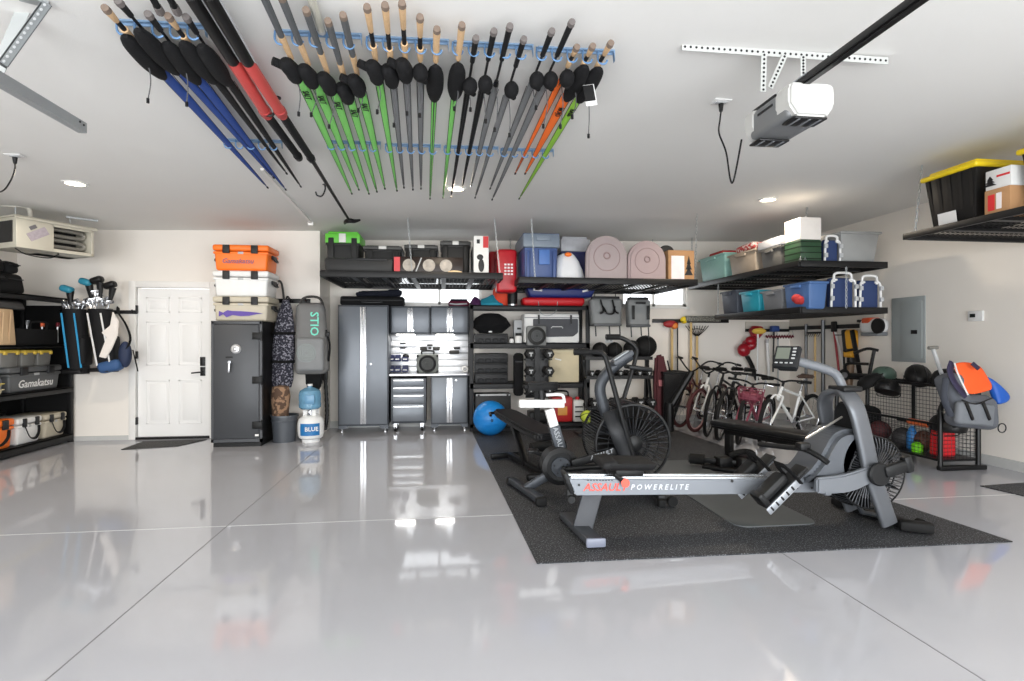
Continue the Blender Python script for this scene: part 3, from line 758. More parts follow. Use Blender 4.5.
# fish trays
for k, (label, mm) in enumerate((('cream plastic tray beside the charcoal cooler', mat('cream_plastic', (214, 206, 168), .5)), ('pale yellow plastic tray stacked on the cream tray', mat('straw_plastic', (222, 204, 112), .5)))):
    tt = tag(MB().box((0, 0, .03), (.3, .22, .055), bev=.012, taper=.9).box((0, 0, .058), (.32, .24, .012), bev=.004).build('plastic_tray', mm, None, loc=(SX - .18, shelfy(9) - .15, z + .3 * 0 + k * .066)), label, 'tray', 'plastic trays')
z = LV[2]
PAPER = mat('kraft_canvas', (196, 168, 134), .85, bump=.3, bscale=40)
h = ZX(10, 309, SX) - z
ya, yb = on_shelf(-14, 20)
for k, lab in enumerate(('kraft paper bag on the third shelf, front of its row', 'kraft paper bag on the third shelf, nearest the frame edge')):
    y0 = yb - .02 - k * .3
    tt = thing('paper_bag', lab, 'bag', (SX - .16, y0 - .14, z), R(90), 'kraft paper bags')
    b = MB(); b.box((0, 0, h / 2), (.27, .28, h * (1 - .05 * k)), bev=.01, top=(.96, .8)); b.build('bag', PAPER, tt)
    for q in (-.06, .04):
        b = MB(); b.box((q, -.142, h / 2), (.012, .012, h * .88), rot=(R(3), 0, 0)); b.build('fold', PAPER, tt)
tt = tag(MB().box((0, 0, .05), (.5, .9, .1), bev=.03, seg=3, top=(.9, .95)).build('rifle_case', mat('dark_grey_case', (66, 66, 66), .6), None, loc=(SX - .3, shelfy(8) - .1, z + h + .003)), 'flat dark grey case lying on the kraft paper bags', 'case')
ya, yb = on_shelf(21.5, 62)
tt = thing('tool_tote', 'black open tool bag on the third shelf with tools sticking out', 'bag', (SX - .2, (ya + yb) / 2, z), R(90)); w = yb - ya; h3 = ZX(40, 329, SX) - z
b = MB(); b.box((0, 0, .01), (w, .3, .02))
for s in (-1, 1): b.box((0, s * .145, h3 / 2), (w, .012, h3), bev=.004); b.box((s * (w / 2 - .006), 0, h3 / 2), (.012, .29, h3), bev=.004)
b.build('bag', DARKF, tt)
b = MB(); b.tube(smoothpath([(-w * .2, -.15, h3), (-w * .18, -.16, h3 + .08), (w * .18, -.16, h3 + .08), (w * .2, -.15, h3)], 4), .012, 6); b.build('handle', DARKF, tt)
def tool(name, label, px, py, m, r=.018):
    c = atx(px, py, SX - .1); z_ = z + .012
    o = thing(name, label, 'tool', (c.x, c.y, z + .024))
    b = MB(); b.tube([(0, 0, 0), (0, 0, c.z - z - .05), (0, .01, c.z - z)], [.009, .009, r], 8); b.build('shank', STEEL, o)
    b = MB(); b.box((0, .01, c.z - z + .005), (.03, .05, .06), bev=.012); b.build('head', m, o)
tool('pliers', 'chrome pliers standing in the black tool bag', 27, 325, STEEL)
tool('hand_tool', 'tool with an orange head standing in the black tool bag', 42, 327, mat('coral', (236, 110, 70), .5))
tool('hand_tool', 'tool with a dark red head standing in the black tool bag', 57.5, 327, mat('wine', (120, 34, 48), .5))
z = LV[3]
def softbox(name, label, cat, pa, pb, py0, z, m, d=.42, bev=.05):
    ya, yb = on_shelf(pa, pb); h = ZX((pa + pb) / 2, py0, SX - .03) - z
    tt = thing(name, label, cat, (SX - .05 - d / 2, (ya + yb) / 2, z), R(90)); w = yb - ya
    b = MB(); b.box((0, 0, h / 2), (w, d, h), bev=bev, seg=3, top=(.93, .9)); b.build('body', m, tt)
    b = MB(); b.box((0, -d * .49, h * .72), (w * .86, .012, .012)); b.build('zip', CHAR, tt)
    b = MB(); b.tube(smoothpath([(-w * .15, -d * .47, h * .8), (-w * .1, -d * .55, h * .62), (w * .1, -d * .55, h * .62), (w * .15, -d * .47, h * .8)], 4), .014, 6); b.build('handle', DARKF, tt)
    return h
h = softbox('duffel_bag', 'long black soft bag on the top shelf below the heater', 'bag', -30, 32, 271, z, DARKF)
softbox('camera_bag', 'black soft case on the long black bag, nearer the frame edge', 'case', -20, 12, 256, z + h, mat('matte_black', (34, 34, 36), .8), .36)
softbox('camera_bag', 'black soft case on the long black bag, next to the heater cord', 'case', 13, 26, 262, z + h, mat('matte_black', (34, 34, 36), .8), .3)
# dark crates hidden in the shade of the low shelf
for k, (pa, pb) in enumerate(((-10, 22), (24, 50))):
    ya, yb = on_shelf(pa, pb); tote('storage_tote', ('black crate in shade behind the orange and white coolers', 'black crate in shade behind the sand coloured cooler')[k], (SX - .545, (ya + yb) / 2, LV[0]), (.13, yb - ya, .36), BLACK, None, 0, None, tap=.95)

# ------------------------------------------------------------------ unit heater hung in the corner
HB = mat('heater_enamel', (200, 196, 182), .35, .15)
hl = V((-4.56, 6.40, 2.36)); hr = V((-4.19, 7.07, 2.36)); ang = math.atan2(hr.y - hl.y, hr.x - hl.x); L = (hr - hl).length
t = thing('unit_heater', 'pale metal gas unit heater hung from the ceiling in the left corner', 'heater', ((hl.x + hr.x) / 2, (hl.y + hr.y) / 2, 2.345), ang)
Hh = .33
b = MB(); b.span((-L / 2, 0, 0), (-L / 2 + .46 * L, .5, Hh), bev=.006)         # burner cabinet
b.span((-L / 2 + .44 * L, .02, 0), (L / 2, .5, .02)); b.span((-L / 2 + .44 * L, 0, Hh - .02), (L / 2, .5, Hh)); b.span((-L / 2 + .44 * L, .3, 0), (L / 2, .5, Hh)); b.span((L / 2 - .03, 0, 0), (L / 2, .5, Hh), bev=.004)
b.span((-L / 2 + .44 * L, 0, 0), (L / 2, .02, .035)); b.span((-L / 2 + .44 * L, 0, Hh - .045), (L / 2, .02, Hh)); b.build('housing', HB, t)
b = MB(); b.span((-L / 2 - .02, -.03, Hh), (L / 2 + .02, .52, Hh + .015)); b.span((-L / 2 - .02, -.03, Hh - .02), (L / 2 + .02, -.015, Hh + .015)); b.build('top_flange', HB, t)
b = MB(); b.span((-L / 2 + .45 * L, .29, .03), (L / 2 - .03, .3, Hh - .04)); b.build('dark_interior', CHAR, t)
for k in range(2):
    b = MB(); zz = .075 + k * .125; x0, x1 = -L / 2 + .45 * L, L / 2 - .1
    b.tube(smoothpath([(x0, .09, zz), (x1 - .03, .09, zz), (x1 + .025, .09, zz + .01), (x1 + .045, .09, zz + .035), (x1 + .025, .09, zz + .06), (x1 - .03, .09, zz + .07), (x0, .09, zz + .07)], 5), .022, 10); b.build('burner_tube', mat('dull_steel', (148, 146, 140), .35, .6), t)
b = MB(); b.span((-L / 2 - .012, .06, .06), (-L / 2, .4, Hh - .04)); b.build('side_grille', CHAR, t)
b = MB(); b.box((-L * .24, -.002, Hh * .52), (.2, .004, .09), rot=(0, R(-32), 0)); b.build('warning_label', mat('label_grey', (170, 160, 168), .5, var=.3, scale=40), t)
b = MB(); b.box((-L * .30, -.002, Hh * .72), (.07, .004, .04), rot=(0, R(-32), 0)); b.build('small_label', mat('label_dark', (110, 108, 112), .5), t)
for x in (-L * .35, L * .35):
    b = MB(); b.cyl((x, .25, Hh), (x, .25, ceilz(-4.3) - 2.345), .008, n=8); b.build('hanger_rod', GALV, t)
b = MB(); p = wmat(t).inverted()
b.tube(smoothpath([p @ aty(-30, 203, 6.6), p @ aty(10, 205, 6.6), p @ aty(28, 208, 6.7), V((-.1, .3, Hh))], 6), .022, 8); b.build('flue_pipe', mat('white_pipe', (214, 210, 200), .5), t)
b = MB(); b.tube(smoothpath([(-L * .45, .1, 0), (-L * .35, .05, -.06), (-L * .1, .03, -.075), (L * .05, .06, -.02), (L * .08, .1, 0)], 6), .007, 6); b.build('gas_line', BLACK, t)
b = MB(); q0, q1 = atz(66, 217, ceilz(-4) - .03), atz(98, 221, ceilz(-4) - .03); o = thing('ceiling_bracket', 'thin white rail on the ceiling behind the heater', 'rail', ((q0.x + q1.x) / 2, (q0.y + q1.y) / 2, ceilz(-4) - .04))
b.bar(q0, q1, .03, .02); b.build('rail', GALV, o, world=True)
def ceiling_outlet(label, px, py, pts, parent_cat='outlet'):
    zc = ceilz(atz(px, py, 2.9).x); c = atz(px, py, zc)
    o = thing('ceiling_outlet', label, 'outlet', (c.x, c.y, zc), 0, 'ceiling outlets')
    b = MB(); b.box((0, 0, -.004), (.12, .08, .008), bev=.003); b.build('cover_plate', WHITE, o)
    b = MB(); b.box((0, 0, -.012), (.07, .035, .008), bev=.003); b.build('socket', LGREY, o)
    c2 = thing('power_cord', label.replace('outlet', 'plug and cord').replace('white ', 'black '), 'cord', (c.x, c.y, zc - .02))
    b = MB(); b.tube([(0, 0, 0), (0, 0, -.05)], [.018, .012], 8); b.build('plug', BLACK, c2)
    b = MB(); b.tube(smoothpath([V((0, 0, -.05))] + [wmat(c2).inverted() @ V(q) for q in pts], 6), .006, 6); b.build('cable', BLACK, c2)
c = atz(15, 157, ceilz(-3))
ceiling_outlet('white outlet on the ceiling at the left edge above the heater', 15, 155, [aty(15, 168, c.y), aty(12, 178, c.y), aty(4, 190, c.y), aty(-6, 193, c.y + .2)])

# ------------------------------------------------------------------ golf bags on the wall
GBK = mat('golf_black', (26, 26, 30), .75, bump=.2); GBL = mat('golf_blue', (50, 150, 200), .5); NAV = mat('golf_navy', (50, 84, 130), .7)
YG = 7.56
hook = thing('wall_hook', 'black hook rail on the wall holding the golf bags', 'hook', (X(100, YB1), YB1, Z(100, 312, YB1)))
b = MB(); b.box((0, -.012, 0), (.95, .024, .05), bev=.006); b.build('rail', BLACKM, hook)
for x in (-.44, -.2, .2, .44):
    b = MB(); b.tube([(x, -.02, 0), (x, -.07, -.01), (x, -.08, .03)], .01, 6); b.build('peg', BLACKM, hook)
def golf(label, px0, px1, pyt, pyb, lean, stripe, clubs):
    x0, x1 = X(px0, YG), X(px1, YG); w = x1 - x0; zt, zb = Z(px0, pyt, YG), Z(px0, pyb, YG); h = zt - zb
    t = thing('golf_bag', label, 'golf bag', ((x0 + x1) / 2, YG + .02, zb))
    r = w * .46
    b = MB(); b.lathe([(r * .8, 0), (r * .86, .02), (r * .9, h * .3), (r, h * .6), (r * .94, h * .93), (r * .98, h * .95), (r, h), (r * .88, h), (r * .84, h * .94), (0, h * .93)], n=18, sq=(1, .9))
    for v in b.bm.verts: v.co.x += lean * (v.co.z / h - .5)
    b.build('body', GBK, t)
    for x in (-.3, .22):
        b = MB(); b.tube([(x * w + lean * -.4 + .03, -r * .86, h * .1), (x * w + lean * .4, -r * .93, h * .93)], .011, 6); b.build('leg', stripe, t)
    b = MB(); b.box((0, -r * .5, .03), (w * .8, r * .9, .05), bev=.015); b.build('base_foot', BLACK, t)
    b = MB(); b.box((w * .4, -.02, h * .35), (w * .3, .2, h * .45), bev=.05, seg=3); b.build('side_pocket', GBK, t)
    for i, (px, py, kind) in enumerate(clubs):
        c = aty(px, py, YG + rnd.uniform(-.03, .06)); q = wmat(t).inverted() @ c
        g = thing('golf_club', '', 'golf club', c - V((0, 0, c.z - (zb + h * .955))))
        g.location.x = (x0 + x1) / 2 + lean * .4 + (q.x - lean * .4) * .62; base = wmat(g).inverted() @ c
        b = MB(); b.tube([(0, 0, 0), base], .006, 6); b.build('shaft', STEEL, g)
        b = MB()
        if kind in ('blue', 'black'):
            b.box(base + V((-.03, -.01, .01)), (.15, .11, .085), rot=(0, R(18 if kind == 'blue' else -20), 0), bev=.035, seg=3); b.tube([base * .45, base + V((0, 0, -.02))], [.022, .042], 10)
            b.build('head_cover', {'blue': mat('teal_cover', (44, 134, 160), .5), 'black': BLACK}[kind], g)
            if kind == 'blue':
                b = MB(); b.tube([base * .35, base + V((0, 0, -.015))], [.02, .045], 10); b.build('cover_sock', BLACK, g)
        else:
            b.box(base, (.085, .022, .055), rot=(R(20), R(-15), R(rnd.uniform(-40, 40))), bev=.009); b.tube([base * .8, base], [.007, .012], 8); b.build('club_head', mat('chrome', (206, 208, 212), .2, .85), g)
        g['label'] = kind + ' ' + str(i); g['group'] = 'golf clubs in the wall-hung bags'
        CLUBS.append((g, kind, label))
CLUBS = []
golf('black golf bag with two blue stripes hanging left of the white-striped one', 64, 88, 309, 374, -.06, GBL, [(70, 290, 'blue'), (63, 302, 'iron'), (68, 303, 'iron'), (73, 304, 'iron'), (79, 305, 'iron'), (84, 303, 'iron'), (66, 306, 'iron'), (76, 301, 'iron'), (82, 307, 'iron')])
golf('black golf bag with two white stripes hanging nearest the white door', 91, 116, 309, 372, -.10, WHITE, [(89, 283, 'blue'), (100, 281, 'black'), (113, 286, 'black'), (87, 300, 'iron'), (92, 300, 'iron'), (97, 299, 'iron'), (102, 300, 'iron'), (107, 299, 'iron'), (95, 292, 'iron'), (90, 304, 'iron'), (94, 303, 'iron'), (99, 295, 'iron'), (104, 304, 'iron'), (110, 302, 'iron')])
names = {'blue': ['golf club under a teal head cover, in the blue-striped bag', 'golf club under a teal head cover, in the white-striped bag'], 'black': ['golf club under a pointed black head cover, tallest in the bag', 'golf club under a black head cover, nearest the door']}
for g, k, lab in CLUBS:
    if k in names: g['label'] = names[k].pop(0)
    else: g['label'] = 'chrome iron golf club in the ' + ('blue-striped' if 'blue' in lab else 'white-striped') + ' golf bag'
    g.name = 'golf_club'
x, zt, zb = X(116, YG), Z(116, 312, YG), Z(116, 358, YG)
t = thing('towel', 'white towel hanging beside the golf bag near the door', 'towel', (x, YG - .12, zb))
b = MB(); h = zt - zb
b.prism([(-.13, .02), (-.05, 0), (.02, .12), (.09, .3), (.1, h * .8), (.03, h), (0, h * .7), (-.1, h * .55), (-.04, h * .45)], -.012, .012, bev=.006); b.build('cloth', mat('towel_white', (228, 222, 216), .95, bump=.4), t)
t = thing('golf_pouch', 'blue and black sling pouch hanging by the strap next to the door', 'bag', (X(117, YG), YG - .02, Z(117, 373, YG)))
b = MB(); b.box((-.05, -.02, .09), (.28, .17, .15), rot=(0, R(-12), 0), bev=.06, seg=3); b.build('pouch', NAV, t)
b = MB(); b.ball((.11, 0, .24), (.075, .07, .17)); b.build('top_pocket', mat('deep_navy', (34, 46, 74), .7), t)
b = MB(); b.tube(smoothpath([(.08, -.03, .2), (.18, -.02, .42), (.12, 0, .62), (0, .05, .78), (-.04, .12, .85)], 6), .03, 8, flat=.3); b.build('strap', DARKF, t)
b = MB(); b.tube(smoothpath([(.2, 0, .3), (.24, 0, .12), (.26, 0, .02)], 5), .014, 6, flat=.4); b.build('loose_strap', DARKF, t)

# ------------------------------------------------------------------ door mat, safe, coolers on it
def quad_mat(name, label, cat, pts, m, th=.01, border=None):
    P = [atz(px, py, 0) for px, py in pts]; c = sum(P, V()) / 4
    b = MB(); b.prism([(p.x - c.x, p.y - c.y) for p in P], 0.0015, th, 'z', bev=.002)
    return tag(b.build(name, m, None, loc=(c.x, c.y, 0)), label, cat)
quad_mat('door_mat', 'dark ribbed door mat on the floor below the white door', 'mat', [(121, 450), (178, 446.5), (207, 439.8), (143, 442)], speckle('mat_dark', (62, 62, 62), (92, 92, 92), 90, .55, .95, .3))
SAFE = mat('safe_grey', (62, 64, 68), .42, .1, var=.03); SAFEB = mat('safe_black', (18, 18, 19), .5)
ys = 7.17; sx0, sx1 = X(211, ys), X(262, ys); sw = sx1 - sx0; sh = 1.586; sd = YB1 - .03 - ys
t = thing('gun_safe', 'tall charcoal steel safe standing right of the white door', 'safe', ((sx0 + sx1) / 2, ys, 0))
b = MB(); b.span((-sw / 2, .04, .05), (sw / 2, sd, sh), bev=.008); b.build('body', SAFEB, t)
b = MB(); b.span((-sw / 2, 0, .06), (sw / 2, .04, .1)); b.span((-sw / 2, 0, sh - .04), (sw / 2, .04, sh), bev=.004); b.span((-sw / 2, 0, .06), (-sw / 2 + .03, .04, sh)); b.span((sw / 2 - .03, 0, .06), (sw / 2, .04, sh)); b.build('face_frame', SAFE, t)
b = MB(); b.span((-sw / 2 + .035, -.012, .105), (sw / 2 - .035, .04, sh - .045), bev=.006); b.build('door', SAFE, t)
b = MB(); b.span((-sw / 2 + .02, .02, 0), (sw / 2 - .02, sd - .03, .05)); b.build('plinth', SAFEB, t)
cz_ = Z(236, 349, ys)
b = MB(); b.lathe([(.06, 0), (.06, .012), (.045, .03), (.03, .034), (0, .034)], (X(236.5, ys) - (sx0 + sx1) / 2, -.012, cz_), n=20, rot=(R(90), 0, 0)); dial = b.build('combination_dial', mat('dial', (206, 206, 208), .3, .4), t)
b = MB(); b.torus((X(236.5, ys) - (sx0 + sx1) / 2, -.047, cz_), .022, .003, 'y', 18, 5); b.build('dial_ring', CHAR, dial)
hx, hz = X(231, ys) - (sx0 + sx1) / 2, Z(231, 366, ys)
b = MB(); b.cyl((hx, -.012, hz + .05), (hx, -.06, hz + .05), .018); b.bar((hx, -.06, hz + .06), (hx - .005, -.06, hz - .08), .022, .02, .006, up=(0, 1, 0)); b.build('handle', STEEL, t)
b = MB(); b.span((X(226, ys) - (sx0 + sx1) / 2, -.014, Z(226, 358, ys)), (X(233, ys) - (sx0 + sx1) / 2, -.011, Z(226, 356.5, ys))); b.build('name_plate', SAFEB, t)
for y in (336, 380, 425):
    b = MB(); z_ = Z(257, y, ys); b.span((sw / 2 - .11, -.03, z_ - .045), (sw / 2 + .005, 0, z_ + .045), bev=.004); b.cyl((sw / 2 + .0, -.015, z_ - .06), (sw / 2 + .0, -.015, z_ + .06), .014, n=10); b.build('hinge', SAFEB, t)
b = MB(); z_ = Z(257, 435, ys); b.span((sw / 2 - .08, -.015, z_ - .012), (sw / 2 - .035, -.011, z_ + .012)); b.build('white_sticker', WHITE, t)
cw = X(267, ys) - X(210, ys) ; z = sh; PURP = mat('purple_print', (84, 60, 150), .5); PURD = mat('dull_violet', (150, 96, 120), .5)
for lab, m, py in (('sand coloured cooler with a purple fish, bottom of the stack on the safe', TAN, 296), ('plain white cooler in the middle of the stack on the safe', WHITE, 270), ('orange cooler on top of the stack on the safe', ORANGE, 244)):
    h = Z(240, py, ys) - z
    t, bh = cooler(lab, (X(239.5, ys), ys + .26, z), (cw, .46, h - .002), m, 0, group='coolers stacked on the safe'); z += h
    if 'fish' in lab:
        b = MB(); y_ = -.46 * .48; fz = bh * .42
        up = [(-.26, .03), (-.21, .008), (-.16, .04), (-.1, .03), (0, .028), (.1, .022), (.2, .012), (.27, -.002)]; lo = [(.2, -.008), (.1, -.03), (0, -.035), (-.1, -.022), (-.17, -.05), (-.21, -.012), (-.26, -.04)]
        b.prism([(a, fz + c_) for a, c_ in up + lo], y_ - .002, y_ + .004); b.build('fish_print', PURP, t)
    if 'orange' in lab:
        b = MB(); b.text('Gamakatsu', .085, frame((-.03, -.46 * .485, bh * .48), (1, 0, 0), (0, -1, 0)) @ Mx(((1, .25, 0, 0), (0, 1, 0, 0), (0, 0, 1, 0), (0, 0, 0, 1)))); b.build('lettering', PURD, t)

# ------------------------------------------------------------------ things hung on the wall beside the safe
YH = 7.62
hk = thing('wall_hook', 'black hook rail on the wall behind the grey roll-top bag', 'hook', (X(292, YB1), YB1, Z(292, 301, YB1)))
b = MB(); b.box((0, -.012, 0), (.5, .024, .06), bev=.006); b.build('rail', BLACKM, hk)
for x in (-.2, 0, .2):
    b = MB(); b.tube([(x, -.02, 0), (x, -.09, -.01), (x, -.1, .03)], .01, 6); b.build('peg', BLACKM, hk)
t = thing('hanging_strap', 'dark grey padded strap looped down the wall beside the white cooler', 'strap', aty(284, 318, 7.75))
p = wmat(t).inverted()
b = MB(); b.tube(smoothpath([p @ aty(276, 287, 7.7), p @ aty(279, 281, 7.72), p @ aty(282, 285, 7.74), p @ aty(284, 300, 7.76), p @ aty(286, 318, 7.76)], 6), .028, 8, flat=.5); b.build('strap', mat('webbing', (70, 68, 66), .9), t)
PAIS = speckle('patterned_fabric', (44, 44, 54), (138, 136, 146), 42, .56, .85, .2)
x0, x1, zt, zb = X(271.5, YH), X(295, YH), Z(283, 300, YH), Z(283, 388, YH); w = x1 - x0; h = zt - zb
t = thing('travel_bag', 'long dark patterned bag with two black straps hanging beside the safe', 'bag', ((x0 + x1) / 2, YH, zb))
b = MB(); b.lathe([(0, 0), (w * .42, .01), (w * .5, h * .1), (w * .46, h * .25), (w * .5, h * .4), (w * .42, h * .7), (w * .3, h * .88), (w * .14, h), (0, h)], n=20, sq=(1, .55))
for v in b.bm.verts: v.co.x += .06 * (v.co.z / h - .4)
b.build('body', PAIS, t)
for k in (.3, .62):
    b = MB(); b.tube([V((.06 * (k - .4) + w * .49 * math.cos(a), w * .285 * math.sin(a), h * k)) for a in [2*math.pi*i/20 for i in range(20)]], .022, 6, closed=True); b.build('strap', DARKF, t)
b = MB(); b.tube(smoothpath([(.03, 0, h), (.04, .05, h + .05), (.05, .1, h + .03)], 4), .012, 6); b.build('loop', DARKF, t)
RTB = mat('roll_top_grey', (112, 112, 112), .7, bump=.25, bscale=25)
x0, x1, zt, zb = X(295, YH), X(329, YH), Z(312, 303, YH), Z(312, 374, YH); w = x1 - x0; h = zt - zb
t = thing('roll_top_bag', 'big grey roll-top pack with teal lettering hanging near the wall corner', 'bag', ((x0 + x1) / 2, YH - .03, zb))
b = MB(); b.box((0, 0, h * .5), (w, .28, h), bev=.09, seg=4, top=(.86, .55), taper=(1.0, .95))
for v in b.bm.verts: v.co += V((.012 * math.sin(v.co.z * 19), .01 * math.sin(v.co.z * 25 + v.co.x * 9), 0))
b.build('body', RTB, t)
b = MB(); b.box((.02, -.15, h * .28), (w * .8, .1, h * .46), bev=.045, seg=3); b.build('front_pocket', mat('pocket_grey', (124, 126, 128), .7, bump=.3, bscale=30), t)
b = MB(); b.tube(smoothpath([(-w * .36, 0, h * .93), (-w * .26, 0, h + .05), (0, 0, h + .085), (w * .26, 0, h + .05), (w * .38, 0, h * .9)], 6), .028, 8, flat=.6); b.build('roll_handle', mat('dark_strap', (60, 58, 56), .8), t)
b = MB(); b.text('STIO', .15, frame((w * .16, -.165, h * .70), (0, 0, -1), (0, -1, .1))); b.build('lettering', mat('mint_print', (110, 214, 190), .5), t)
for s in (1,):
    b = MB(); b.tube(smoothpath([(w * .46, -.05, h * .62), (w * .56, -.05, h * .4), (w * .52, -.05, h * .18)], 5), .015, 6); b.build('side_strap', DARKF, t)
    b = MB(); b.box((w * .5, -.06, h * .56), (.05, .05, .07), bev=.012); b.build('buckle', BLACK, t)
for k in range(5):
    b = MB(); b.torus((-.02, -.2, h * .3), .03 + .022 * k, .004, 'y', 18, 4); b.build('topo_line', mat('topo', (150, 162, 160), .6), t)
x0, x1, zt, zb = X(304, YH), X(322, YH), Z(312, 370, YH), Z(312, 392, YH)
t = thing('hip_belt', 'black padded hip belt hanging below the grey roll-top pack', 'belt', ((x0 + x1) / 2, YH + .06, zb)); w = x1 - x0; h = zt - zb
b = MB(); b.prism([(-w * .5, h), (w * .5, h), (w * .45, h * .3), (w * .2, 0), (-w * .2, 0), (-w * .45, h * .3)], -.03, .03, bev=.02); b.build('pad', DARKF, t)
b = MB(); b.tube([(w * .55, 0, h * 1.2), (w * .6, 0, h * .2)], .012, 6); b.build('webbing_tail', DARKF, t)
CAMO = speckle('camo_tan', (150, 118, 92), (86, 64, 50), 16, .5, .85, .3)
x0, x1 = X(271, YH), X(291, YH); zb, zt = Z(281, 413, YH), Z(281, 384, YH)
BUCK = mat('bucket_slate', (74, 78, 84), .4); bz_ = Z(284, 414, 7.55)
t = thing('trash_can', 'slate grey round plastic bin on the floor right of the safe', 'bin', (X(284.5, 7.5), 7.5, 0))
b = MB(); r = (X(298, 7.5) - X(271, 7.5)) / 2
b.lathe([(r * .8, 0), (r * .96, bz_ * .93), (r * 1.02, bz_ * .93), (r * 1.02, bz_), (r * .95, bz_), (r * .9, bz_ * .9), (r * .75, .02), (0, .02)], n=28); b.build('bin', BUCK, t)
b = MB(); b.torus((0, 0, bz_ * .78), r * .945, .008, 'z', 28, 6); b.build('ring', BUCK, t)
t = thing('camo_bag', 'brown mottled bag standing in the slate bin below the patterned bag', 'bag', (X(280.5, 7.5), 7.5, .025))
w = x1 - x0; h = zt - .03
b = MB(); b.lathe([(0, 0), (w * .36, 0), (w * .42, h * .5), (w * .48, h * .8), (w * .4, h * .97), (.0, h)], n=18, sq=(1, .8))
for v in b.bm.verts: v.co.x += .014 * math.sin(v.co.z * 27); v.co.y += .012 * math.sin(v.co.z * 21 + 1)
b.build('bag', CAMO, t)
yt = 7.45; r = (X(324, yt) - X(298, yt)) / 2; ht = Z(311, 414.5, yt)
t = thing('propane_tank', 'white propane cylinder with a blue label on the floor by the corner', 'tank', (X(311, yt), yt, 0))
b = MB(); b.lathe([(r * .62, .03), (r * .9, .06), (r, .11), (r, ht - .1), (r * .9, ht - .05), (r * .6, ht - .01), (0, ht)], n=28); b.build('cylinder', WHITE, t)
b = MB(); b.lathe([(r * .66, 0), (r * .68, .0), (r * .68, .045), (r * .64, .045)], n=28); b.build('foot_ring', WHITE, t)
b = MB(); zc = Z(311, 409.5, yt)
b.torus((0, 0, ht), r * .5, .012, 'z', 24, 6, arc=.8, start=-.9); b.torus((0, 0, zc), r * .5, .012, 'z', 24, 6, arc=.8, start=-.9)
for a in (-.9, .6, 2.0, 3.9): b.bar((r*.5*math.cos(a), r*.5*math.sin(a), ht - .02), (r*.5*math.cos(a), r*.5*math.sin(a), zc), .05, .008)
b.build('collar', WHITE, t)
b = MB(); b.cyl((0, 0, ht - .01), (0, 0, ht + .06), .025); b.cyl((0, -.05, ht + .04), (0, .03, ht + .04), .016); b.build('valve', STEEL, t)
b = MB(); n = 16; z0_, z1_ = ht * .28, ht * .72
for i in range(n):
    a0 = R(-128) + R(90) * i / n; a1 = R(-128) + R(90) * (i + 1) / n; rr = r + .002
    b.raw([(rr*math.cos(a0), rr*math.sin(a0), z0_), (rr*math.cos(a1), rr*math.sin(a1), z0_), (rr*math.cos(a1), rr*math.sin(a1), z1_), (rr*math.cos(a0), rr*math.sin(a0), z1_)], [(0, 1, 2, 3)])
b.build('blue_label', mat('label_blue', (30, 110, 170), .4), t)
b = MB(); b.text('BLUE', .075, frame((r * .28, -r * .98 - .007, ht * .52), (1, .28, 0), (.28, -1, 0))); b.build('lettering', WHITE, t)
JUG = mat('jug_blue', (120, 172, 204), .15, trans=.35); zc += .012
r = (X(321, yt) - X(299, yt)) / 2; hj = Z(310, 384, yt) - zc
t = thing('water_jug', 'translucent blue water jug standing on the propane cylinder', 'jug', (X(310, yt), yt, zc))
b = MB(); b.lathe([(r * .8, 0), (r * .97, .02), (r, .06), (r * .96, hj * .3), (r, hj * .34), (r, hj * .58), (r * .9, hj * .74), (r * .5, hj * .84), (.03, hj * .88), (.028, hj * .97), (0, hj * .97)], n=26); b.build('jug', JUG, t)
b = MB(); b.cyl((0, 0, hj * .93), (0, 0, hj), .034); b.build('cap', WHITE, t)
b = MB(); b.box((.03, -r * .98, hj * .42), (.12, .03, .12), bev=.01); b.build('handle_recess', mat('jug_dark', (96, 142, 176), .3), t)
p0 = aty(327, 385, 8.0)
t = thing('garden_hose', 'black corrugated hose hanging down the side wall by the tall cabinet', 'hose', (XC + .05, 8.0, .05))
b = MB(); p = wmat(t).inverted()
b.tube(smoothpath([p @ V((XC + .05, 7.95, 1.55)), p @ V((XC + .06, 7.97, 1.3)), p @ V((XC + .05, 8.0, .8)), p @ V((XC + .07, 8.0, .3)), p @ V((XC + .05, 7.98, .06))], 12), [(.03 if i % 2 else .024) for i in range(49)], 8); b.build('hose', BLACK, t)
b = MB(); b.box((0, -.03, .82), (.07, .06, .2), bev=.015); b.build('clip', BLACK, t)
# ------------------------------------------------------------------ grey garage cabinets
CAB = mat('cabinet_grey', (112, 117, 124), .38, .25, var=.02); CABD = mat('cabinet_frame', (70, 74, 80), .42, .25, var=.02); PULL = mat('pull_aluminium', (226, 228, 232), .22, .75)
YC = 8.08
def feet(t, x0, x1, y0, y1, z, m=STEEL):
    for x in (x0 + .05, x1 - .05):
        for y in (y0 + .05, y1 - .05):
            b = MB(); b.cyl((x, y, .012), (x, y, z), .012, n=8); b.lathe([(.024, 0), (.024, .012), (.01, .016)], (x, y, 0), 10); b.build('foot', m, t, world=True)
def doors(t, x0, x1, y, z0, z1, pull=True, gap=.006):
    xm = (x0 + x1) / 2
    for s, (a, c) in enumerate(((x0, xm), (xm, x1))):
        b = MB(); b.span((a + gap, y - .018, z0 + gap), (c - gap, y, z1 - gap), bev=.003); d = b.build('door', CAB, t, world=True)
        pw = .042; e = c - .001 if s == 0 else a + .001
        b = MB(); b.span((e - (pw if s == 0 else 0), y - .032, z0 + gap), (e + (0 if s == 0 else pw), y - .017, z1 - gap), bev=.005); b.build('pull', PULL, d, world=True)
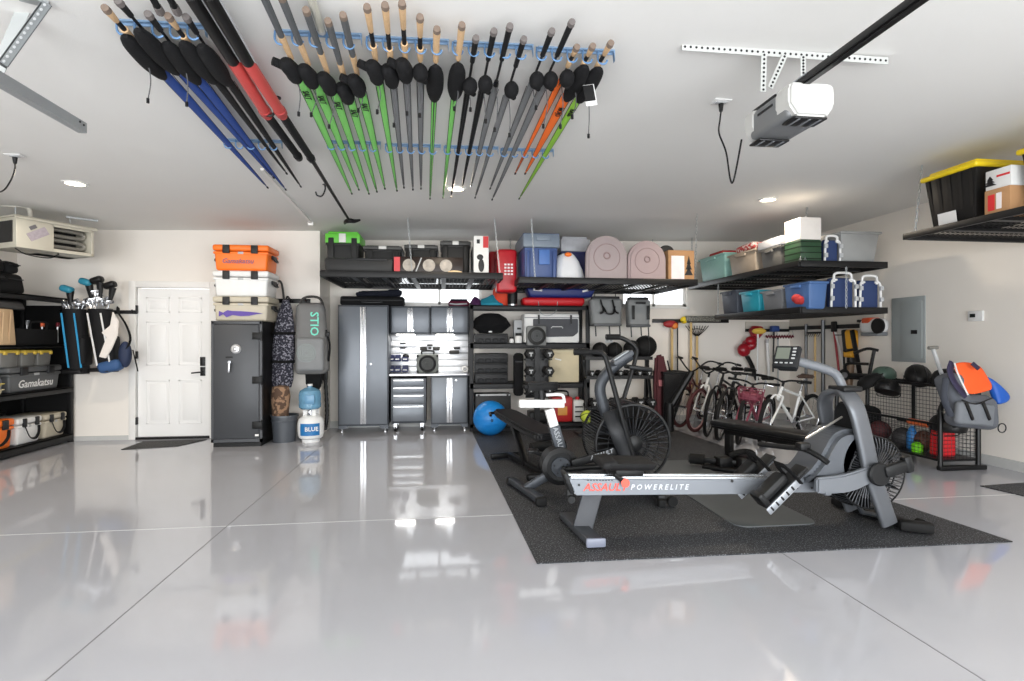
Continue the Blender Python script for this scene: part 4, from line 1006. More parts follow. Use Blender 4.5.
# tall locker
x0, x1 = X(338, YC), X(388.5, YC); zt = Z(363, 305, YC); zb = .10
t = thing('tall_cabinet', 'tall grey two-door locker with full-height bright pulls by the corner', 'cabinet', ((x0 + x1) / 2, YC, 0))
b = MB(); b.span((x0, YC, zb), (x1, YB2 - .01, zt), bev=.004); b.prism([(x0, zb), (x0, zb - .05), (x0 + .1, zb - .05), (x0 + .14, zb - .01), (x1 - .14, zb - .01), (x1 - .1, zb - .05), (x1, zb - .05), (x1, zb)], YC, YC + .02); b.build('body', CABD, t, world=True)
doors(t, x0 + .012, x1 - .012, YC, zb + .015, zt - .02); feet(t, x0, x1, YC, YB2, .06)
b = MB(); b.cyl((X(371, YC), YC - .024, Z(371, 364, YC)), (X(371, YC), YC - .016, Z(371, 364, YC)), .012); b.build('lock', PULL, t, world=True)
LOCKTOP = zt
# wall cabinets
YW = 8.24
LEDM = mat('led_strip', (255, 252, 245), .4, emit=6.0)
for lab, pa, pb in (('grey two-door wall cabinet next to the tall locker', 390.5, 430), ('grey two-door wall cabinet above the speaker, right of its twin', 430.6, 468.5)):
    x0, x1 = X(pa, YW), X(pb, YW); z0_, z1_ = Z(pa, 334, YW), Z(pa, 306, YW)
    t = thing('wall_cabinet', lab, 'cabinet', ((x0 + x1) / 2, YW, z0_), 0, 'grey wall cabinets')
    b = MB(); b.span((x0, YW, z0_), (x1, YB2 - .005, z1_), bev=.004); b.build('body', CABD, t, world=True)
    doors(t, x0 + .012, x1 - .012, YW, z0_ + .02, z1_ - .02)
    b = MB(); b.cyl(((x0*.42 + x1*.58), YW - .024, z0_ + .05), ((x0*.42 + x1*.58), YW - .016, z0_ + .05), .012); b.build('lock', PULL, t, world=True)
    b = MB(); xa, xb = x0 + .08, x0 + .08 + (x1 - x0) * .48
    b.span((xa, YW + .04, z0_ - .018), (xb, YW + .08, z0_ - .001), bev=.004); b.build('led_light', LEDM, t, world=True)
    l = bpy.data.lights.new('led', 'AREA'); l.shape = 'RECTANGLE'; l.size = xb - xa; l.size_y = .04; l.energy = 2.6; l.color = (1, .97, .92)
    o = bpy.data.objects.new('led_glow', l); COL.objects.link(o); o.parent = t; o.location = ((xa + xb) / 2 - (x0 + x1) / 2, .06, -.02)
WCTOP = z1_; WC0 = X(390.5, YW)
# slat-wall backsplash
xa, xb = X(389, 8.5), X(468.5, 8.5); za, zb_ = Z(430, 373, 8.5), Z(430, 334, 8.5)
t = thing('slat_wall', 'white metal slat wall panel between worktop and wall cabinets', 'panel', ((xa + xb) / 2, YB2, za))
b = MB(); b.span((xa, 8.53, za), (xb, YB2 - .002, zb_)); b.build('panel', mat('panel_shadow', (150, 152, 156), .4), t, world=True)
n = 6
for i in range(n):
    z0_ = za + (zb_ - za) * i / n
    b = MB(); b.span((xa, 8.512, z0_ + .004), (xb, 8.532, z0_ + (zb_ - za) / n - .006), bev=.004); b.build('slat', mat('slat_white', (228, 230, 234), .3, .2), t, world=True)
# worktop, drawer cabinet, base cabinet
z0_, z1_ = Z(430, 376, YC), Z(430, 372, YC)
zt = z0_
t = thing('worktop', 'stainless steel worktop over the drawers and base cabinet', 'worktop', (X(430, YC), YC, zt))
b = MB(); b.span((X(389, YC), YC - .02, zt), (X(469.5, YC), YB2 - .06, zt + .035), bev=.006); b.build('top', STEEL, t, world=True)
WTOP = zt + .035
x0, x1 = X(391, YC), X(426, YC); zb = .12; zc1 = zt - .03
t = thing('drawer_cabinet', 'grey rolling cabinet of five drawers with bright pulls', 'cabinet', ((x0 + x1) / 2, YC, 0))
b = MB(); b.span((x0, YC, zb), (x1, YB2 - .06, zc1), bev=.004); b.build('body', CABD, t, world=True)
rows = [378.2, 386, 393, 403, 408.0, 421]
ys_ = [(378.3, 385.7, 380.5), (386.2, 393.0, 388.2), (393.5, 403.4, 396), (404, 421, 406.7)]
for a, c, h in ys_:
    b = MB(); b.span((x0 + .03, YC - .018, Z(408, c, YC)), (x1 - .03, YC, Z(408, a, YC)), bev=.003); d = b.build('drawer', CAB, t, world=True)
    b = MB(); b.span((x0 + .035, YC - .034, Z(408, h + .9, YC)), (x1 - .035, YC - .016, Z(408, h - 1.2, YC)), bev=.005); b.build('pull', PULL, d, world=True)
for x in (x0 + .06, x1 - .06):
    for y in (YC + .06, YB2 - .14):
        b = MB(); b.cyl((x - .015, y, .04), (x + .015, y, .04), .04, n=16); w_ = b.build('caster', BLACK, t, world=True)
        b = MB(); b.span((x - .022, y - .03, .05), (x + .022, y + .03, zb)); b.build('fork', STEEL, w_, world=True)
t = thing('base_cabinet', 'grey two-door base cabinet on feet right of the drawers', 'cabinet', (X(448, YC), YC, 0))
x0, x1 = X(431, YC), X(468, YC); zb = .10
b = MB(); b.span((x0, YC, zb), (x1, YB2 - .06, zt - .002), bev=.004); b.prism([(x0, zb), (x0, zb - .05), (x0 + .08, zb - .05), (x0 + .12, zb - .01), (x1 - .12, zb - .01), (x1 - .08, zb - .05), (x1, zb - .05), (x1, zb)], YC, YC + .02); b.build('body', CABD, t, world=True)
doors(t, x0 + .012, x1 - .012, YC, zb + .015, zt - .02); feet(t, x0, x1, YC, YB2 - .06, .06)
b = MB(); b.cyl((X(456, YC), YC - .024, Z(456, 380, YC)), (X(456, YC), YC - .016, Z(456, 380, YC)), .012); b.build('lock', PULL, t, world=True)
# things on the worktop and the slat wall
yk = 8.25; x0, x1 = X(416.5, yk), X(438.5, yk); zt_ = Z(427, 354.5, yk); w = x1 - x0; h = zt_ - WTOP
t = thing('speaker', 'grey rugged speaker with a round grille standing on the worktop', 'speaker', ((x0 + x1) / 2, yk + .1, WTOP))
SPK = mat('speaker_grey', (104, 108, 104), .5)
b = MB(); b.box((0, 0, h / 2), (w, .2, h), bev=.02); b.build('body', SPK, t)
b = MB(); b.torus((0, -.103, h * .5), w * .36, .014, 'y', 28, 8); b.build('grille_ring', CHAR, t)
b = MB(); b.lathe([(w * .34, 0), (w * .3, .012), (0, .02)], (0, -.098, h * .5), n=24, rot=(R(90), 0, 0)); b.build('grille', CHAR, t)
for k in range(3): b = MB(); b.torus((0, -.117 + k * .003, h * .5), w * (.08 + .08 * k), .004, 'y', 20, 5); b.build('grille_line', SPK, t)
b = MB(); b.tube(smoothpath([(-w * .28, 0, h), (-w * .24, 0, h + .05), (w * .24, 0, h + .05), (w * .28, 0, h)], 5), .014, 8); b.build('handle', CHAR, t)
for sx in (-1, 1):
    for sz in (.08, .92): b = MB(); b.box((sx * w * .45, -.1, h * sz), (w * .1, .03, h * .12), bev=.008); b.build('corner_guard', CHAR, t)
def walltool(name, label, cat, px, py, build):
    c = aty(px, py, 8.505); t = thing(name, label, cat, c); build(t); return t
def clampy(t):
    b = MB(); b.box((0, -.02, 0), (.05, .04, .03), bev=.008); b.box((0, -.03, .045), (.09, .03, .03), bev=.008); b.build('mount', mat('olive_black', (50, 48, 44), .5), t)
    for s in (-1, 1): b = MB(); b.box((s * .1, -.025, -.01), (.11, .05, .06), bev=.015); b.build('jaw', mat('olive_black', (50, 48, 44), .5), t)
walltool('tool_holder', 'dark two-jawed tool holder on the slat wall above the speaker', 'holder', 430, 348, clampy)
def bracket(t):
    b = MB(); b.box((.05, -.03, 0), (.16, .05, .06), bev=.015); b.build('body', mat('olive_black', (50, 48, 44), .5), t)
    b = MB(); b.box((.09, -.03, .06), (.1, .03, .04), bev=.01); b.build('clip', CHAR, t)
    b = MB(); b.bar((.1, -.03, -.01), (.28, -.03, -.015), .02, .02); b.build('arm', GREYP, t)
walltool('tool_holder', 'dark tool holder with a grey arm at the right of the slat wall', 'holder', 451, 352, bracket)
def hookset(t):
    b = MB(); b.bar((-.2, -.02, 0), (.2, -.02, 0), .012, .012); b.build('bar', LGREY, t)
    for s in (-1, 1): b = MB(); b.box((.0, -.03, s * .035), (.09, .04, .028), bev=.008); b.build('clip', CHAR, t)
walltool('tool_holder', 'thin grey bar with dark clips at the left of the slat wall', 'holder', 403, 345.5, hookset)
NVB = mat('navy_bin', (38, 44, 84), .5)
for k, (px, py, lab) in enumerate(((392, 358, 'navy parts bin at the left edge of the upper row'), (398, 358, 'navy parts bin in the middle of the upper row'), (405.5, 358, 'navy parts bin with a black item at the right of the upper row'), (392, 368.5, 'navy parts bin at the left edge of the lower row'), (398, 368.5, 'navy parts bin in the middle of the lower row'), (405.5, 368.5, 'navy parts bin at the right of the lower row'))):
    c = aty(px, py, 8.5); t = thing('parts_bin', lab, 'bin', c, 0, 'navy parts bins')
    b = MB(); b.prism([(-.105, -.05), (.0, -.05), (.0, .05), (-.01, .05), (-.01, -.04), (-.08, -.04), (-.1, .02), (-.115, .02)], -.042, .042, 'x'); b.box((-.045, -.05, -.02), (.006, .09, .05)); b.box((.045, -.05, -.02), (.006, .09, .05)); b.build('bin', NVB, t)
    b = MB(); b.box((0, -.112, -.015), (.06, .004, .02), rot=(R(-18), 0, 0)); b.build('label_strip', LGREY, t)
    if k == 2: b = MB(); b.ball((0.01, -.05, .03), (.05, .04, .04), 10, 7); b.build('contents', BLACK, t)
c = aty(465, 372, 8.3); t = thing('tape_roll', 'small white roll standing on the worktop at its right end', 'roll', (c.x, 8.3, WTOP)); b = MB(); b.torus((0, 0, .05), .035, .016, 'y', 18, 8); b.build('roll', WHITE, t); b = MB(); b.torus((0, 0, .05), .021, .006, 'y', 16, 6); b.build('core', GREYP, t)
# on top of the cabinets
z = LOCKTOP; x0, x1 = X(339, YC), X(403.5, YC); h = Z(370, 296, YC) - z
t = thing('rifle_case', 'long black flat bag lying on top of the tall locker', 'case', ((x0 + x1) / 2, YC + .2, max(z, WCTOP))); w = x1 - x0
b = MB(); b.box((0, 0, h / 2), (w, .3, h), bev=.03, seg=3, top=(1.0, .85)); b.build('body', DARKF, t)
b = MB(); b.box((0, -.15, h * .55), (w * .96, .01, .01)); b.build('zip', CHAR, t)
b = MB(); b.tube(smoothpath([(-.15, -.15, h * .5), (-.12, -.18, h * .3), (.12, -.18, h * .3), (.15, -.15, h * .5)], 4), .012, 6); b.build('handle', CHAR, t)
zt = max(z, WCTOP) + h
t = thing('jacket', 'dark navy jacket heaped on the long black bag', 'jacket', (X(378, YC), YC + .22, zt))
b = MB()
b.box((0, 0, .045), (.62, .22, .09), bev=.042, seg=3); b.box((.22, -.02, .06), (.22, .18, .1), bev=.045, seg=3); b.box((-.24, 0, .03), (.2, .2, .06), bev=.028, seg=3)
for v in b.bm.verts: v.co.z *= 1 + .35 * math.sin(v.co.x * 21) * math.sin(v.co.y * 25 + 1); v.co.z = max(v.co.z, 0.001)
b.build('cloth', mat('navy_cloth', (24, 30, 50), .85, bump=.4, bscale=30), t)
t = thing('hard_bag', 'maroon and navy bag lying on top of the right wall cabinet', 'bag', (X(459, YW), YW + .12, WCTOP))
b = MB(); b.box((0, 0, .05), (.34, .2, .09), bev=.04, seg=3, top=(.9, .7)); b.build('bag', mat('maroon_nylon', (96, 26, 52), .6, bump=.3), t)
b = MB(); b.box((0, 0, .1), (.26, .14, .03), bev=.012); b.build('flap', mat('navy_cloth', (24, 30, 50), .85, bump=.4, bscale=30), t)
b = MB(); b.tube(smoothpath([(-.14, -.1, .04), (-.05, -.12, .03), (.05, -.12, .035), (.12, -.1, .04)], 4), .012, 6); b.build('white_cord', LGREY, t)

# ------------------------------------------------------------------ black shelving unit
YS = 7.95; US0, US1 = X(470, YS), X(590, YS); UD = .5
t = thing('storage_shelf', 'black steel shelving unit of cases and coolers right of the cabinets', 'shelf', ((US0 + US1) / 2, YS + UD / 2, 0))
SB = mat('shelf_grey_black', (54, 55, 58), .5)
UL = []
for py0, py1 in ((305.5, 309.5), (343, 348.5), (383, 388.5), (429.5, 434)):
    z1_, z0_ = Z(530, py0, YS), Z(530, py1, YS)
    if py0 > 420: z1_, z0_ = .11, .05
    UL.append(z1_)
    b = MB(); b.span((US0, YS, z0_), (US1, YS + .03, z1_), bev=.003); b.span((US0, YS + UD - .03, z0_), (US1, YS + UD, z1_)); b.span((US0, YS, z1_ - .015), (US1, YS + UD, z1_)); b.build('shelf_board', SB, t, world=True)
for x in (US0 + .022, US1 - .03):
    for y in (YS + .02, YS + UD - .02):
        b = MB(); b.span((x - .03, y - .02, 0), (x + .03, y + .02, UL[0] + .01), bev=.003); b.build('post', SB, t, world=True)
def px_box(name, label, cat, px0, px1, py0, z, y, d, m, group=None, bev=.01, parts=()):
    x0, x1 = X(px0, y), X(px1, y); h = Z((px0 + px1) / 2, py0, y) - z; w = x1 - x0
    t = thing(name, label, cat, ((x0 + x1) / 2, y + d / 2, z), 0, group)
    b = MB(); b.box((0, 0, h / 2), (w, d, h), bev=bev); b.build('body', m, t)
    return t, w, h
y = YS + .04
CASEM = mat('case_charcoal', (54, 55, 59), .5)
def orgcase(label, px0, px1, py0, z, y):
    t, w, h = px_box('organizer_case', label, 'case', px0, px1, py0, z, y, .36, CASEM, 'charcoal organizer cases', .012)
    b = MB(); b.box((0, -.18, h * .9), (w * .98, .02, h * .14), bev=.006); b.build('lid_edge', CHAR, t)
    for i in range(4):
        b = MB(); b.tube(smoothpath([((i - 1.5) * w * .22 - .03, -.183, h * .12), ((i - 1.5) * w * .22 - .03, -.187, h * .4), ((i - 1.5) * w * .22 + .03, -.187, h * .4), ((i - 1.5) * w * .22 + .03, -.183, h * .12)], 3), .007, 5); b.build('latch_loop', mat('case_dark', (36, 36, 38), .5), t)
    return z + h
orgcase('charcoal organizer case alone under the black oval bag', 475, 508, 333.5, UL[1], y)
z = UL[2]
for py, lab in ((373, 'charcoal organizer case at the bottom of the stack of three'), (363, 'charcoal organizer case in the middle of the stack of three'), (353.5, 'charcoal organizer case on top of the stack of three')): z = orgcase(lab, 475, 508, py, z, y) + .001
c = aty(491.5, 323, y + .1); t = thing('oval_bag', 'black oval bag lying on the upper organizer case', 'bag', (c.x, y + .2, Z(491, 333, y) + .002)); w = (X(513, y) - X(471.5, y)); h = Z(491, 312.5, y) - Z(491, 333, y)
b = MB(); b.lathe([(0, 0), (w * .28, 0), (w * .5, h * .38), (w * .38, h * .75), (w * .2, h * .97), (0, h)], n=22, sq=(1, .55)); b.build('bag', DARKF, t)
b = MB(); b.box((-.02, -w * .2, h * .06), (.05, .02, .02)); b.build('white_tag', WHITE, t)
# jars
for k, (px, py0, zz, lab, rr) in enumerate(((519, 333, UL[1], 'white jar with a black lid standing left of the white cooler', .055), (512, 337, UL[1], 'small white bottle by the organizer case on the shelf', .035))):
    xx = X(px, y); h = Z(px, py0, y) - zz
    t = thing('jar', lab, 'jar', (xx, y + .06, zz)); b = MB(); b.lathe([(rr * .95, 0), (rr, .02), (rr, h * .66), (rr * .8, h * .74), (0, h * .74)], n=18); b.build('jar', WHITE, t)
    b = MB(); b.cyl((0, 0, h * .72), (0, 0, h), rr * .85); b.build('lid', BLACK, t)
xx = X(518.5, y); 
t = px_box('small_box', 'pale carton behind the white jar on the shelf', 'box', 514, 524, 320, UL[1], y + .2, .12, LGREY)[0]
b = MB(); b.box((0, -.062, .22), (.06, .004, .03)); b.build('dark_print', CHAR, t)
t, w, h = px_box('soft_cooler', 'white soft cooler with a big charcoal front pocket on the shelf', 'cooler', 524, 579.5, 313.5, UL[1], y, .38, mat('white_vinyl', (226, 226, 224), .5), bev=.03)
b = MB(); b.prism([(-w * .34, h * .82), (w * .47, h * .82), (w * .47, h * .35), (w * .38, h * .22), (-w * .2, h * .2), (-w * .34, h * .3)], -.21, -.186, bev=.008); b.build('front_pocket', mat('pocket_charcoal', (72, 73, 78), .7), t)
for s in (-.24, .34): b = MB(); b.box((w * s, -.215, h * .8), (.025, .02, h * .3)); b.build('strap', BLACK, t)
b = MB(); b.tube([(w * -.02, -.215, h * .5), (w * .0, -.22, h * .55), (w * .17, -.22, h * .55), (w * .19, -.215, h * .5)], .007, 6); b.build('pull_tab', WHITE, t)
b = MB(); b.box((0, -.19, h * .86), (w * .98, .012, .012)); b.build('zip', GREYP, t)
y2 = YS - .12
t = thing('round_fan', 'small grey square fan with round grille at the front of the shelf', 'fan', (X(537, y2), YS + .03, UL[1]))
t.location.y = YS - .05; w = X(548, y2) - X(527, y2); zc = Z(537, 338, y2) - UL[1]
t.location.z = Z(537, 346, y2)
w2 = w * .95
b = MB(); b.box((0, 0, w2 / 2), (w2, .1, w2), bev=.03); b.build('case', mat('fan_grey', (120, 122, 122), .5), t)
b = MB(); b.lathe([(w2 * .46, 0), (w2 * .45, .02), (w2 * .36, .026), (w2 * .34, .012), (0, .008)], (0, -.045, w2 / 2), n=26, rot=(R(90), 0, 0)); b.build('grille', mat('fan_dark', (50, 51, 50), .5), t)
for k in range(3): b = MB(); b.torus((0, -.062, w2 / 2), w2 * (.1 + .08 * k), .004, 'y', 20, 5); b.build('grille_ring', GREYP, t)
FANZ = t.location.z
# dumbbell tower in front of the shelving
YT = 7.62
HEX = mat('hex_rubber', (30, 30, 31), .55)
def dumbbell(label, loc, L=.26, r=.062, rz=0, group='hex dumbbells', mark=True, proto={}):
    key = (round(L, 3), round(r, 3))
    if key in proto:
        return dup(proto[key], loc, rz, label, group)
    t = thing('dumbbell', label, 'dumbbell', loc, rz, group)
    b = MB(); b.cyl((0, -L * .3, r), (0, L * .3, r), r * .24, n=10); b.build('handle', STEEL, t)
    for s in (-1, 1):
        b = MB(); prof = [(r * .82, s * L * .5), (r, s * L * .45), (r, s * L * .25), (r * .8, s * L * .2)]
        pts = [(0, s * L * .5, r), (0, s * L * .47, r), (0, s * L * .27, r), (0, s * L * .22, r)]
        b.tube(pts, [r * .8, r, r, r * .75], 6, up=(0, 0, 1)); hd = b.build('hex_head', HEX, t, smooth=20)
        if s == -1:
            b = MB(); b.box((0, -L * .5 - .002, r * 1.22), (r * .8, .004, r * .22)); b.box((0, -L * .5 - .002, r * .85), (r * .24, .004, r * .6)); b.build('pale_mark', LGREY, hd)
    proto[key] = t
    return t
t = thing('dumbbell_tower', 'black upright dumbbell tower standing in front of the shelving unit', 'rack', (X(539, YT), YT + .1, 0))
xc = X(539.5, YT); ztp = Z(539, 348, YT)
for s in (-1, 1):
    b = MB(); b.bar((xc + s * .02, YT + .22, .03), (xc + s * .02, YT + .2, ztp), .04, .05); b.build('upright', BLACKM, t, world=True)
    b = MB(); b.bar((xc + s * .22, YT - .05, .03), (xc + s * .22, YT + .35, .03), .05, .06, .008); b.build('foot', BLACKM, t, world=True)
b = MB(); b.bar((xc - .22, YT + .22, .03), (xc + .22, YT + .22, .03), .05, .06); b.build('cross_foot', BLACKM, t, world=True)
b = MB(); b.span((xc - .17, YT + .2, .5), (xc - .02, YT + .23, ztp - .02), bev=.004); b.span((xc + .02, YT + .2, .5), (xc + .17, YT + .23, ztp - .02), bev=.004); b.build('back_plate', BLACKM, t, world=True)
for r_, py in enumerate((355, 372, 390)):
    z_ = Z(539, py, YT) - .062
    for s in (-1, 1):
        xx = X(539.5 + s * 9.3, YT)
        b = MB(); b.bar((xc, YT + .2, z_ - .005), (xx + s * .06, YT + .2, z_ - .005), .05, .02); b.bar((xx - .05, YT + .04, z_ - .006), (xx - .05, YT + .24, z_ - .006), .015, .02); b.bar((xx + .05, YT + .04, z_ - .006), (xx + .05, YT + .24, z_ - .006), .015, .02); b.build('cradle', BLACKM, t, world=True)
        dumbbell('hex dumbbell on the tower, %s row, %s side' % (('top', 'middle', 'bottom')[r_], 'left' if s < 0 else 'right'), (xx, YT + .05, z_ + .006), .26, .07, 0, 'dumbbells on the tower')
t, w, h = px_box('towel_stack', 'dark bag hanging left of the dumbbell tower in front of the cases', 'bag', 514, 524, 353, Z(519, 396, YT + .25), YT + .2, .14, DARKF, bev=.05)
b = MB(); b.box((0, -.072, h * .8), (w * .7, .012, .02)); b.build('zip', CHAR, t)
t, w, h = px_box('file_box', 'beige storage box right of the dumbbell tower on the shelf', 'box', 549, 579, 349.5, UL[2], YS + .06, .36, mat('beige_box', (200, 188, 158), .6))
b = MB(); b.box((0, 0, h * .93), (w * 1.02, .37, h * .14), bev=.006); b.build('lid', mat('beige_box', (200, 188, 158), .6), t)
b = MB(); b.box((-w * .2, -.183, h * .7), (.1, .004, .02), rot=(0, R(14), 0)); b.build('paper_slip', WHITE, t)
# blue exercise ball and box at the bottom
c = aty(490.5, 414, 7.6); r = (X(508, 7.6) - X(473.5, 7.6)) / 2
t = thing('exercise_ball', 'big bright blue exercise ball resting against the bottom shelf', 'ball', (c.x, 7.62, 0)); zc = r
b = MB(); b.ball((0, 0, zc), r, 32, 20); b.build('ball', mat('ball_blue', (24, 128, 206), .4), t)
for k in (-1, 0, 1): b = MB(); b.torus((0, 0, zc + k * .06), math.sqrt(r * r - (k * .06) ** 2) + .0005, .003, 'z', 36, 5); b.build('ridge', mat('ball_blue', (24, 128, 206), .4), t)
b = MB(); b.cyl((0, -r - .001, zc - .0), (0, -r + .01, zc - .0), .018, n=12); b.build('plug', CHAR, t)
t, w, h = px_box('crate', 'dark crate with a pale top rail behind the blue exercise ball', 'crate', 475, 511, 394, UL[3], YS + .1, .3, BLACK, bev=.01)
b = MB(); b.box((0, -.155, h * .97), (w * .96, .02, .03), bev=.004); b.build('rail', LGREY, t)
for s in (-1, 1): b = MB(); b.box((s * w * .4, -.168, h * .96), (.03, .012, .03)); b.build('clip', BLACKM, t)
t, w, h = px_box('compressor', 'red portable generator on the floor level of the shelving', 'generator', 552, 573, 397, UL[3], YS + .02, .32, mat('engine_red', (176, 34, 36), .4), bev=.03)
b = MB(); b.tube(smoothpath([(-w * .4, 0, h), (-w * .3, 0, h + .07), (w * .3, 0, h + .07), (w * .4, 0, h)], 4), .014, 8); b.build('handle', BLACKM, t)
b = MB(); b.box((0, -.163, h * .45), (w * .45, .006, h * .35), bev=.002); b.build('yellow_panel', mat('amber_label', (214, 150, 70), .5), t)
b = MB(); b.box((-w * .44, -.06, h * .4), (w * .16, .24, h * .8), bev=.02); b.build('side_cowl', mat('engine_dark_red', (120, 24, 28), .5), t)
t, w, h = px_box('engine', 'pale grey pump engine standing right of the red generator', 'engine', 573.5, 584.5, 400, UL[3], YS + .02, .2, mat('engine_white', (206, 206, 202), .45), bev=.025)
for k in range(3): b = MB(); b.box((0, -.103, h * (.25 + .22 * k)), (w * .7, .012, .02)); b.build('fin', CHAR, t)
b = MB(); b.cyl((0, 0, h), (0, 0, h + .04), .03); b.build('cap', RED, t)
t, w, h = px_box('tool_case', 'low black tool case under the white pump engine', 'case', 530, 551, 412, UL[3], YS + .02, .3, BLACK, bev=.02)
b = MB(); b.tube(smoothpath([(-.08, -.15, h * .7), (-.06, -.19, h * .75), (.06, -.19, h * .75), (.08, -.15, h * .7)], 3), .01, 6); b.build('handle', CHAR, t)
c = aty(587, 417, 7.45); r = (X(593.5, 7.45) - X(580.5, 7.45)) / 2
t = thing('medicine_ball', 'small lime green ball resting near the dumbbell rack', 'ball', (c.x, 7.45, c.z - r))
b = MB(); b.ball((0, 0, r), r, 22, 14); b.build('ball', mat('lime_ball', (190, 206, 70), .5, bump=.4, bscale=60), t)
for rx in (0, 90): b = MB(); b.torus((0, 0, r), r * .995, .006, 'z', 24, 5, rot=Mx.Rotation(R(50 + rx), 3, 'X')); b.build('seam', mat('seam_dark', (70, 74, 40), .6), t)
zb = c.z - r
t2 = thing('ball_stand', 'low black stand under the lime green ball', 'stand', (c.x, 7.45, 0)); b = MB(); b.box((0, 0.02, .02), (.3, .3, .04), bev=.01); b.box((0, 0, zb / 2 + .01), (.08, .08, zb - .03)); b.build('column', BLACKM, t2); b = MB(); b.lathe([(.06, zb - .01), (.075, zb + .012), (.065, zb + .014), (.05, zb - .004), (0, zb - .004)], n=18); b.build('cup', BLACKM, t2)
# on top of the shelving
z = UL[0]; TEALF = mat('teal_cloth', (38, 150, 176), .8, bump=.4, bscale=22); PURF = mat('plum_cloth', (80, 36, 84), .8, bump=.4, bscale=22)
def heap(name, label, cat, px0, px1, py0, m, y=YS + .25, d=.3, seed=1):
    x0, x1 = X(px0, y), X(px1, y); h = Z((px0 + px1) / 2, py0, y) - z; w = x1 - x0
    t = thing(name, label, cat, ((x0 + x1) / 2, y, z))
    b = MB(); b.lathe([(0, 0), (w * .47, .0), (w * .5, h * .25), (w * .36, h * .6), (w * .16, h * .92), (0, h)], n=24, sq=(1, d / w))
    for v in b.bm.verts:
        k = .12 * math.sin(v.co.x * 31 + seed) + .12 * math.sin(v.co.y * 37 + seed * 2)
        v.co.z = max(0, v.co.z * (1 + k)); v.co.x *= 1 + .06 * math.sin(v.co.z * 60 + seed)
    b.build('cloth', m, t); return t
heap('tarp', 'teal tarp heaped on top of the shelving unit', 'tarp', 478, 506, 296.5, TEALF, seed=1)
heap('jacket', 'plum jacket heaped at the left end of the shelving top', 'jacket', 470, 482, 297, PURF, seed=4)
t = thing('canister', 'black cylinder canister on top of the shelving unit', 'canister', (X(512.5, YS + .08), YS + .08, z)); h = Z(512.5, 288, YS + .08) - z; r = (X(517.5, YS) - X(507.5, YS)) / 2
b = MB(); b.cyl((0, 0, .02), (0, 0, h * .9), r, n=22); b.build('body', BLACK, t); b = MB(); b.cyl((0, 0, 0), (0, 0, .022), r * .98); b.build('steel_base', STEEL, t); b = MB(); b.lathe([(r * .9, h * .9), (r * .8, h * .96), (r * .3, h), (0, h)], n=20); b.build('lid', CHAR, t)
x0, x1 = X(522, YS + .06), X(586, YS + .06); h = Z(554, 297.5, YS + .06) - z
t = thing('inflatable', 'red padded float lying on top of the shelving unit', 'float', ((x0 + x1) / 2, YS + .2, z)); w = x1 - x0
b = MB(); b.box((0, 0, h / 2), (w, .3, h), bev=.05, seg=4, taper=(.95, .9)); b.build('pad', mat('float_red', (206, 26, 34), .5), t)
b = MB(); b.tube(smoothpath([(-w * .25, -.15, h * .5), (-w * .22, -.17, -.1), (-w * .1, -.17, -.15), (w * .02, -.17, -.08), (w * .05, -.15, h * .5)], 6), .005, 6); b.build('cord', LGREY, t)
zt = z + h; x0, x1 = X(526, YS + .06), X(596, YS + .06); h2 = Z(560, 288, YS + .06) - zt
t = thing('folded_sled', 'dark blue folded vinyl sled lying on the red float', 'sled', ((x0 + x1) / 2, YS + .2, zt + .001)); w = x1 - x0
b = MB(); b.box((0, 0, h2 / 2), (w, .32, h2), bev=.035, seg=3, taper=(.88, .9)); b.build('pad', mat('vinyl_navy', (24, 42, 110), .45), t)
for px, s in ((-.34, .1), (.36, -.22)): b = MB(); b.box((w * px, -.165, h2 * .75), (.14, .012, .03), rot=(0, R(s * 60), 0), bev=.004); b.build('white_mark', WHITE, t)
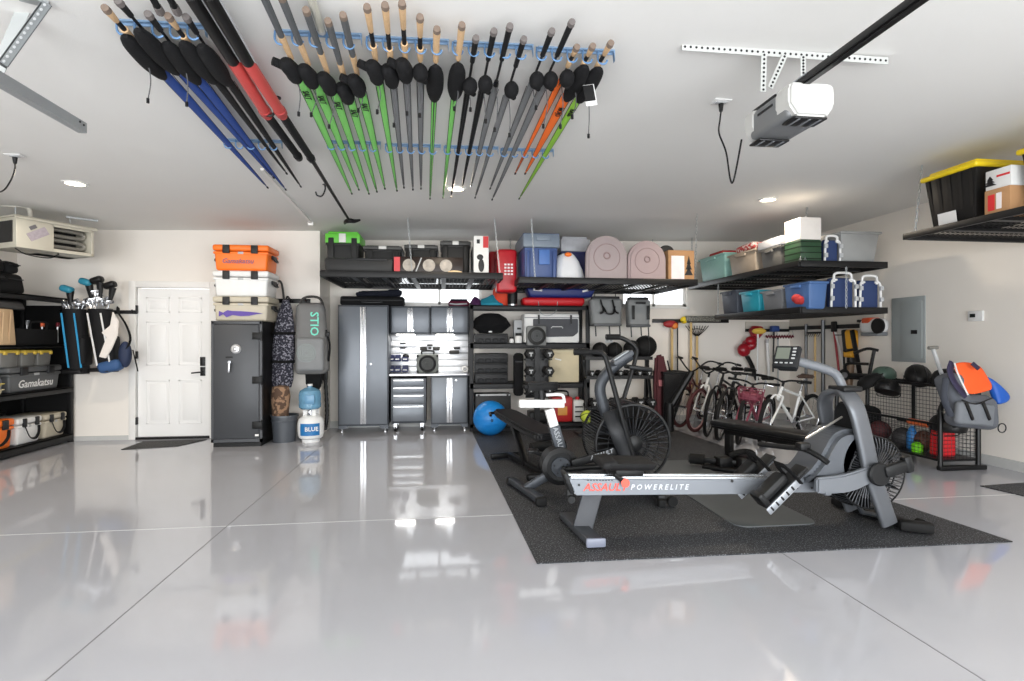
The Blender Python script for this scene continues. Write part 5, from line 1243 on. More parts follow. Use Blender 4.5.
# ------------------------------------------------------------------ grey coolers hung under the rack, dumbbell rack
GC = mat('cooler_grey', (128, 130, 130), .6, bump=.15, bscale=80)
y = 7.7
def hangbag(label, px0, px1, py0, py1, y, back=False, top=.86):
    x0, x1, zt, zb = X(px0, y), X(px1, y), Z(px0, py0, y), Z(px0, py1, y); w = x1 - x0; h = zt - zb
    t = thing('hanging_cooler', label, 'cooler bag', ((x0 + x1) / 2, y + .12, zb), 0, 'grey soft coolers under the rack')
    b = MB(); b.box((0, 0, h / 2), (w, .26, h), bev=.05, seg=3, taper=(.82, .8), top=(top, .7)); b.build('body', GC, t)
    b = MB(); b.box((0, 0, h + .01), (w * .8, .1, .05), bev=.015); b.build('zip_closure', CHAR, t)
    if back:
        for s in (-.3, .3): b = MB(); b.box((s * w, -.135, h * .52), (.04, .02, h * .5), bev=.006); b.build('strap', BLACK, t)
        b = MB(); b.box((0, -.13, h * .86), (w * .4, .012, .035), bev=.004); b.build('badge', CHAR, t)
    else:
        for s in (-.14, .2): b = MB(); b.tube(smoothpath([(s * w - .03, -.11, h * .95), (s * w, -.15, h * .55), (s * w + .05 * (1 if s > 0 else -1), -.15, h * .45)], 4), .02, 6, flat=.4); b.build('strap', BLACK, t)
        b = MB(); b.tube(smoothpath([(-w * .14, -.13, h * .7), (-w * .05, -.19, h * .45), (w * .12, -.19, h * .45), (w * .2, -.13, h * .7)], 4), .014, 6); b.build('carry_handle', BLACK, t)
    b = MB(); b.box((0, -.02, .02), (w * .8, .24, .04), bev=.015); b.build('base_pad', mat('base_grey', (92, 94, 96), .6), t)
    for s in (-.3, .1, .4): b = MB(); b.tube([(s * w, -.03, .02), (s * w + .01, -.03, -.12 - .1 * abs(s))], .01, 5); b.build('webbing_tail', BLACK, t)
    b = MB(); b.tube([(-w * .3, 0, h - .02), (-w * .3, 0, RZB - zb), (w * .3, 0, RZB - zb), (w * .3, 0, h - .02)], .008, 6); b.build('hanging_strap', BLACK, t)
hangbag('grey soft cooler bag with black handles hung under the rack, left one', 590, 625, 298, 326, y, top=.95)
hangbag('grey backpack cooler with two black straps hung beside the window', 628, 653, 299, 327, y, True, .95)
t = thing('wall_outlet', 'white outlet plate on the wall behind the dumbbell rack', 'outlet', aty(609, 339, YB2)); b = MB(); b.box((0, -.004, 0), (.13, .008, .13), bev=.003); b.build('cover_plate', WHITE, t)
for s in (-1, 1): b = MB(); b.box((s * .03, -.01, 0), (.035, .006, .07), bev=.003); b.build('socket', LGREY, t)
YD = 7.75; dx0, dx1 = X(587, YD), X(655, YD)
t = thing('dumbbell_rack', 'black three-tier dumbbell rack against the back wall', 'rack', ((dx0 + dx1) / 2, YD + .25, 0))
tiers = []
for py, dy in ((357, .1), (376, .05), (407, 0)):
    z = Z(620, py, YD + dy); tiers.append((z, YD + dy))
    b = MB(); b.bar((dx0, YD + dy, z - .02), (dx1, YD + dy, z - .02), .02, .05); b.bar((dx0, YD + dy + .2, z + .02), (dx1, YD + dy + .2, z + .02), .02, .05); b.bar((dx0, YD + dy + .1, z - .02), (dx1, YD + dy + .1, z - .02), .2, .01); b.build('tier', BLACKM, t, world=True)
for x in (dx0 + .02, dx1 - .02):
    b = MB(); b.bar((x, YD + .34, 0.02), (x, YD + .26, tiers[0][0] + .1), .05, .06); b.bar((x, YD - .05, .03), (x, YD + .5, .03), .06, .06, .01); b.bar((x, YD + .02, .05), (x, YD + .28, tiers[0][0]), .04, .03); b.build('side_frame', BLACKM, t, world=True)
for lab, px, r_px, m in (('black medicine ball at the left end of the top tier', 600, 8, RUBBER), ('black medicine ball second from the left on the top tier', 614.5, 8, RUBBER), ('black medicine ball half hidden behind the bike handle', 632, 9, RUBBER), ('largest black medicine ball at the right of the top tier', 645.5, 11.5, RUBBER)):
    z, yy = tiers[0]; yy += .1; r = r_px / 540 * yy * 1.0
    t = thing('medicine_ball', lab, 'ball', (X(px, yy), yy, z - .013)); b = MB(); b.ball((0, 0, r), r, 22, 14); b.build('ball', m, t)
    b = MB(); b.torus((0, 0, r), r * .985, .006, 'x', 26, 5); b.build('seam', CHAR, t)
n = 7
for i in range(n):
    px = 592 + 57.0 * i / (n - 1); z, yy = tiers[1]
    dumbbell('hex dumbbell on the middle tier', (X(px, yy), yy + .1, z - .012), .24, .05, 0, 'hex dumbbells on the middle tier')
for o in [o for o in COL.objects if o.get('group') == 'hex dumbbells on the middle tier']: o['label'] = 'small hex dumbbell in the row on the middle rack tier'
n = 6
for i in range(n):
    px = 594 + 57.5 * i / (n - 1); z, yy = tiers[2]
    dumbbell('large hex dumbbell in the row on the lowest rack tier', (X(px, yy), yy + .1, z - .012), .3, .07, 0, 'hex dumbbells on the lowest tier')
for i in range(4):
    dumbbell('hex dumbbell lying on the floor under the dumbbell rack', (X(594 + 14 * i, YD), YD + .18, 0.002), .34, .08, 0, 'hex dumbbells under the rack')
t = thing('weight_vest', 'dark red and black vest hanging on the right end of the dumbbell rack', 'vest', (dx1 + .09, YD + .0, Z(660, 418, YD)))
b = MB(); h = Z(660, 354, YD) - Z(660, 418, YD)
b.prism([(-.1, .02), (.08, 0), (.13, h * .3), (.1, h * .7), (.03, h), (-.09, h * .97), (-.11, h * .5)], -.05, .05, bev=.03); b.build('vest', mat('vest_maroon', (72, 26, 32), .8, bump=.3), t)
b = MB(); b.tube(smoothpath([(.08, -.06, h * .9), (.13, -.07, h * .6), (.1, -.07, h * .2)], 4), .02, 6, flat=.5); b.build('strap', DARKF, t)
b = MB(); b.box((-.03, -.06, h * .55), (.06, .02, .1), bev=.008); b.build('patch', mat('rose_patch', (150, 88, 92), .7), t)
# folded black plyo ramp beside the rack
y = 7.6
t = thing('leaf_cart', 'black tall plastic cart body leaning beside the dumbbell rack', 'cart', (X(677, y), y + .2, 0))
p0, p1, p2, p3 = [aty(px, py, y) - V((X(677, y), 0, 0)) for px, py in ((664, 373), (691, 373), (671, 424), (664, 424))]
b = MB(); b.prism([(p3.x, .06), (p0.x, p0.z), (p1.x, p1.z), (p2.x + .02, .06)], -.2, .25, bev=.015); b.build('tub', mat('gloss_black', (20, 20, 21), .25), t)
b = MB(); b.tube([(p1.x, -.21, p1.z + .01), (p2.x - .0, -.21, .38)], .05, 10); b.cyl((p2.x - .03, -.21, 0), (p2.x - .03, -.21, .42), .07, .06, n=14); b.build('leg_tube', BLACKM, t)
b = MB(); b.tube([(p0.x, -.2, p0.z), (p1.x, -.2, p1.z), (p1.x, .25, p1.z), (p0.x, .25, p0.z)], .018, 8, closed=True); b.build('rim', BLACKM, t)

# ------------------------------------------------------------------ bicycles
TIRE = mat('tyre_black', (24, 24, 25), .8); TIRER = mat('tyre_maroon', (74, 32, 34), .8); CHR = mat('bike_chrome', (196, 198, 202), .25, .85); SADB = mat('saddle_black', (30, 28, 28), .6)
def bike(label, frontpx, headd, frame_m, tire_m=TIRE, r=.33, style='mtb', basket=None, steer=0.0, lean=0.0, fy=None, wb=1.02, fork_m=None, rim_m=CHR, saddle_m=None):
    """frontpx: pixel of the front tyre's ground contact; headd: angle of the rear direction from +y towards +x"""
    g = atz(frontpx[0], frontpx[1], 0.0)
    t = thing('bicycle', label, 'bicycle', g, R(90) - headd, 'bicycles along the back wall')
    t.rotation_euler = (R(7), 0, R(90) - headd); t.location.z = .006
    # local: +x points to the rear wheel, front wheel at the origin, z up
    fork_m = fork_m or frame_m
    def wheel(x, tilt, nm):
        m = Mx.Rotation(tilt, 3, 'Z')
        b = MB(); b.torus((x, 0, r), r - .025, .025, 'y', 32, 8, rot=m); w = b.build(nm, tire_m, t)
        b = MB(); b.torus((x, 0, r), r - .052, .011, 'y', 32, 6, rot=m); b.build('rim', rim_m, w)
        b = MB()
        for k in range(14):
            a = 2 * math.pi * k / 14; d = m @ V((math.cos(a), 0, math.sin(a)))
            b.cyl(V((x, 0, r)) + d * .02 + (m @ V((0, .02 * (-1) ** k, 0))), V((x, 0, r)) + d * (r - .05), .0018, n=4)
        b.build('spokes', CHR, w, smooth=0)
        b = MB(); b.cyl(V((x, 0, r)) + m @ V((0, -.05, 0)), V((x, 0, r)) + m @ V((0, .05, 0)), .018, n=10); b.build('hub', CHR, w)
        return m
    s = r / .33
    ms = wheel(0, steer, 'wheel'); wheel(wb, 0, 'wheel')
    hb = V((.22 * s, 0, r + .32 * s)); ht_ = V((.29 * s, 0, r + .47 * s)); bb = V((.60 * wb, 0, r - .04)); st = V((.70 * wb, 0, r + .38 * s)); rx = V((wb, 0, r))
    def fr(a, c, q=.017, m=frame_m, nm='frame_tube', mid=None):
        b = MB(); b.tube(smoothpath([a, mid, c], 5) if mid is not None else [a, c], q, 8); b.build(nm, m, t)
    fr(hb, ht_, .021)
    if style == 'cruiser':
        fr(ht_ - (ht_ - hb) * .2, st - V((0, 0, .12)), .017, mid=(ht_ + st) / 2 + V((0, 0, -.12))); fr(hb, bb, .019, mid=(hb + bb) / 2 + V((0, 0, -.08)))
    else: fr(ht_ - (ht_ - hb) * .15, st - V((0, 0, .06))); fr(hb, bb, .021)
    fr(bb, st, .018)
    for sy in (-1, 1):
        fr(rx + V((0, sy * .06, 0)), st + V((0, sy * .02, -.06)), .010); fr(rx + V((0, sy * .06, 0)), bb + V((0, sy * .04, 0)), .011)
        b = MB(); q = ms @ V((0, sy * .06, 0)); b.tube(smoothpath([V((0, 0, r)) + q, V((.12 * s, 0, r + .2 * s)) + q * 1.1, hb + q * .9 + V((0, 0, .02)), hb + V((0, 0, .03))], 4), .014, 8); b.build('fork_blade', fork_m, t)
    # cranks
    b = MB(); b.torus(bb + V((0, -.05, 0)), .085 * s, .007, 'y', 22, 5); b.cyl(bb + V((0, -.07, 0)), bb + V((0, .07, 0)), .022, n=10); ck = b.build('chainring', CHR, t)
    for sy, dz in ((-1, -.15), (1, .15)):
        b = MB(); b.bar(bb + V((0, sy * .07, 0)), bb + V((.03, sy * .08, dz)), .018, .012); b.box(bb + V((.03, sy * .13, dz)), (.08, .09, .025), bev=.006); b.build('crank', BLACK, t)
    # seat post and saddle
    b = MB(); b.cyl(st, st + V((.05, 0, .16)), .013, n=8); b.build('seat_post', CHR, t)
    sp = st + V((.05, 0, .18)); b = MB()
    b.prism([(-.15, -.02), (-.16, .02), (-.05, .035), (.06, .09), (.11, .08), (.12, 0), (.11, -.08), (.06, -.09), (-.05, -.035)], 0, .045, 'z', off=sp, bev=.014); b.build('saddle', saddle_m or SADB, t)
    # stem, bar, grips
    top = ht_ + V((.02, 0, .06)); m2 = ms
    b = MB(); b.tube([ht_, top, top + m2 @ V((-.06, 0, .01))], .016, 8); b.build('stem', BLACK, t)
    c = top + m2 @ V((-.06, 0, .01))
    if style == 'cruiser':
        pts = [(.30, -.34, .16), (.16, -.34, .18), (.0, -.24, .19), (-.02, -.05, .02), (-.02, .05, .02), (.0, .24, .19), (.16, .34, .18), (.30, .34, .16)]
    else: pts = [(.07, -.30, .03), (.0, -.1, .03), (0, 0, 0), (.0, .1, .03), (.07, .30, .03)]
    P = [c + m2 @ V(p) for p in pts]
    b = MB(); b.tube(smoothpath(P, 5), .012, 8); hbk = b.build('handlebar', BLACK, t)
    for e, f in ((0, 1), (-1, -2)):
        b = MB(); d = (P[f] - P[e]).normalized(); b.cyl(P[e] - d * .01, P[e] + d * .11, .018, n=10); b.build('grip', RUBBER, hbk)
        b = MB(); q = P[e] + d * .14; b.tube([q, q + m2 @ V((-.05, 0, -.01)), q + m2 @ V((-.06, 0, -.02)) - d * .08], .007, 6); b.build('brake_lever', CHR if style != 'mtb' else BLACK, hbk)
    if basket:
        b = MB(); o = c + m2 @ V((-.12, 0, -.12)); 
        for k in range(4): zz = -.11 + .06 * k; q = .085 + .008 * k; b.tube([o + m2 @ V(v) for v in ((-q, -q*1.4, zz), (q, -q*1.4, zz), (q, q*1.4, zz), (-q, q*1.4, zz))], .006, 5, closed=True)
        for k in range(14):
            a = 2*math.pi*k/14; u = V((max(-1, min(1, 1.3*math.cos(a))), 1.4*max(-1, min(1, 1.3*math.sin(a))), 0)); b.cyl(o + m2 @ (u*.085 + V((0, 0, -.11))), o + m2 @ (u*.109 + V((0, 0, .07))), .006, n=5)
        b.build('front_basket', basket, t)
        b = MB(); b.box(o + V((0, 0, -.03)), (.17, .24, .12), bev=.05, seg=3); b.build('basket_liner', basket, t)
    b = MB(); b.bar(bb + V((.05, -.06, 0)), V((.7 * wb, -.2, .0)), .014, .014); b.build('kickstand', CHR, t)
    return t
H = R(50)
FRW = mat('bike_white', (226, 226, 224), .35); FRB = mat('bike_black', (30, 30, 33), .35, .2); FRP = mat('bike_rose', (146, 66, 84), .4); FRM = mat('bike_maroon', (84, 34, 36), .4)
bike('dark maroon cruiser bike standing furthest left, beside the black cart', (680, 428), R(44), FRM, TIRER, .325, 'cruiser', steer=R(-8), rim_m=BLACKM)
bike('white cruiser bike with maroon tyres, second from the left', (695, 432.5), R(46), FRW, TIRER, .325, 'cruiser', steer=R(-6), rim_m=mat('rose_rim', (190, 150, 150), .4))
bike('black mountain bike right of the white cruiser', (707, 437), R(50), FRB, TIRE, .335, 'mtb', steer=R(12))
bike('black mountain bike with a silver brake, left of the rose basket bike', (719, 441), R(50), FRB, TIRE, .335, 'mtb', steer=R(10), fork_m=CHAR)
bike('rose coloured bike with a basket, behind the flat black bench', (738, 445), R(50), FRP, TIRE, .29, 'city', basket=mat('basket_rose', (122, 54, 70), .6), steer=R(14))
bike('white bike with a long suspension fork behind the flat black bench', (763, 447), R(64), FRW, TIRE, .31, 'mtb', steer=R(18), fork_m=FRW, saddle_m=mat('saddle_brown', (72, 56, 48), .6))

# ------------------------------------------------------------------ tools hung on the back and right walls
YBK = YB2
rail = thing('tool_rail', 'black tool rail on the back wall beside the small window', 'rail', (X(690, YBK), YBK, Z(690, 321, YBK)))
b = MB(); b.span((X(652, YBK) - rail.location.x, -.03, -.03), (X(728, YBK) - rail.location.x, 0, .03), bev=.004); b.build('rail', BLACKM, rail)
rail2 = thing('tool_rail', 'pale tool board with a black rail on the wall below the two-tier rack', 'rail', (X(770, YBK), YBK, Z(770, 326, YBK)))
b = MB(); b.span((X(745, YBK) - rail2.location.x, -.025, -.05), (XR - .03 - rail2.location.x, 0, .07), bev=.003); b.build('board', mat('pale_board', (196, 190, 180), .6), rail2)
b = MB(); b.span((X(745, YBK) - rail2.location.x, -.045, -.1), (XR - .03 - rail2.location.x, 0, -.05), bev=.004); b.build('rail', BLACKM, rail2)
zr = ZX(840, 322, XR)
rail3 = thing('tool_rail', 'pale tool board with a black rail on the right wall above the rakes', 'rail', (XR, 7.5, zr))
ya, yb = YX(796, XR), YX(886, XR)
b = MB(); b.span((-.03, yb - 7.5, -.04), (0, YB2 - .05 - 7.5, .09), bev=.003); b.build('board', mat('pale_board', (196, 190, 180), .6), rail3)
b = MB(); b.span((-.05, yb - 7.5, -.1), (0, YB2 - .05 - 7.5, -.04), bev=.004); b.build('rail', BLACKM, rail3)
def handle_tool(name, label, px, py0, py1, Y=None, XW=None, m=WOOD, r=.016, px2=None, off=.09, cat=None):
    """long handle hanging on a wall; returns (thing, top, bottom) in local coords"""
    if XW is None: a, c = aty(px, py0, YBK - off), aty(px2 or px, py1, YBK - off)
    else: a, c = atx(px, py0, XR - .065), atx(px2 or px, py1, XR - .065)
    t = thing(name, label, cat or name.replace('_', ' '), (c.x, c.y, c.z))
    b = MB(); b.tube([(0, 0, 0), a - c], r, 10); b.build('handle', m, t)
    return t, a - c, a
LW = mat('handle_ash', (214, 182, 126), .55, var=.12)
def head(t, nm, m, f):
    b = MB(); f(b); return b.build(nm, m, t)
t, a, w_ = handle_tool('push_broom', 'push broom with dark bristles and a yellow end hung on the rail', 691, 322, 405, m=LW, r=.02)
head(t, 'block', BLACK, lambda b: b.box(a + V((.17, -.03, .02)), (.62, .07, .05), bev=.01))
head(t, 'bristles', speckle('bristle_grey', (70, 70, 66), (150, 148, 138), 90, .5), lambda b: b.box(a + V((.17, -.05, .05)), (.60, .12, .09), bev=.015))
head(t, 'yellow_end', YELLOW, lambda b: b.ball(a + V((-.14, -.04, .03)), (.06, .05, .06)))
t, a, w_ = handle_tool('leaf_rake', 'leaf rake with a black fan head hung on the rail right of the push broom', 697, 336, 408, m=LW, r=.02)
def fan(b):
    for k in range(9):
        u = (k - 4) / 4; b.tube(smoothpath([a + V((0, 0, -.02)), a + V((u * .13, 0, .09)), a + V((u * .2, 0, .17))], 4), .006, 5)
    b.tube(smoothpath([a + V((-.12, 0, .1)), a + V((0, 0, .12)), a + V((.12, 0, .1))], 4), .006, 5)
head(t, 'fan_head', BLACKM, fan)
t, a, w_ = handle_tool('snow_shovel', 'pale handled tool with a red and orange grip hung at the rail left end', 672, 326, 395, m=LW, r=.022)
head(t, 'red_head', mat('brick_red', (158, 36, 40), .5), lambda b: (b.ball(a + V((-.03, -.02, .03)), (.13, .05, .06)), b.box(a + V((.02, 0, .0)), (.07, .06, .1), bev=.02)))
head(t, 'orange_grip', mat('amber_grip', (226, 130, 50), .5), lambda b: b.ball(a + V((.03, -.05, .0)), (.05, .03, .05)))
t, a, w_ = handle_tool('garden_hoe', 'thin dark handled hoe hung beside the red-topped tool', 677.5, 322, 400, m=CHAR, r=.012)
head(t, 'blade', BLACKM, lambda b: b.box(a + V((.0, -.05, .0)), (.12, .1, .012), bev=.004))
# red gloves / leaf blower tubes etc. on the right part of the back wall
t = thing('rain_boots', 'glossy dark red rubber waders hung on the wall left of the yellow mop', 'waders', aty(752, 372, YBK - .12))
p = wmat(t).inverted(); RW = mat('wader_red', (150, 18, 34), .3)
b = MB(); b.tube(smoothpath([p @ aty(757, 327, YBK - .12), p @ aty(755, 337, YBK - .14), p @ aty(749, 345, YBK - .16), p @ aty(744, 352, YBK - .16)], 5), [.1 + .03 * math.sin(i * .8) for i in range(16)], 12, flat=.7); b.build('upper', RW, t)
b = MB(); b.ball(p @ aty(744, 350, YBK - .18), (.11, .08, .11)); b.ball(p @ aty(751, 341, YBK - .22), (.1, .07, .08)); b.build('foot', RW, t)
b = MB(); b.tube(smoothpath([p @ aty(747, 356, YBK - .14), p @ aty(752, 366, YBK - .12), p @ aty(757, 380, YBK - .12)], 5), .05, 8, flat=.5); b.build('black_leg', BLACK, t)
t, a, w_ = handle_tool('dust_mop', 'yellow-headed mop with a white handle hung near the room corner', 758, 333, 385, m=WHITE, r=.014, px2=757, off=.34)
head(t, 'mop_head', mat('mop_yellow', (226, 188, 80), .8, bump=.5), lambda b: b.ball(a + V((-.0, -.03, .03)), (.12, .06, .05)))
t, a, w_ = handle_tool('scrub_brush', 'blue-headed brush hung right of the yellow mop', 774, 330, 372, m=CHAR, r=.013, px2=773)
head(t, 'brush_head', mat('brush_blue', (38, 66, 128), .5), lambda b: b.box(a + V((-.01, -.03, .02)), (.14, .09, .1), bev=.02))
t, a, w_ = handle_tool('pole', 'white extension pole leaning on the wall in the corner, the thicker one', 767, 341, 378, m=WHITE, r=.024, px2=769)
head(t, 'tip', LGREY, lambda b: b.cyl(a - V((0, 0, .03)), a + V((0, 0, .03)), .026))
t, a, w_ = handle_tool('pole', 'thin pale pole hung right of the thick white pole', 778, 338, 400, m=LGREY, r=.012)
head(t, 'tip', BLACK, lambda b: b.cyl(a - V((0, 0, .02)), a + V((0, 0, .03)), .015))
t = thing('chain_loop', 'maroon rope coil strung along the rail above the monitor', 'rope', aty(786, 336, YBK - .1)); p = wmat(t).inverted()
b = MB(); b.tube([p @ aty(766 + 32 * i / 24, 336.5 + (1.2 if i % 2 else -1.0), YBK - .1) for i in range(25)], .016, 7); b.build('rope', mat('rope_maroon', (104, 26, 44), .8), t)
for px in (775, 791):
    b = MB(); b.tube([p @ aty(px - 2.5, 335, YBK - .1), p @ aty(px, 325, YBK - .03), p @ aty(px + 2.5, 335, YBK - .1)], .006, 5); b.build('hanger', GALV, t)
STL = mat('tool_steel', (96, 98, 100), .4, .6)
def spade(t, a, w=.11, m=STL):
    head(t, 'blade', m, lambda b: b.prism([(-.02, -.02), (.02, -.02), (w * .9, .1), (w * .5, .3), (0, .36), (-w * .5, .3), (-w * .9, .1)], -.012, .012, 'x' if abs(a.y) > abs(a.x) + 9 else 'x', off=a, bev=.004))
for k, (nm, lab, px, py0, py1, m, rr, hd) in enumerate((
    ('pry_bar', 'long straight dark bar hung near the corner of the right wall', 806, 324, 395, STL, .022, None),
    ('garden_rake', 'garden rake with a pale handle and dark toothed head on the right wall', 815, 334, 392, LW, .016, 'rake'),
    ('post_bar', 'long dark grey bar hung in the middle of the right wall tools', 823, 320, 400, STL, .028, None),
    ('bolt_cutter', 'red and white handled lopper hung on the right wall', 834, 330, 372, mat('lopper_red', (160, 40, 48), .4), .016, 'lopper'),
    ('garden_hoe', 'dark hoe hung right of the lopper on the right wall', 844, 335, 385, CHAR, .014, 'hoe'))):
    t, a, w_ = handle_tool(nm, lab, px, py0, py1, XW=1, m=m, r=rr, px2=px + (5 if hd == 'lopper' else 0))
    if hd == 'rake': head(t, 'rake_head', BLACKM, lambda b: [b.box(a + V((-.02, 0, .02)), (.02, .34, .03), bev=.004)] + [b.cyl(a + V((-.02, -.15 + .05 * i, .02)), a + V((-.06, -.15 + .05 * i, -.04)), .005, n=5) for i in range(7)])
    elif hd == 'lopper':
        head(t, 'second_handle', WHITE, lambda b: b.tube([V((0, -.1, .1)), a + V((0, -.02, -.02))], .014, 8)); head(t, 'jaw', BLACKM, lambda b: b.box(a + V((0, 0, .05)), (.04, .1, .16), bev=.015))
    elif hd == 'hoe': head(t, 'blade', BLACKM, lambda b: b.box(a + V((-.04, 0, .0)), (.09, .16, .014), bev=.004))
    else: head(t, 'tip', BLACKM, lambda b: b.prism([(-.03, 0), (.03, 0), (0, -.08)], -.012, .012, 'x', bev=.003))
YEL = mat('tool_yellow', (222, 160, 34), .45)
t = thing('hedge_trimmer', 'yellow and black hedge trimmer hung on the right wall', 'trimmer', atx(850, 358, XR - .12)); p = wmat(t).inverted()
b = MB(); b.box(p @ atx(851, 340, XR - .14), (.14, .17, .3), bev=.05, seg=3); b.box(p @ atx(850, 354, XR - .14), (.12, .15, .1), bev=.03, seg=3); b.build('motor_housing', YEL, t)
b = MB(); b.box(p @ atx(847, 340, XR - .16), (.12, .07, .3), rot=(R(-8), 0, 0), bev=.02); b.build('guard', CHAR, t)
b = MB(); b.bar(p @ atx(852, 330, XR - .22), p @ atx(861, 380, XR - .2), .03, .06, .005); b.build('blade_bar', BLACKM, t)
b = MB(); b.tube([p @ atx(845, 351, XR - .2), p @ atx(856, 349, XR - .2)], .02, 8); b.build('front_handle', BLACK, t)
t = thing('wall_pipe', 'tan cylinder quiver leaning on the right wall below the yellow trimmer', 'tube', atx(848, 392, XR - .15)); p = wmat(t).inverted()
b = MB(); b.cyl((0, 0, 0), p @ atx(851, 361, XR - .12), .05, n=14); b.build('tube', mat('bronze_tube', (122, 100, 80), .4, .2), t)
b = MB(); q = p @ atx(851, 361, XR - .12); b.cyl(q - V((0, 0, .02)), q + V((0, 0, .05)), .055, n=14); b.build('cap', BLACKM, t)
t = thing('string_trimmer', 'white and orange engine of a string trimmer hung at the rail end', 'trimmer', atx(876, 332, XR - .16)); p = wmat(t).inverted()
b = MB(); b.box(p @ atx(874, 326, XR - .16), (.22, .34, .2), bev=.08, seg=4); b.build('engine_cover', WHITE, t)
b = MB(); b.box(p @ atx(871, 321, XR - .18), (.18, .16, .09), bev=.03, seg=3); b.build('orange_cap', mat('cap_orange', (206, 80, 34), .45), t)
b = MB(); c = p @ atx(879, 326, XR - .27); b.cyl(c, c + V((-.03, 0, 0)), .1, n=18); b.build('starter_cover', BLACK, t)
b = MB(); b.box(p @ atx(874, 334, XR - .16), (.16, .3, .05), bev=.015); b.build('base', GREYP, t)
b = MB(); b.tube([p @ atx(866, 322, XR - .12), p @ atx(858, 321, XR - .1)], .02, 8); b.build('shaft', BLACKM, t)
# electric panel and thermostat
y0, y1 = YX(892.5, XR), YX(926, XR); zt = ZX(910, 297, XR); zb = ZX(910, 362, XR)
t = thing('breaker_panel', 'flush grey electrical breaker panel on the right wall', 'panel', (XR, (y0 + y1) / 2, zb)); w = y0 - y1; h = zt - zb; PG = mat('panel_grey', (156, 162, 162), .5, .0, var=.02)
b = MB(); b.box((-.008, 0, h / 2), (.016, w, h), bev=.004); b.build('trim_plate', PG, t)
b = MB(); b.box((-.02, -w * .12, h * .5), (.012, w * .62, h * .86), bev=.003); b.build('door', PG, t)
b = MB(); b.box((-.03, -w * .22, h * .46), (.012, w * .17, h * .06), bev=.003); b.build('latch', BLACK, t)
c = atx(977, 316, XR)
t = thing('thermostat', 'small white thermostat on the right wall', 'thermostat', c)
b = MB(); b.box((-.014, 0, 0), (.028, .17, .115), bev=.008); b.build('case', WHITE, t)
b = MB(); b.box((-.03, .025, .005), (.004, .06, .04)); b.build('screen', mat('lcd_dark', (52, 58, 56), .2), t)
# ------------------------------------------------------------------ gym floor mats
GYM = speckle('gym_rubber', (44, 45, 48), (122, 124, 128), 105, .6, .58, .25)
quad_mat('gym_mat', 'large black speckled rubber mat under the exercise machines', 'mat', [(472, 432), (537, 564.5), (1013, 542.5), (669, 428.5)], GYM, .009)
b = MB(); pts = []
mx0, mx1, my0, my1, mr = 2.06, 2.70, 3.60, 5.70, .10
for cx_, cy_, a0 in ((mx1 - mr, my1 - mr, 0), (mx0 + mr, my1 - mr, 90), (mx0 + mr, my0 + mr, 180), (mx1 - mr, my0 + mr, 270)):
    for k in range(6): a = R(a0 + 18 * k); pts.append((cx_ + mr * math.cos(a) - 2.38, cy_ + mr * math.sin(a) - 4.65))
b.prism(pts, 0, .008, 'z', bev=.002)
tag(b.build('floor_mat', mat('smooth_mat', (84, 88, 90), .42), None, loc=(2.38, 4.65, .0095)), 'smooth grey mat with rounded corners lying on the speckled rubber mat', 'mat')
quad_mat('floor_runner', 'dark floor mat at the right edge near the basket rack', 'mat', [(980, 486.5), (1100, 478), (1100, 515), (1030, 498)], GYM, .009)
FZ = .0095

# ------------------------------------------------------------------ rowing machine (runs along x, camera side at y 3.4)
RS = mat('rower_silver', (122, 126, 132), .36, .4, var=.02); RD = mat('rower_graphite', (60, 63, 68), .5, .2, var=.02); RB = mat('rower_black', (34, 35, 37), .5); RL = mat('rower_rail', (206, 210, 214), .22, .8)
RY = 3.68
t = thing('rowing_machine', 'silver rowing machine with a fan wheel at the front of the rubber mat', 'rowing machine', (2.0, RY, FZ))
def rb(nm, m, f, par=t, **k):
    b = MB(); f(b); return b.build(nm, m, par, world=True, **k)
a, c = V((.85, RY, .352)), V((2.30, RY, .322))
beam = rb('rail_beam', RS, lambda b: b.prism([(.835, .395), (.89, .276), (2.34, .236), (2.36, .343)], RY - .06, RY + .06, bev=.008))
rb('track', RL, lambda b: (b.bar((.86, RY - .035, .400), (2.32, RY - .035, .350), .03, .012), b.bar((.86, RY, .398), (2.32, RY, .348), .05, .005), b.bar((.86, RY + .035, .400), (2.32, RY + .035, .350), .03, .012)), beam)
sh = Mx(((1, .22, 0, 0), (0, 1, 0, 0), (0, 0, 1, 0), (0, 0, 0, 1)))
dirb = V((1.45, 0, -.045)).normalized()
def bt(s, size, px, py, m, nm, sp=1.0):
    o = aty(px, py, RY - .0605)
    b = MB(); b.text(s, size, frame(o, dirb, (0, -1, 0)) @ Mx.Diagonal((sp, 1, 1, 1)) @ sh); b.build(nm, m, beam, world=True)
bt('ASSAULT', .075, 606, 487.5, mat('logo_red', (236, 84, 70), .5), 'lettering', 1.02)
bt('P O W E R E L I T E', .052, 660, 487.3, mat('logo_white', (206, 210, 216), .5), 'lettering', .97)
for i in range(9): rb('slot', RB, lambda b: b.box(aty(588 + i * 3, 480.3, RY - .0605), (.011, .003, .006)), beam)
for px, py, r in ((579, 485, .008), (732, 481, .011)): rb('bolt', RB, lambda b: b.cyl(aty(px, py, RY - .064), aty(px, py, RY - .06), r, n=10), beam)
rb('end_stop', RB, lambda b: (b.box((.845, RY, .36), (.03, .13, .15), rot=(0, R(-20), 0), bev=.01), b.box((.86, RY, .27), (.05, .07, .09), bev=.015), b.cyl((.86, RY - .07, .25), (.86, RY + .07, .25), .025)))
seat = rb('seat', mat('seat_foam', (34, 34, 36), .7), lambda b: (b.box((1.27, RY, .475), (.36, .30, .055), rot=(0, R(2), 0), bev=.022, seg=3, taper=(.86, .86)), b.box((1.12, RY, .49), (.12, .28, .06), rot=(0, R(-6), 0), bev=.025, seg=3)))
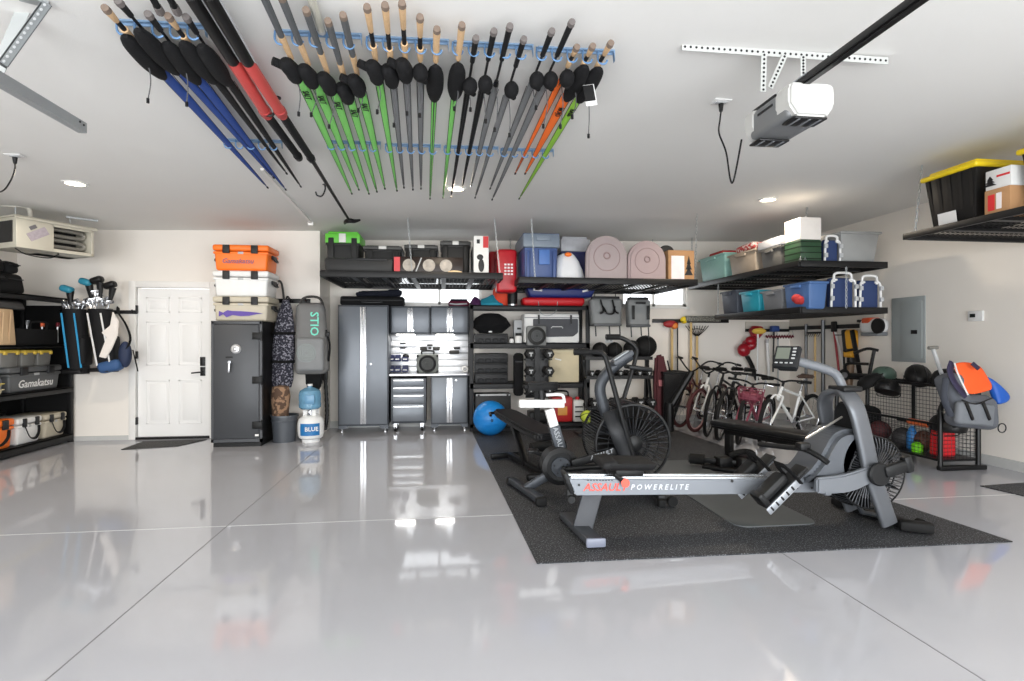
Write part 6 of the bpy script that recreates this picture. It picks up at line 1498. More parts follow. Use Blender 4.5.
rb('seat_carriage', RB, lambda b: b.box((1.27, RY, .425), (.2, .16, .05), bev=.01), seat)
rb('knob', mat('knob_red', (240, 84, 62), .45), lambda b: (b.cyl(aty(625, 483, RY - .10), aty(625, 483, RY - .06), .026, n=16), b.cyl(aty(625, 483, RY - .062), aty(625, 483, RY - .05), .032, n=16)))
rb('knob_lever', RB, lambda b: b.tube([aty(624, 482, RY - .075), aty(614, 474, RY - .075)], .016, 8))
leg = rb('rear_leg', mat('leg_graphite', (60, 62, 67), .55, .1), lambda b: b.bar((1.03, RY, .30), (.935, RY - .06, .045), .06, .135, .012, up=(1, 0, .3)))
foot = rb('rear_foot', RD, lambda b: b.bar((.895, 3.92, .04 + FZ), (.955, 3.36, .04 + FZ), .11, .05, .012))
rb('end_cap', mat('cap_bluegrey', (120, 125, 140), .4), lambda b: b.box((.957, 3.352, .04 + FZ), (.13, .025, .06), bev=.012), foot)
rb('foot_pad', RUBBER, lambda b: b.box((.945, 3.40, FZ + .01), (.08, .06, .022), bev=.004), foot); rb('foot_pad', RUBBER, lambda b: b.box((.89, 3.93, FZ + .01), (.08, .06, .022), bev=.004), foot)
# front end: side arms, fan, cowl, arch
AY = 3.60; FC = V((2.985, AY, .41)); FR = .255
def pxy(L_, y): return [(aty(px, py, y).x, aty(px, py, y).z) for px, py in L_]
armp = pxy([(816, 478), (830, 476.5), (842, 475), (856, 471), (870, 466), (884, 467), (886, 477), (870, 483), (858, 489), (846, 492.5), (830, 493.5), (816, 493)], 3.40)
for y0_, y1_ in ((3.385, 3.43), (3.78, 3.825)):
    rb('side_arm', RS, lambda b: b.prism(armp, y0_, y1_, bev=.012), smooth=60)
rb('neck', RS, lambda b: b.prism(pxy([(786, 478.5), (820, 478.5), (820, 492.5), (770, 493.5)], 3.5), 3.50, 3.72, bev=.01)); rb('yoke', RS, lambda b: b.box((aty(818, 485, 3.5).x, AY, aty(818, 485, 3.5).z), (.05, .42, .095), bev=.012))
for px, py in ((797, 481), (808, 481), (797, 488), (812, 488)): rb('bolt', RB, lambda b: b.cyl(aty(px, py, 3.488), aty(px, py, 3.502), .008, n=8))
CW = [(v.x, v.z) for v in smoothpath([V((a_, 0, c_)) for a_, c_ in pxy([(797, 478), (806, 470), (815, 459), (822, 446), (829, 435), (839, 429), (850, 429), (857, 435), (850, 441), (844, 450), (841, 462), (843, 478)], 3.52)], 4)]
rb('cowl', mat('cowl_grey', (92, 96, 102), .4, .3, var=.02), lambda b: b.prism(CW, AY - .15, AY + .15, bev=.035), smooth=60)
cage = rb('fan_cage', RB, lambda b: [b.torus((FC.x, yy, FC.z), rr, .006, 'y', 40, 5) for yy in (AY - .14, AY + .14) for rr in (FR, .175, .09)] + [b.torus((FC.x, AY, FC.z), FR + .012, .01, 'y', 40, 5)])
rb('wires', mat('fan_wire', (70, 72, 76), .4, .3), lambda b: [b.tube([(FC.x + .06 * math.cos(a), yy, FC.z + .06 * math.sin(a)), (FC.x + .19 * math.cos(a + .25), yy - .008 * (1 if yy < RY else -1), FC.z + .19 * math.sin(a + .25)), (FC.x + FR * math.cos(a + .35), yy, FC.z + FR * math.sin(a + .35)), (FC.x + (FR + .012) * math.cos(a + .35), AY, FC.z + (FR + .012) * math.sin(a + .35))], .003, 4) for yy in (AY - .14, AY + .14) for a in [2 * math.pi * k / 56 for k in range(56)]], cage, smooth=0)
rb('fan_blades', mat('fan_black', (22, 22, 24), .6), lambda b: [b.box((FC.x + .17 * math.cos(a), AY, FC.z + .17 * math.sin(a)), (.2, .24, .006), rot=(R(0), -a, 0)) for a in [2 * math.pi * k / 12 for k in range(12)]] + [b.cyl((FC.x, AY - .12, FC.z), (FC.x, AY + .12, FC.z), .08, n=18)], cage)
hub = rb('hub_cover', RB, lambda b: b.lathe([(.078, 0), (.08, .02), (.07, .03), (0, .033)], aty(878, 474, 3.375), n=24, rot=(R(90), 0, 0)))
rb('folding_handle', RB, lambda b: (b.box(aty(898, 468, 3.35), (.22, .05, .085), rot=(0, R(-15), 0), bev=.02), b.box(aty(907, 464, 3.35), (.06, .06, .12), rot=(0, R(-15), 0), bev=.02)))
nl = [aty(889, 524, 3.43), aty(880, 498, 3.43), aty(871, 471, 3.43), aty(864, 438, 3.43), aty(857, 411, 3.44), aty(851, 399, 3.48), aty(846, 393, 3.54), aty(841, 391, 3.60)]
fl = [V((v.x, 2 * AY - v.y, v.z)) for v in nl[:-1]][::-1]
rb('arch_frame', mat('arch_grey', (98, 101, 106), .36, .4, var=.02), lambda b: b.tube(smoothpath(nl + fl, 5), .060, 24, flat=.40, up=(0, 1, 0), e=.55), smooth=50)
rb('arch_cap', RB, lambda b: b.box(aty(845, 390, 3.58) + V((0, 0, .012)), (.15, .17, .04), bev=.014, seg=3))
pt = aty(845, 420, AY); rb('arch_guard', RB, lambda b: b.prism([(3.47, .55), (3.73, .55), (3.72, .82), (3.67, .89), (3.54, .89), (3.48, .82)], pt.x + .0, pt.x + .05, 'x', bev=.01))
ff = rb('front_foot', RB, lambda b: b.bar(V((aty(836, 503, 4.02).x, 4.02, .045)), V((aty(916, 535, 3.36).x, 3.36, .045)), .11, .055, .012))
fc0 = aty(920, 535, 3.36)
for o in [ff]: pass
rb('foot_cap', RUBBER, lambda b: b.box((fc0.x - .03, fc0.y, .045 + FZ), (.2, .09, .07), rot=(0, 0, R(-30)), bev=.02), ff)
rb('transport_wheel', RUBBER, lambda b: b.cyl((fc0.x + .06, 3.40, .04 + FZ), (fc0.x + .06, 3.44, .04 + FZ), .035, n=16), ff)
rb('foot_brace', RD, lambda b: b.tube([aty(856, 500, AY), aty(862, 512, AY), aty(880, 516, AY)], .018, 8), ff)
# foot plates
for y in (RY - .19, RY + .17):
    p0, p1 = aty(762, 506, RY - .19), aty(802, 466, RY - .19); p0.y = p1.y = y; d = (p1 - p0).normalized(); n_ = V((-d.z, 0, d.x)); Lp = (p1 - p0).length
    def obox(b, u, yy, w_, su, sy, sw, bev): b.box(p0 + d * u + n_ * w_ + V((0, yy, 0)), (su, sy, sw), rot=Mx((d, V((0, 1, 0)), n_)).transposed(), bev=bev)
    pl = rb('foot_plate', RB, lambda b: (obox(b, Lp * .5, 0, .0, Lp, .12, .02, .006)))
    rb('shoe_pad', RB, lambda b: (obox(b, Lp * .33, 0, .055, Lp * .62, .12, .075, .03), obox(b, Lp * .06, 0, .05, .05, .13, .11, .02)), pl)
    rb('adjuster', SILVER, lambda b: obox(b, Lp * .36, -.066, -.02, Lp * .78, .01, .05, .004), pl)
    for k in range(5): rb('slot', RB, lambda b: obox(b, Lp * (.06 + .125 * k), -.072, -.02, .014, .004, .034, .002), pl)
    rb('strap', DARKF, lambda b: b.tube([p0 + d * Lp * .72 + V((0, q_, 0)) + n_ * w_ for q_, w_ in ((-.07, -.03), (-.075, .06), (-.04, .12), (.04, .12), (.075, .06), (.07, -.03))], .03, 8, flat=.3), pl)
    rb('brace', RL if y > RY else RB, lambda b: b.bar(p0 + d * Lp * .6 - n_ * .02, p0 + d * Lp * .95 + n_ * -.03, .03, .03), pl)
# handle and its chain
rb('chain', mat('chain_steel', (196, 194, 188), .3, .7), lambda b: b.tube([aty(842, 417, AY), aty(806, 438.5, AY - .12)], .008, 6))
rb('handlebar', RB, lambda b: (b.tube(smoothpath([aty(759, 444, 3.86), aty(785, 447, 3.66), aty(804, 449, 3.50), aty(818, 456, 3.40), aty(828, 463, 3.34)], 5), .019, 10), b.box(aty(803, 446, 3.50), (.08, .07, .05), bev=.012)))
# monitor
rb('monitor_arm', RS, lambda b: b.tube(smoothpath([aty(843, 390, AY), aty(840, 381, AY), aty(834, 373, AY), aty(820, 367.5, AY), aty(797, 361, AY)], 6), .034, 12, flat=.75, up=(0, 1, 0)), smooth=60)
mc = aty(787, 357.5, AY - .02); mn = V((-.72, -.50, .48)).normalized(); mu = (V((0, 0, 1)) - mn * mn.z).normalized(); ms_ = mu.cross(mn); MM = Mx((ms_, mu, mn)).transposed()
def mbox(b, u, v, w_, su, sv, sw, bev=.0): b.box(mc + MM @ V((u, v, w_)), (su, sv, sw), rot=MM, bev=bev)
mon = rb('monitor', mat('monitor_grey', (44, 46, 50), .6), lambda b: (mbox(b, 0, 0, 0, .17, .17, .05, .012), mbox(b, .0, -.03, -.04, .13, .1, .06, .015)))
rb('screen', mat('lcd_green', (110, 116, 106), .35), lambda b: mbox(b, -.022, .02, .0265, .09, .09, .004), mon)
for k in range(4): rb('button', LGREY, lambda b: mbox(b, .052, .06 - .026 * k, .0265, .024, .012, .005, .002), mon)
for k in range(4): rb('button', LGREY, lambda b: mbox(b, -.055 + .034 * k, -.055, .0265, .02, .01, .005, .002), mon)

# ------------------------------------------------------------------ air bike behind the rower
AG = mat('air_graphite', (56, 60, 66), .42, .3, var=.02); AB = mat('air_black', (28, 29, 31), .45)
t = thing('air_bike', 'dark air bike with a big caged fan wheel and white seat post', 'exercise bike', (1.2, 4.6, FZ))
def ab(nm, m, f, par=t, **k):
    b = MB(); f(b); return b.build(nm, m, par, world=True, **k)
AN, AFY = 4.42, 4.84; AC = aty(633, 443, AN); ax, azz = AC.x, AC.z; ar = .325
cage = ab('fan_cage', AB, lambda b: [b.torus((ax, yy, azz), ar, .013, 'y', 48, 6) for yy in (AN, AFY)] + [b.cyl((ax + ar * math.cos(a), AN, azz + ar * math.sin(a)), (ax + ar * math.cos(a), AFY, azz + ar * math.sin(a)), .006, n=5) for a in (.4, 1.6, 2.8, 4.0, 5.2)] + [b.torus((ax, AN - .01, azz), rr, .004, 'y', 36, 4) for rr in (.12, .22)] + [b.torus((ax, AFY, azz), rr, .004, 'y', 36, 4) for rr in (.12, .22)])
ab('wires', mat('air_wire', (66, 68, 72), .4, .3), lambda b: [b.tube([(ax + .05 * math.cos(a), yy, azz + .05 * math.sin(a)), (ax + ar * math.cos(a), yy, azz + ar * math.sin(a))], .003, 4) for yy in (AN - .006, AFY) for a in [2 * math.pi * k / 36 for k in range(36)]] + [b.tube([(ax + ar * math.cos(a), AN, azz + ar * math.sin(a)), (ax + ar * 1.02 * math.cos(a), (AN + AFY) / 2, azz + ar * 1.02 * math.sin(a)), (ax + ar * math.cos(a), AFY, azz + ar * math.sin(a))], .003, 4) for a in [2 * math.pi * k / 90 for k in range(90)]], cage, smooth=0)
ab('fan_blades', mat('fan_black', (22, 22, 24), .6), lambda b: [b.box((ax + .18 * math.cos(a), (AN + AFY) / 2, azz + .18 * math.sin(a)), (.24, .34, .006), rot=(0, -a, 0)) for a in [2 * math.pi * k / 14 for k in range(14)]] + [b.cyl((ax, AN - .04, azz), (ax, AFY + .04, azz), .06, n=18)], cage)
ab('hub', AB, lambda b: b.lathe([(.07, 0), (.07, .02), (.04, .035), (0, .035)], (ax, AN - .02, azz), n=20, rot=(R(90), 0, 0)))
yc = 4.55
ab('mast', AG, lambda b: b.tube(smoothpath([aty(612, 432, yc), aty(604, 408, yc), aty(600, 388, yc), aty(607, 373, yc), aty(620, 362, yc), aty(630, 355, yc)], 6), .05, 12, flat=.8, up=(0, 1, 0)), smooth=60)
con = ab('console', mat('console_grey', (74, 78, 84), .45), lambda b: b.box(aty(622, 358, yc - .05), (.2, .12, .05), rot=(0, R(-32), 0), bev=.015))
ab('screen', mat('lcd_grey', (150, 156, 160), .3), lambda b: b.box(aty(620, 355.5, yc - .07), (.15, .08, .012), rot=(0, R(-32), 0), bev=.003), con)
ab('reading_tray', AB, lambda b: b.box(aty(638, 368, yc + .1), (.22, .16, .04), rot=(0, R(8), 0), bev=.015))
for y in (AN - .07, AFY + .07):
    ab('fork_plate', mat('fork_black', (52, 54, 58), .45, .2), lambda b: b.tube(smoothpath([V((aty(606, 410, yc).x, y * .6 + yc * .4, aty(606, 410, yc).z)), V((aty(614, 428, AN).x, y, aty(614, 428, AN).z)), V((aty(622, 448, AN).x, y, aty(622, 448, AN).z)), V((aty(628, 462, AN).x, y, aty(628, 462, AN).z))], 5), .07, 12, flat=.35, up=(0, 1, 0)), smooth=60)
ab('base_beam', AB, lambda b: (b.bar(aty(556, 468, yc), V((ax + .05, yc, .16)), .08, .08, .012), b.bar(V((ax, yc, .17)), V((1.80, yc, .09)), .08, .07, .012)))
gd = ab('chain_guard', AB, lambda b: b.bar(aty(572, 464, AN - .04), aty(624, 449, AN - .04), .03, .07, .012))
b = MB(); b.text('ASSAULT', .05, frame(aty(602, 454.5, AN - .058), (1, 0, .3), (0, -1, 0)) @ sh); b.build('lettering', mat('faded_white', (150, 154, 158), .5), gd, world=True)
cp = aty(560, 466, 4.45)
ab('crank_cover', AB, lambda b: (b.lathe([(.155, 0), (.155, .03), (.12, .045), (.118, .03), (0, .03)], cp, n=32, rot=(R(90), 0, 0)), b.cyl(cp + V((0, .15, 0)), cp, .15, n=28)))
ab('crank_plate', AG, lambda b: b.lathe([(.085, 0), (.08, .012), (.03, .014), (0, .02)], cp - V((0, .03, 0)), n=24, rot=(R(90), 0, 0)))
for k in range(5): ab('bolt', RB, lambda b: b.cyl(cp + V((.058 * math.cos(k * 1.257 + .4), -.046, .058 * math.sin(k * 1.257 + .4))), cp + V((.058 * math.cos(k * 1.257 + .4), -.04, .058 * math.sin(k * 1.257 + .4))), .008, n=8))
for s, y in ((1, 4.38), (-1, 4.74)):
    q = V((cp.x, y, cp.z)); e = q + V((.17 * s, 0, -.06 * s))
    cr = ab('crank_arm', AB, lambda b: (b.bar(q, e, .025, .03, .006), b.cyl(q, e, .016)))
    ab('pedal', AB, lambda b: b.box(e + V((0, -.06 if y < 4.5 else .06, 0)), (.1, .1, .03), bev=.01), cr)
ab('push_rod', AB, lambda b: b.tube([aty(566, 469, 4.36), aty(604, 466, 4.36), aty(634, 460, 4.36)], .022, 10))
ab('rear_strut', AG, lambda b: b.bar(aty(556, 470, yc), V((.69, 4.60, .06)), .07, .07, .012))
rf = ab('rear_foot', AG, lambda b: b.bar((.615, 4.92, .05 + FZ), (.765, 4.30, .05 + FZ), .08, .05, .012))
ab('foot_end', RUBBER, lambda b: b.box((.77, 4.285, .035 + FZ), (.09, .06, .07), bev=.015), rf); ab('foot_end', RUBBER, lambda b: b.box((.61, 4.935, .035 + FZ), (.09, .06, .07), bev=.015), rf)
ft = ab('front_foot', AB, lambda b: b.bar((1.74, 4.16, .06 + FZ), (1.80, 4.98, .06 + FZ), .07, .05, .012))
for y in (4.14, 5.0): ab('transport_wheel', RUBBER, lambda b: (b.cyl((1.81, y - .02, .04 + FZ), (1.81, y + .02, .04 + FZ), .04, n=18), b.box((1.72, y, .03 + FZ), (.06, .06, .06), bev=.01)), ft)
s0, s1 = aty(563, 458, yc), aty(549, 409, yc); d = (s1 - s0)
st_ = ab('seat_tube', AG, lambda b: b.bar(s0, s0 + d * .66, .075, .095, .01, up=(1, 0, 0)))
b = MB(); b.text('ASSAULT', .062, frame(s0 + d * .36 + V((0, -.0395, 0)), d * -1, (0, -1, 0))); b.build('lettering', mat('faded_white', (150, 154, 158), .5), st_, world=True)
ab('seat_post', WHITE, lambda b: b.bar(s0 + d * .6, s1, .062, .078, .008, up=(1, 0, 0)))
ab('seat_slider', WHITE, lambda b: b.bar(aty(519, 403.5, yc), aty(564, 403.5, yc), .06, .068, .008))
ab('slider_handle', WHITE, lambda b: b.tube(smoothpath([aty(546, 395, yc), aty(558, 394.5, yc), aty(563, 396, yc), aty(564.5, 403, yc)], 4), .014, 8))
ab('saddle_post', AB, lambda b: b.cyl(aty(542, 402, yc), aty(541, 390, yc), .028))
so = aty(542, 389, yc)
ab('saddle', mat('saddle_foam', (26, 26, 28), .65), lambda b: b.prism([(-.15, -.09), (-.17, 0), (-.15, .09), (-.04, .075), (.06, .035), (.15, .02), (.16, 0), (.15, -.02), (.06, -.035), (-.04, -.075)], -.01, .06, 'z', off=so, bev=.022), smooth=60)
for pts, nm in (([(635, 462, 4.34), (626, 432, 4.34), (614, 388, 4.34), (607, 362, 4.34), (603, 354, 4.34), (595, 352, 4.34), (574, 352, 4.34)], 'near'), ([(620, 412, 4.92), (630, 378, 4.92), (636.5, 354, 4.92), (635, 347, 4.92), (626, 340, 4.92), (617, 337, 4.92), (606, 337, 4.92)], 'far')):
    P = [aty(*p) for p in pts]
    if nm == 'far': P = [V((ax + .03, 4.92, azz + .02))] + P
    hb_ = ab('lever_arm', AB, lambda b: b.tube(smoothpath(P, 5), .021, 10))
    ab('grip', RUBBER, lambda b: b.cyl(P[-1], P[-1] + (P[-2] - P[-1]).normalized() * .13, .027, n=12), hb_)

# ------------------------------------------------------------------ benches
VIN = mat('bench_vinyl', (40, 40, 42), .36)
t = thing('adjustable_bench', 'black adjustable weight bench left of the air bike', 'bench', (.8, 5.7, FZ))
def bb_(nm, m, f, par=t, **k):
    b = MB(); f(b); return b.build(nm, m, par, world=True, **k)
p0, p1 = V((.66, 6.25, .52)), V((.98, 5.08, .42))
d = (p1 - p0).normalized()
pad = MB(); 
sdv = d.cross(V((0, 0, 1))).normalized()
poly = [(-.5, .10), (-.38, .14), (.30, .15), (.47, .12), (.5, .08), (.5, -.08), (.47, -.12), (.30, -.15), (-.38, -.14), (-.5, -.10)]
L = (p1 - p0).length
bb_('back_pad', VIN, lambda b: b.prism([(x * L, y) for x, y in poly], -.035, .03, 'z', bev=.018))
o = [o for o in COL.objects if o.name == 'back_pad'][0]
m4 = Mx.Translation((p0 + p1) / 2 - V((.8, 5.7, FZ))) @ Mx((d, sdv * -1, d.cross(sdv * -1))).transposed().to_4x4()
for v in o.data.vertices: v.co = m4 @ (v.co + V((.8, 5.7, FZ)))
bb_('spine', BLACKM, lambda b: b.bar(p0 + V((0, 0, -.07)), p1 + V((0, 0, -.07)), .06, .06, .006))
bb_('head_handle', BLACKM, lambda b: b.tube([p0 - d * .02 + sdv * .13 + V((0, 0, -.05)), p0 - d * .10 + sdv * .12 + V((0, 0, -.04)), p0 - d * .10 - sdv * .12 + V((0, 0, -.04)), p0 - d * .02 - sdv * .13 + V((0, 0, -.05))], .016, 8))
bb_('support_leg', BLACKM, lambda b: b.bar(p0 + d * .35 + V((0, 0, -.08)), V((.84, 5.55, .05)), .06, .06, .006)); bb_('support_leg', BLACKM, lambda b: b.bar(p1 + V((0, 0, -.08)), V((.93, 5.25, .05)), .06, .06, .006))
bb_('base_beam', BLACKM, lambda b: b.bar((.72, 6.05, .05 + FZ), (.97, 5.1, .05 + FZ), .07, .05, .006))
for c, nm in ((V((.98, 5.08, .04 + FZ)), 'foot'), (V((.72, 6.05, .04 + FZ)), 'foot')): bb_(nm, BLACKM, lambda b: b.bar(c - sdv * .22, c + sdv * .22, .06, .06, .012))
bb_('foam_roller', RUBBER, lambda b: b.cyl(p1 + V((0, 0, -.09)) - sdv * .18, p1 + V((0, 0, -.09)) + sdv * .18, .045, n=14))
bb_('roller_cap', STEEL, lambda b: b.cyl(p1 + V((0, 0, -.09)) - sdv * .19, p1 + V((0, 0, -.09)) - sdv * .178, .03, n=12))
t = thing('flat_bench', 'black flat weight bench in front of the bicycles', 'bench', (3.3, 5.1, FZ))
p0, p1 = V((3.05, 5.72, .43)), V((3.50, 4.50, .43)); d = (p1 - p0).normalized(); sdv = d.cross(V((0, 0, 1)))
def fb(nm, m, f): b = MB(); f(b); return b.build(nm, m, t, world=True)
fb('pad', VIN, lambda b: b.bar(p0, p1, .29, .065, .02)); fb('base_board', BLACKM, lambda b: b.bar(p0 + V((0, 0, -.045)), p1 + V((0, 0, -.045)), .22, .025, .004)); fb('spine', BLACKM, lambda b: b.bar(p0 + d * .1 + V((0, 0, -.085)), p1 - d * .1 + V((0, 0, -.085)), .06, .06))
for q in (.14, L * .88):
    c = p0 + d * q; fb('leg', BLACKM, lambda b: b.bar(c + V((0, 0, -.09)), V((c.x, c.y, .05)), .06, .08, .006, up=d)); fb('foot', BLACKM, lambda b: b.bar(V((c.x, c.y, .03 + FZ * 0)) - sdv * .26, V((c.x, c.y, .03)) + sdv * .26, .06, .05, .01))
t = thing('roller_frame', 'low black frame with a foam roller end lying on the mat behind the rower', 'frame', (2.85, 5.15, FZ))
def rf_(nm, m, f): b = MB(); f(b); return b.build(nm, m, t, world=True)
q0, q1 = atz(690, 458.5, .09), atz(758, 464, .09)
rf_('foam_roller', RUBBER, lambda b: b.cyl(q0, q0 + (q1 - q0) * .22, .055, n=16)); rf_('roller_cap', CHAR, lambda b: b.cyl(q0 - (q1 - q0) * .02, q0 + (q1 - q0) * .0, .045, n=16))
rf_('bar', BLACKM, lambda b: b.bar(q0 + (q1 - q0) * .15, q1, .07, .05, .008)); rf_('clamp', BLACK, lambda b: (b.box(q0 + (q1 - q0) * .5, (.16, .16, .11), bev=.03), b.box(q0 + (q1 - q0) * .78, (.14, .2, .13), bev=.03)))
rf_('hand_grip', RUBBER, lambda b: b.tube(smoothpath([q0 + (q1 - q0) * .6 + V((0, 0, .06)), q0 + (q1 - q0) * .75 + V((0, 0, .11)), q0 + (q1 - q0) * .95 + V((0, .05, .1)), q1 + V((.02, .1, .02))], 4), .03, 8)); rf_('base', BLACKM, lambda b: b.bar(V((q0.x + .1, q0.y - .1, FZ + .02)), V((q1.x, q1.y - .2, FZ + .02)), .12, .04, .008)); rf_('knob', STEEL, lambda b: b.cyl(q0 + (q1 - q0) * .42 + V((0, -.09, .02)), q0 + (q1 - q0) * .42 + V((0, -.06, .02)), .018))

# ------------------------------------------------------------------ sports rack along the right wall
GX0, GX1, GY0, GY1, GZ = 5.06, 5.50, 4.97, 6.45, .86
t = thing('sports_rack', 'black tube and mesh sports rack against the right wall', 'rack', ((GX0 + GX1) / 2, (GY0 + GY1) / 2, 0))
def gb(nm, m, f, par=t, **k): b = MB(); f(b); return b.build(nm, m, par, world=True, **k)
gb('front_post', BLACKM, lambda b: b.tube(smoothpath([(GX0, GY0, .03), (GX0, GY0, .55), (GX0, GY0, .62), (GX0 + .05, GY0, .72), (GX0 + .16, GY0, GZ)], 5), .024, 10)); gb('front_post', BLACKM, lambda b: b.tube([(GX1, GY0, .03), (GX1, GY0, GZ)], .024, 10))
gb('rear_post', BLACKM, lambda b: b.tube(smoothpath([(GX0, GY1, .03), (GX0, GY1, .55), (GX0 + .03, GY1, .68), (GX0 + .1, GY1, GZ)], 5), .024, 10)); gb('rear_post', BLACKM, lambda b: b.tube([(GX1, GY1, .03), (GX1, GY1, GZ)], .024, 10)); gb('middle_post', BLACKM, lambda b: b.tube([(GX1, 5.75, .03), (GX1, 5.75, GZ)], .02, 8))
for y in (GY0, GY1): gb('foot', BLACKM, lambda b: b.bar((GX0 - .02, y, .025), (GX1 + .08, y, .025), .06, .05, .012))
gb('top_shelf', BLACKM, lambda b: (b.bar((GX0 + .12, GY0, GZ), (GX0 + .12, GY1, GZ), .03, .03), b.bar((GX1, GY0, GZ), (GX1, GY1, GZ), .03, .03), b.bar((GX0 + .12, GY0, GZ), (GX1, GY0, GZ), .03, .03), b.bar((GX0 + .12, GY1, GZ), (GX1, GY1, GZ), .03, .03), [b.bar((GX0 + .12 + k * .05, GY0, GZ + .008), (GX0 + .12 + k * .05, GY1, GZ + .008), .006, .006) for k in range(1, 7)], [b.bar((GX0 + .12, GY0 + .08 * k, GZ + .013), (GX1, GY0 + .08 * k, GZ + .013), .006, .006) for k in range(1, 18)]))
gb('lower_shelf', BLACKM, lambda b: b.span((GX0, GY0, .09), (GX1, GY1, .115)))
for z in (.47,): gb('basket_rail', BLACKM, lambda b: (b.bar((GX0, GY0, z), (GX0, GY1, z), .022, .022), b.bar((GX0, GY0, z), (GX1, GY0, z), .022, .022), b.bar((GX0, GY1, z), (GX1, GY1, z), .022, .022)))
def grid(b, P, u, w_, nu, nw):
    P, u, w_ = V(P), V(u), V(w_)
    for i in range(nu + 1): b.tube([P + u * (i / nu), P + u * (i / nu) + w_], .0025, 4)
    for i in range(nw + 1): b.tube([P + w_ * (i / nw), P + w_ * (i / nw) + u], .0025, 4)
gb('mesh_panel', BLACKM, lambda b: grid(b, (GX0, GY0, .11), (0, GY1 - GY0, 0), (0, 0, .36), 34, 9), smooth=0); gb('mesh_panel', BLACKM, lambda b: grid(b, (GX0, GY0, .11), (GX1 - GX0, 0, 0), (0, 0, .36), 10, 9), smooth=0); gb('mesh_panel', BLACKM, lambda b: grid(b, (GX1, GY0, .11), (0, GY1 - GY0, 0), (0, 0, .72), 34, 16), smooth=0)
SZ = GZ + .018
def helmet(label, c, m, s=1.0, rz=0, tilt=0, group='helmets on the sports rack'):
    h = thing('helmet', label, 'helmet', c, rz, group); rr = Mx.Rotation(tilt, 3, 'Y')
    b = MB(); b.lathe([(.125*s, 0), (.135*s, .03*s), (.13*s, .08*s), (.1*s, .125*s), (.05*s, .15*s), (0, .155*s), (0, .14*s), (.09*s, .11*s), (.115*s, .06*s), (.115*s, .002)], (0, 0, 0), n=22, rot=rr, sq=(1.2, .95)); b.build('shell', m, h)
    for k in (-1, 0, 1): b = MB(); b.tube(smoothpath([rr @ V((-.15*s, .05*s*k, .05*s)), rr @ V((-.07*s, .05*s*k, .128*s)), rr @ V((.07*s, .05*s*k, .128*s)), rr @ V((.15*s, .05*s*k, .05*s))], 4), .016*s, 6, flat=.5); b.build('vent_ridge', CHAR, h)
    b = MB(); b.tube(smoothpath([rr @ V((.05*s, -.12*s, .01)), V((.02, -.1*s, -.05)), V((.04, .1*s, -.05)), rr @ V((.05*s, .12*s, .01))], 4), .006, 5); b.build('chin_strap', BLACK, h)
helmet('black helmet hanging off the far corner of the sports rack, lower one', atx(887, 389, 5.12) - V((0, 0, .04)), BLACK, 1.0, R(30), R(20))
helmet('black helmet with bare metal fittings at the left end of the sports rack', atx(873, 381, 5.1) - V((0, 0, .06)), RUBBER, .95, R(-40), R(-30))
helmet('green and grey helmet on the sports rack top below the breaker panel', (5.34, 6.0, SZ), mat('helmet_green', (70, 92, 82), .35), .95, R(20), 0)
helmet('large black helmet lying open on the sports rack beside the green one', (5.36, 5.55, SZ + .02), BLACK, 1.0, R(60), R(-35))
helmet('black helmet with a grey lining near the orange jersey', (5.34, 5.16, SZ), CHAR, 1.05, R(10), 0)
h = thing('folded_scooter', 'black folded scooter frame standing on the far end of the sports rack', 'scooter', (5.22, 6.2, SZ))
for nm, P, r in (('stem', [(-.02, -.12, .0), (.02, -.16, .34)], .02), ('handlebar', [(-.14, -.02, .30), (-.04, -.12, .36), (.06, -.18, .34)], .018), ('frame_tube', [(-.12, .12, .02), (-.14, .1, .16), (.0, -.1, .17)], .018), ('deck', [(-.1, .1, .02), (.1, -.16, .02)], .03)):
    b = MB(); b.tube(smoothpath(P, 4), r, 8); b.build(nm, BLACKM, h)
b = MB(); b.torus((-.16, .12, .02), .06, .02, 'y', 20, 8); w_ = b.build('wheel', RUBBER, h); b = MB(); b.cyl((-.16, .10, .02), (-.16, .14, .02), .035, n=14); b.build('wheel_hub', STEEL, w_)
h = thing('hockey_stick', 'silver and black shaft with a T grip leaning on the sports rack', 'stick', V((5.02, 4.88, .3))); p = wmat(h).inverted()
a0, a1 = aty(933, 349, 4.88), aty(949, 395, 4.88)
b = MB(); b.tube([p @ a0, p @ (a0 + (a1 - a0) * .55)], .018, 8); b.build('silver_shaft', LGREY, h); b = MB(); b.tube([p @ (a0 + (a1 - a0) * .5), p @ a1, p @ (a1 + (a1 - a0) * .5)], .016, 8); b.build('black_shaft', BLACK, h); b = MB(); b.tube([p @ (a0 + V((-.05, 0, .01))), p @ (a0 + V((.05, 0, .015)))], .018, 8); b.build('grip', mat('grip_grey', (120, 118, 112), .6), h)
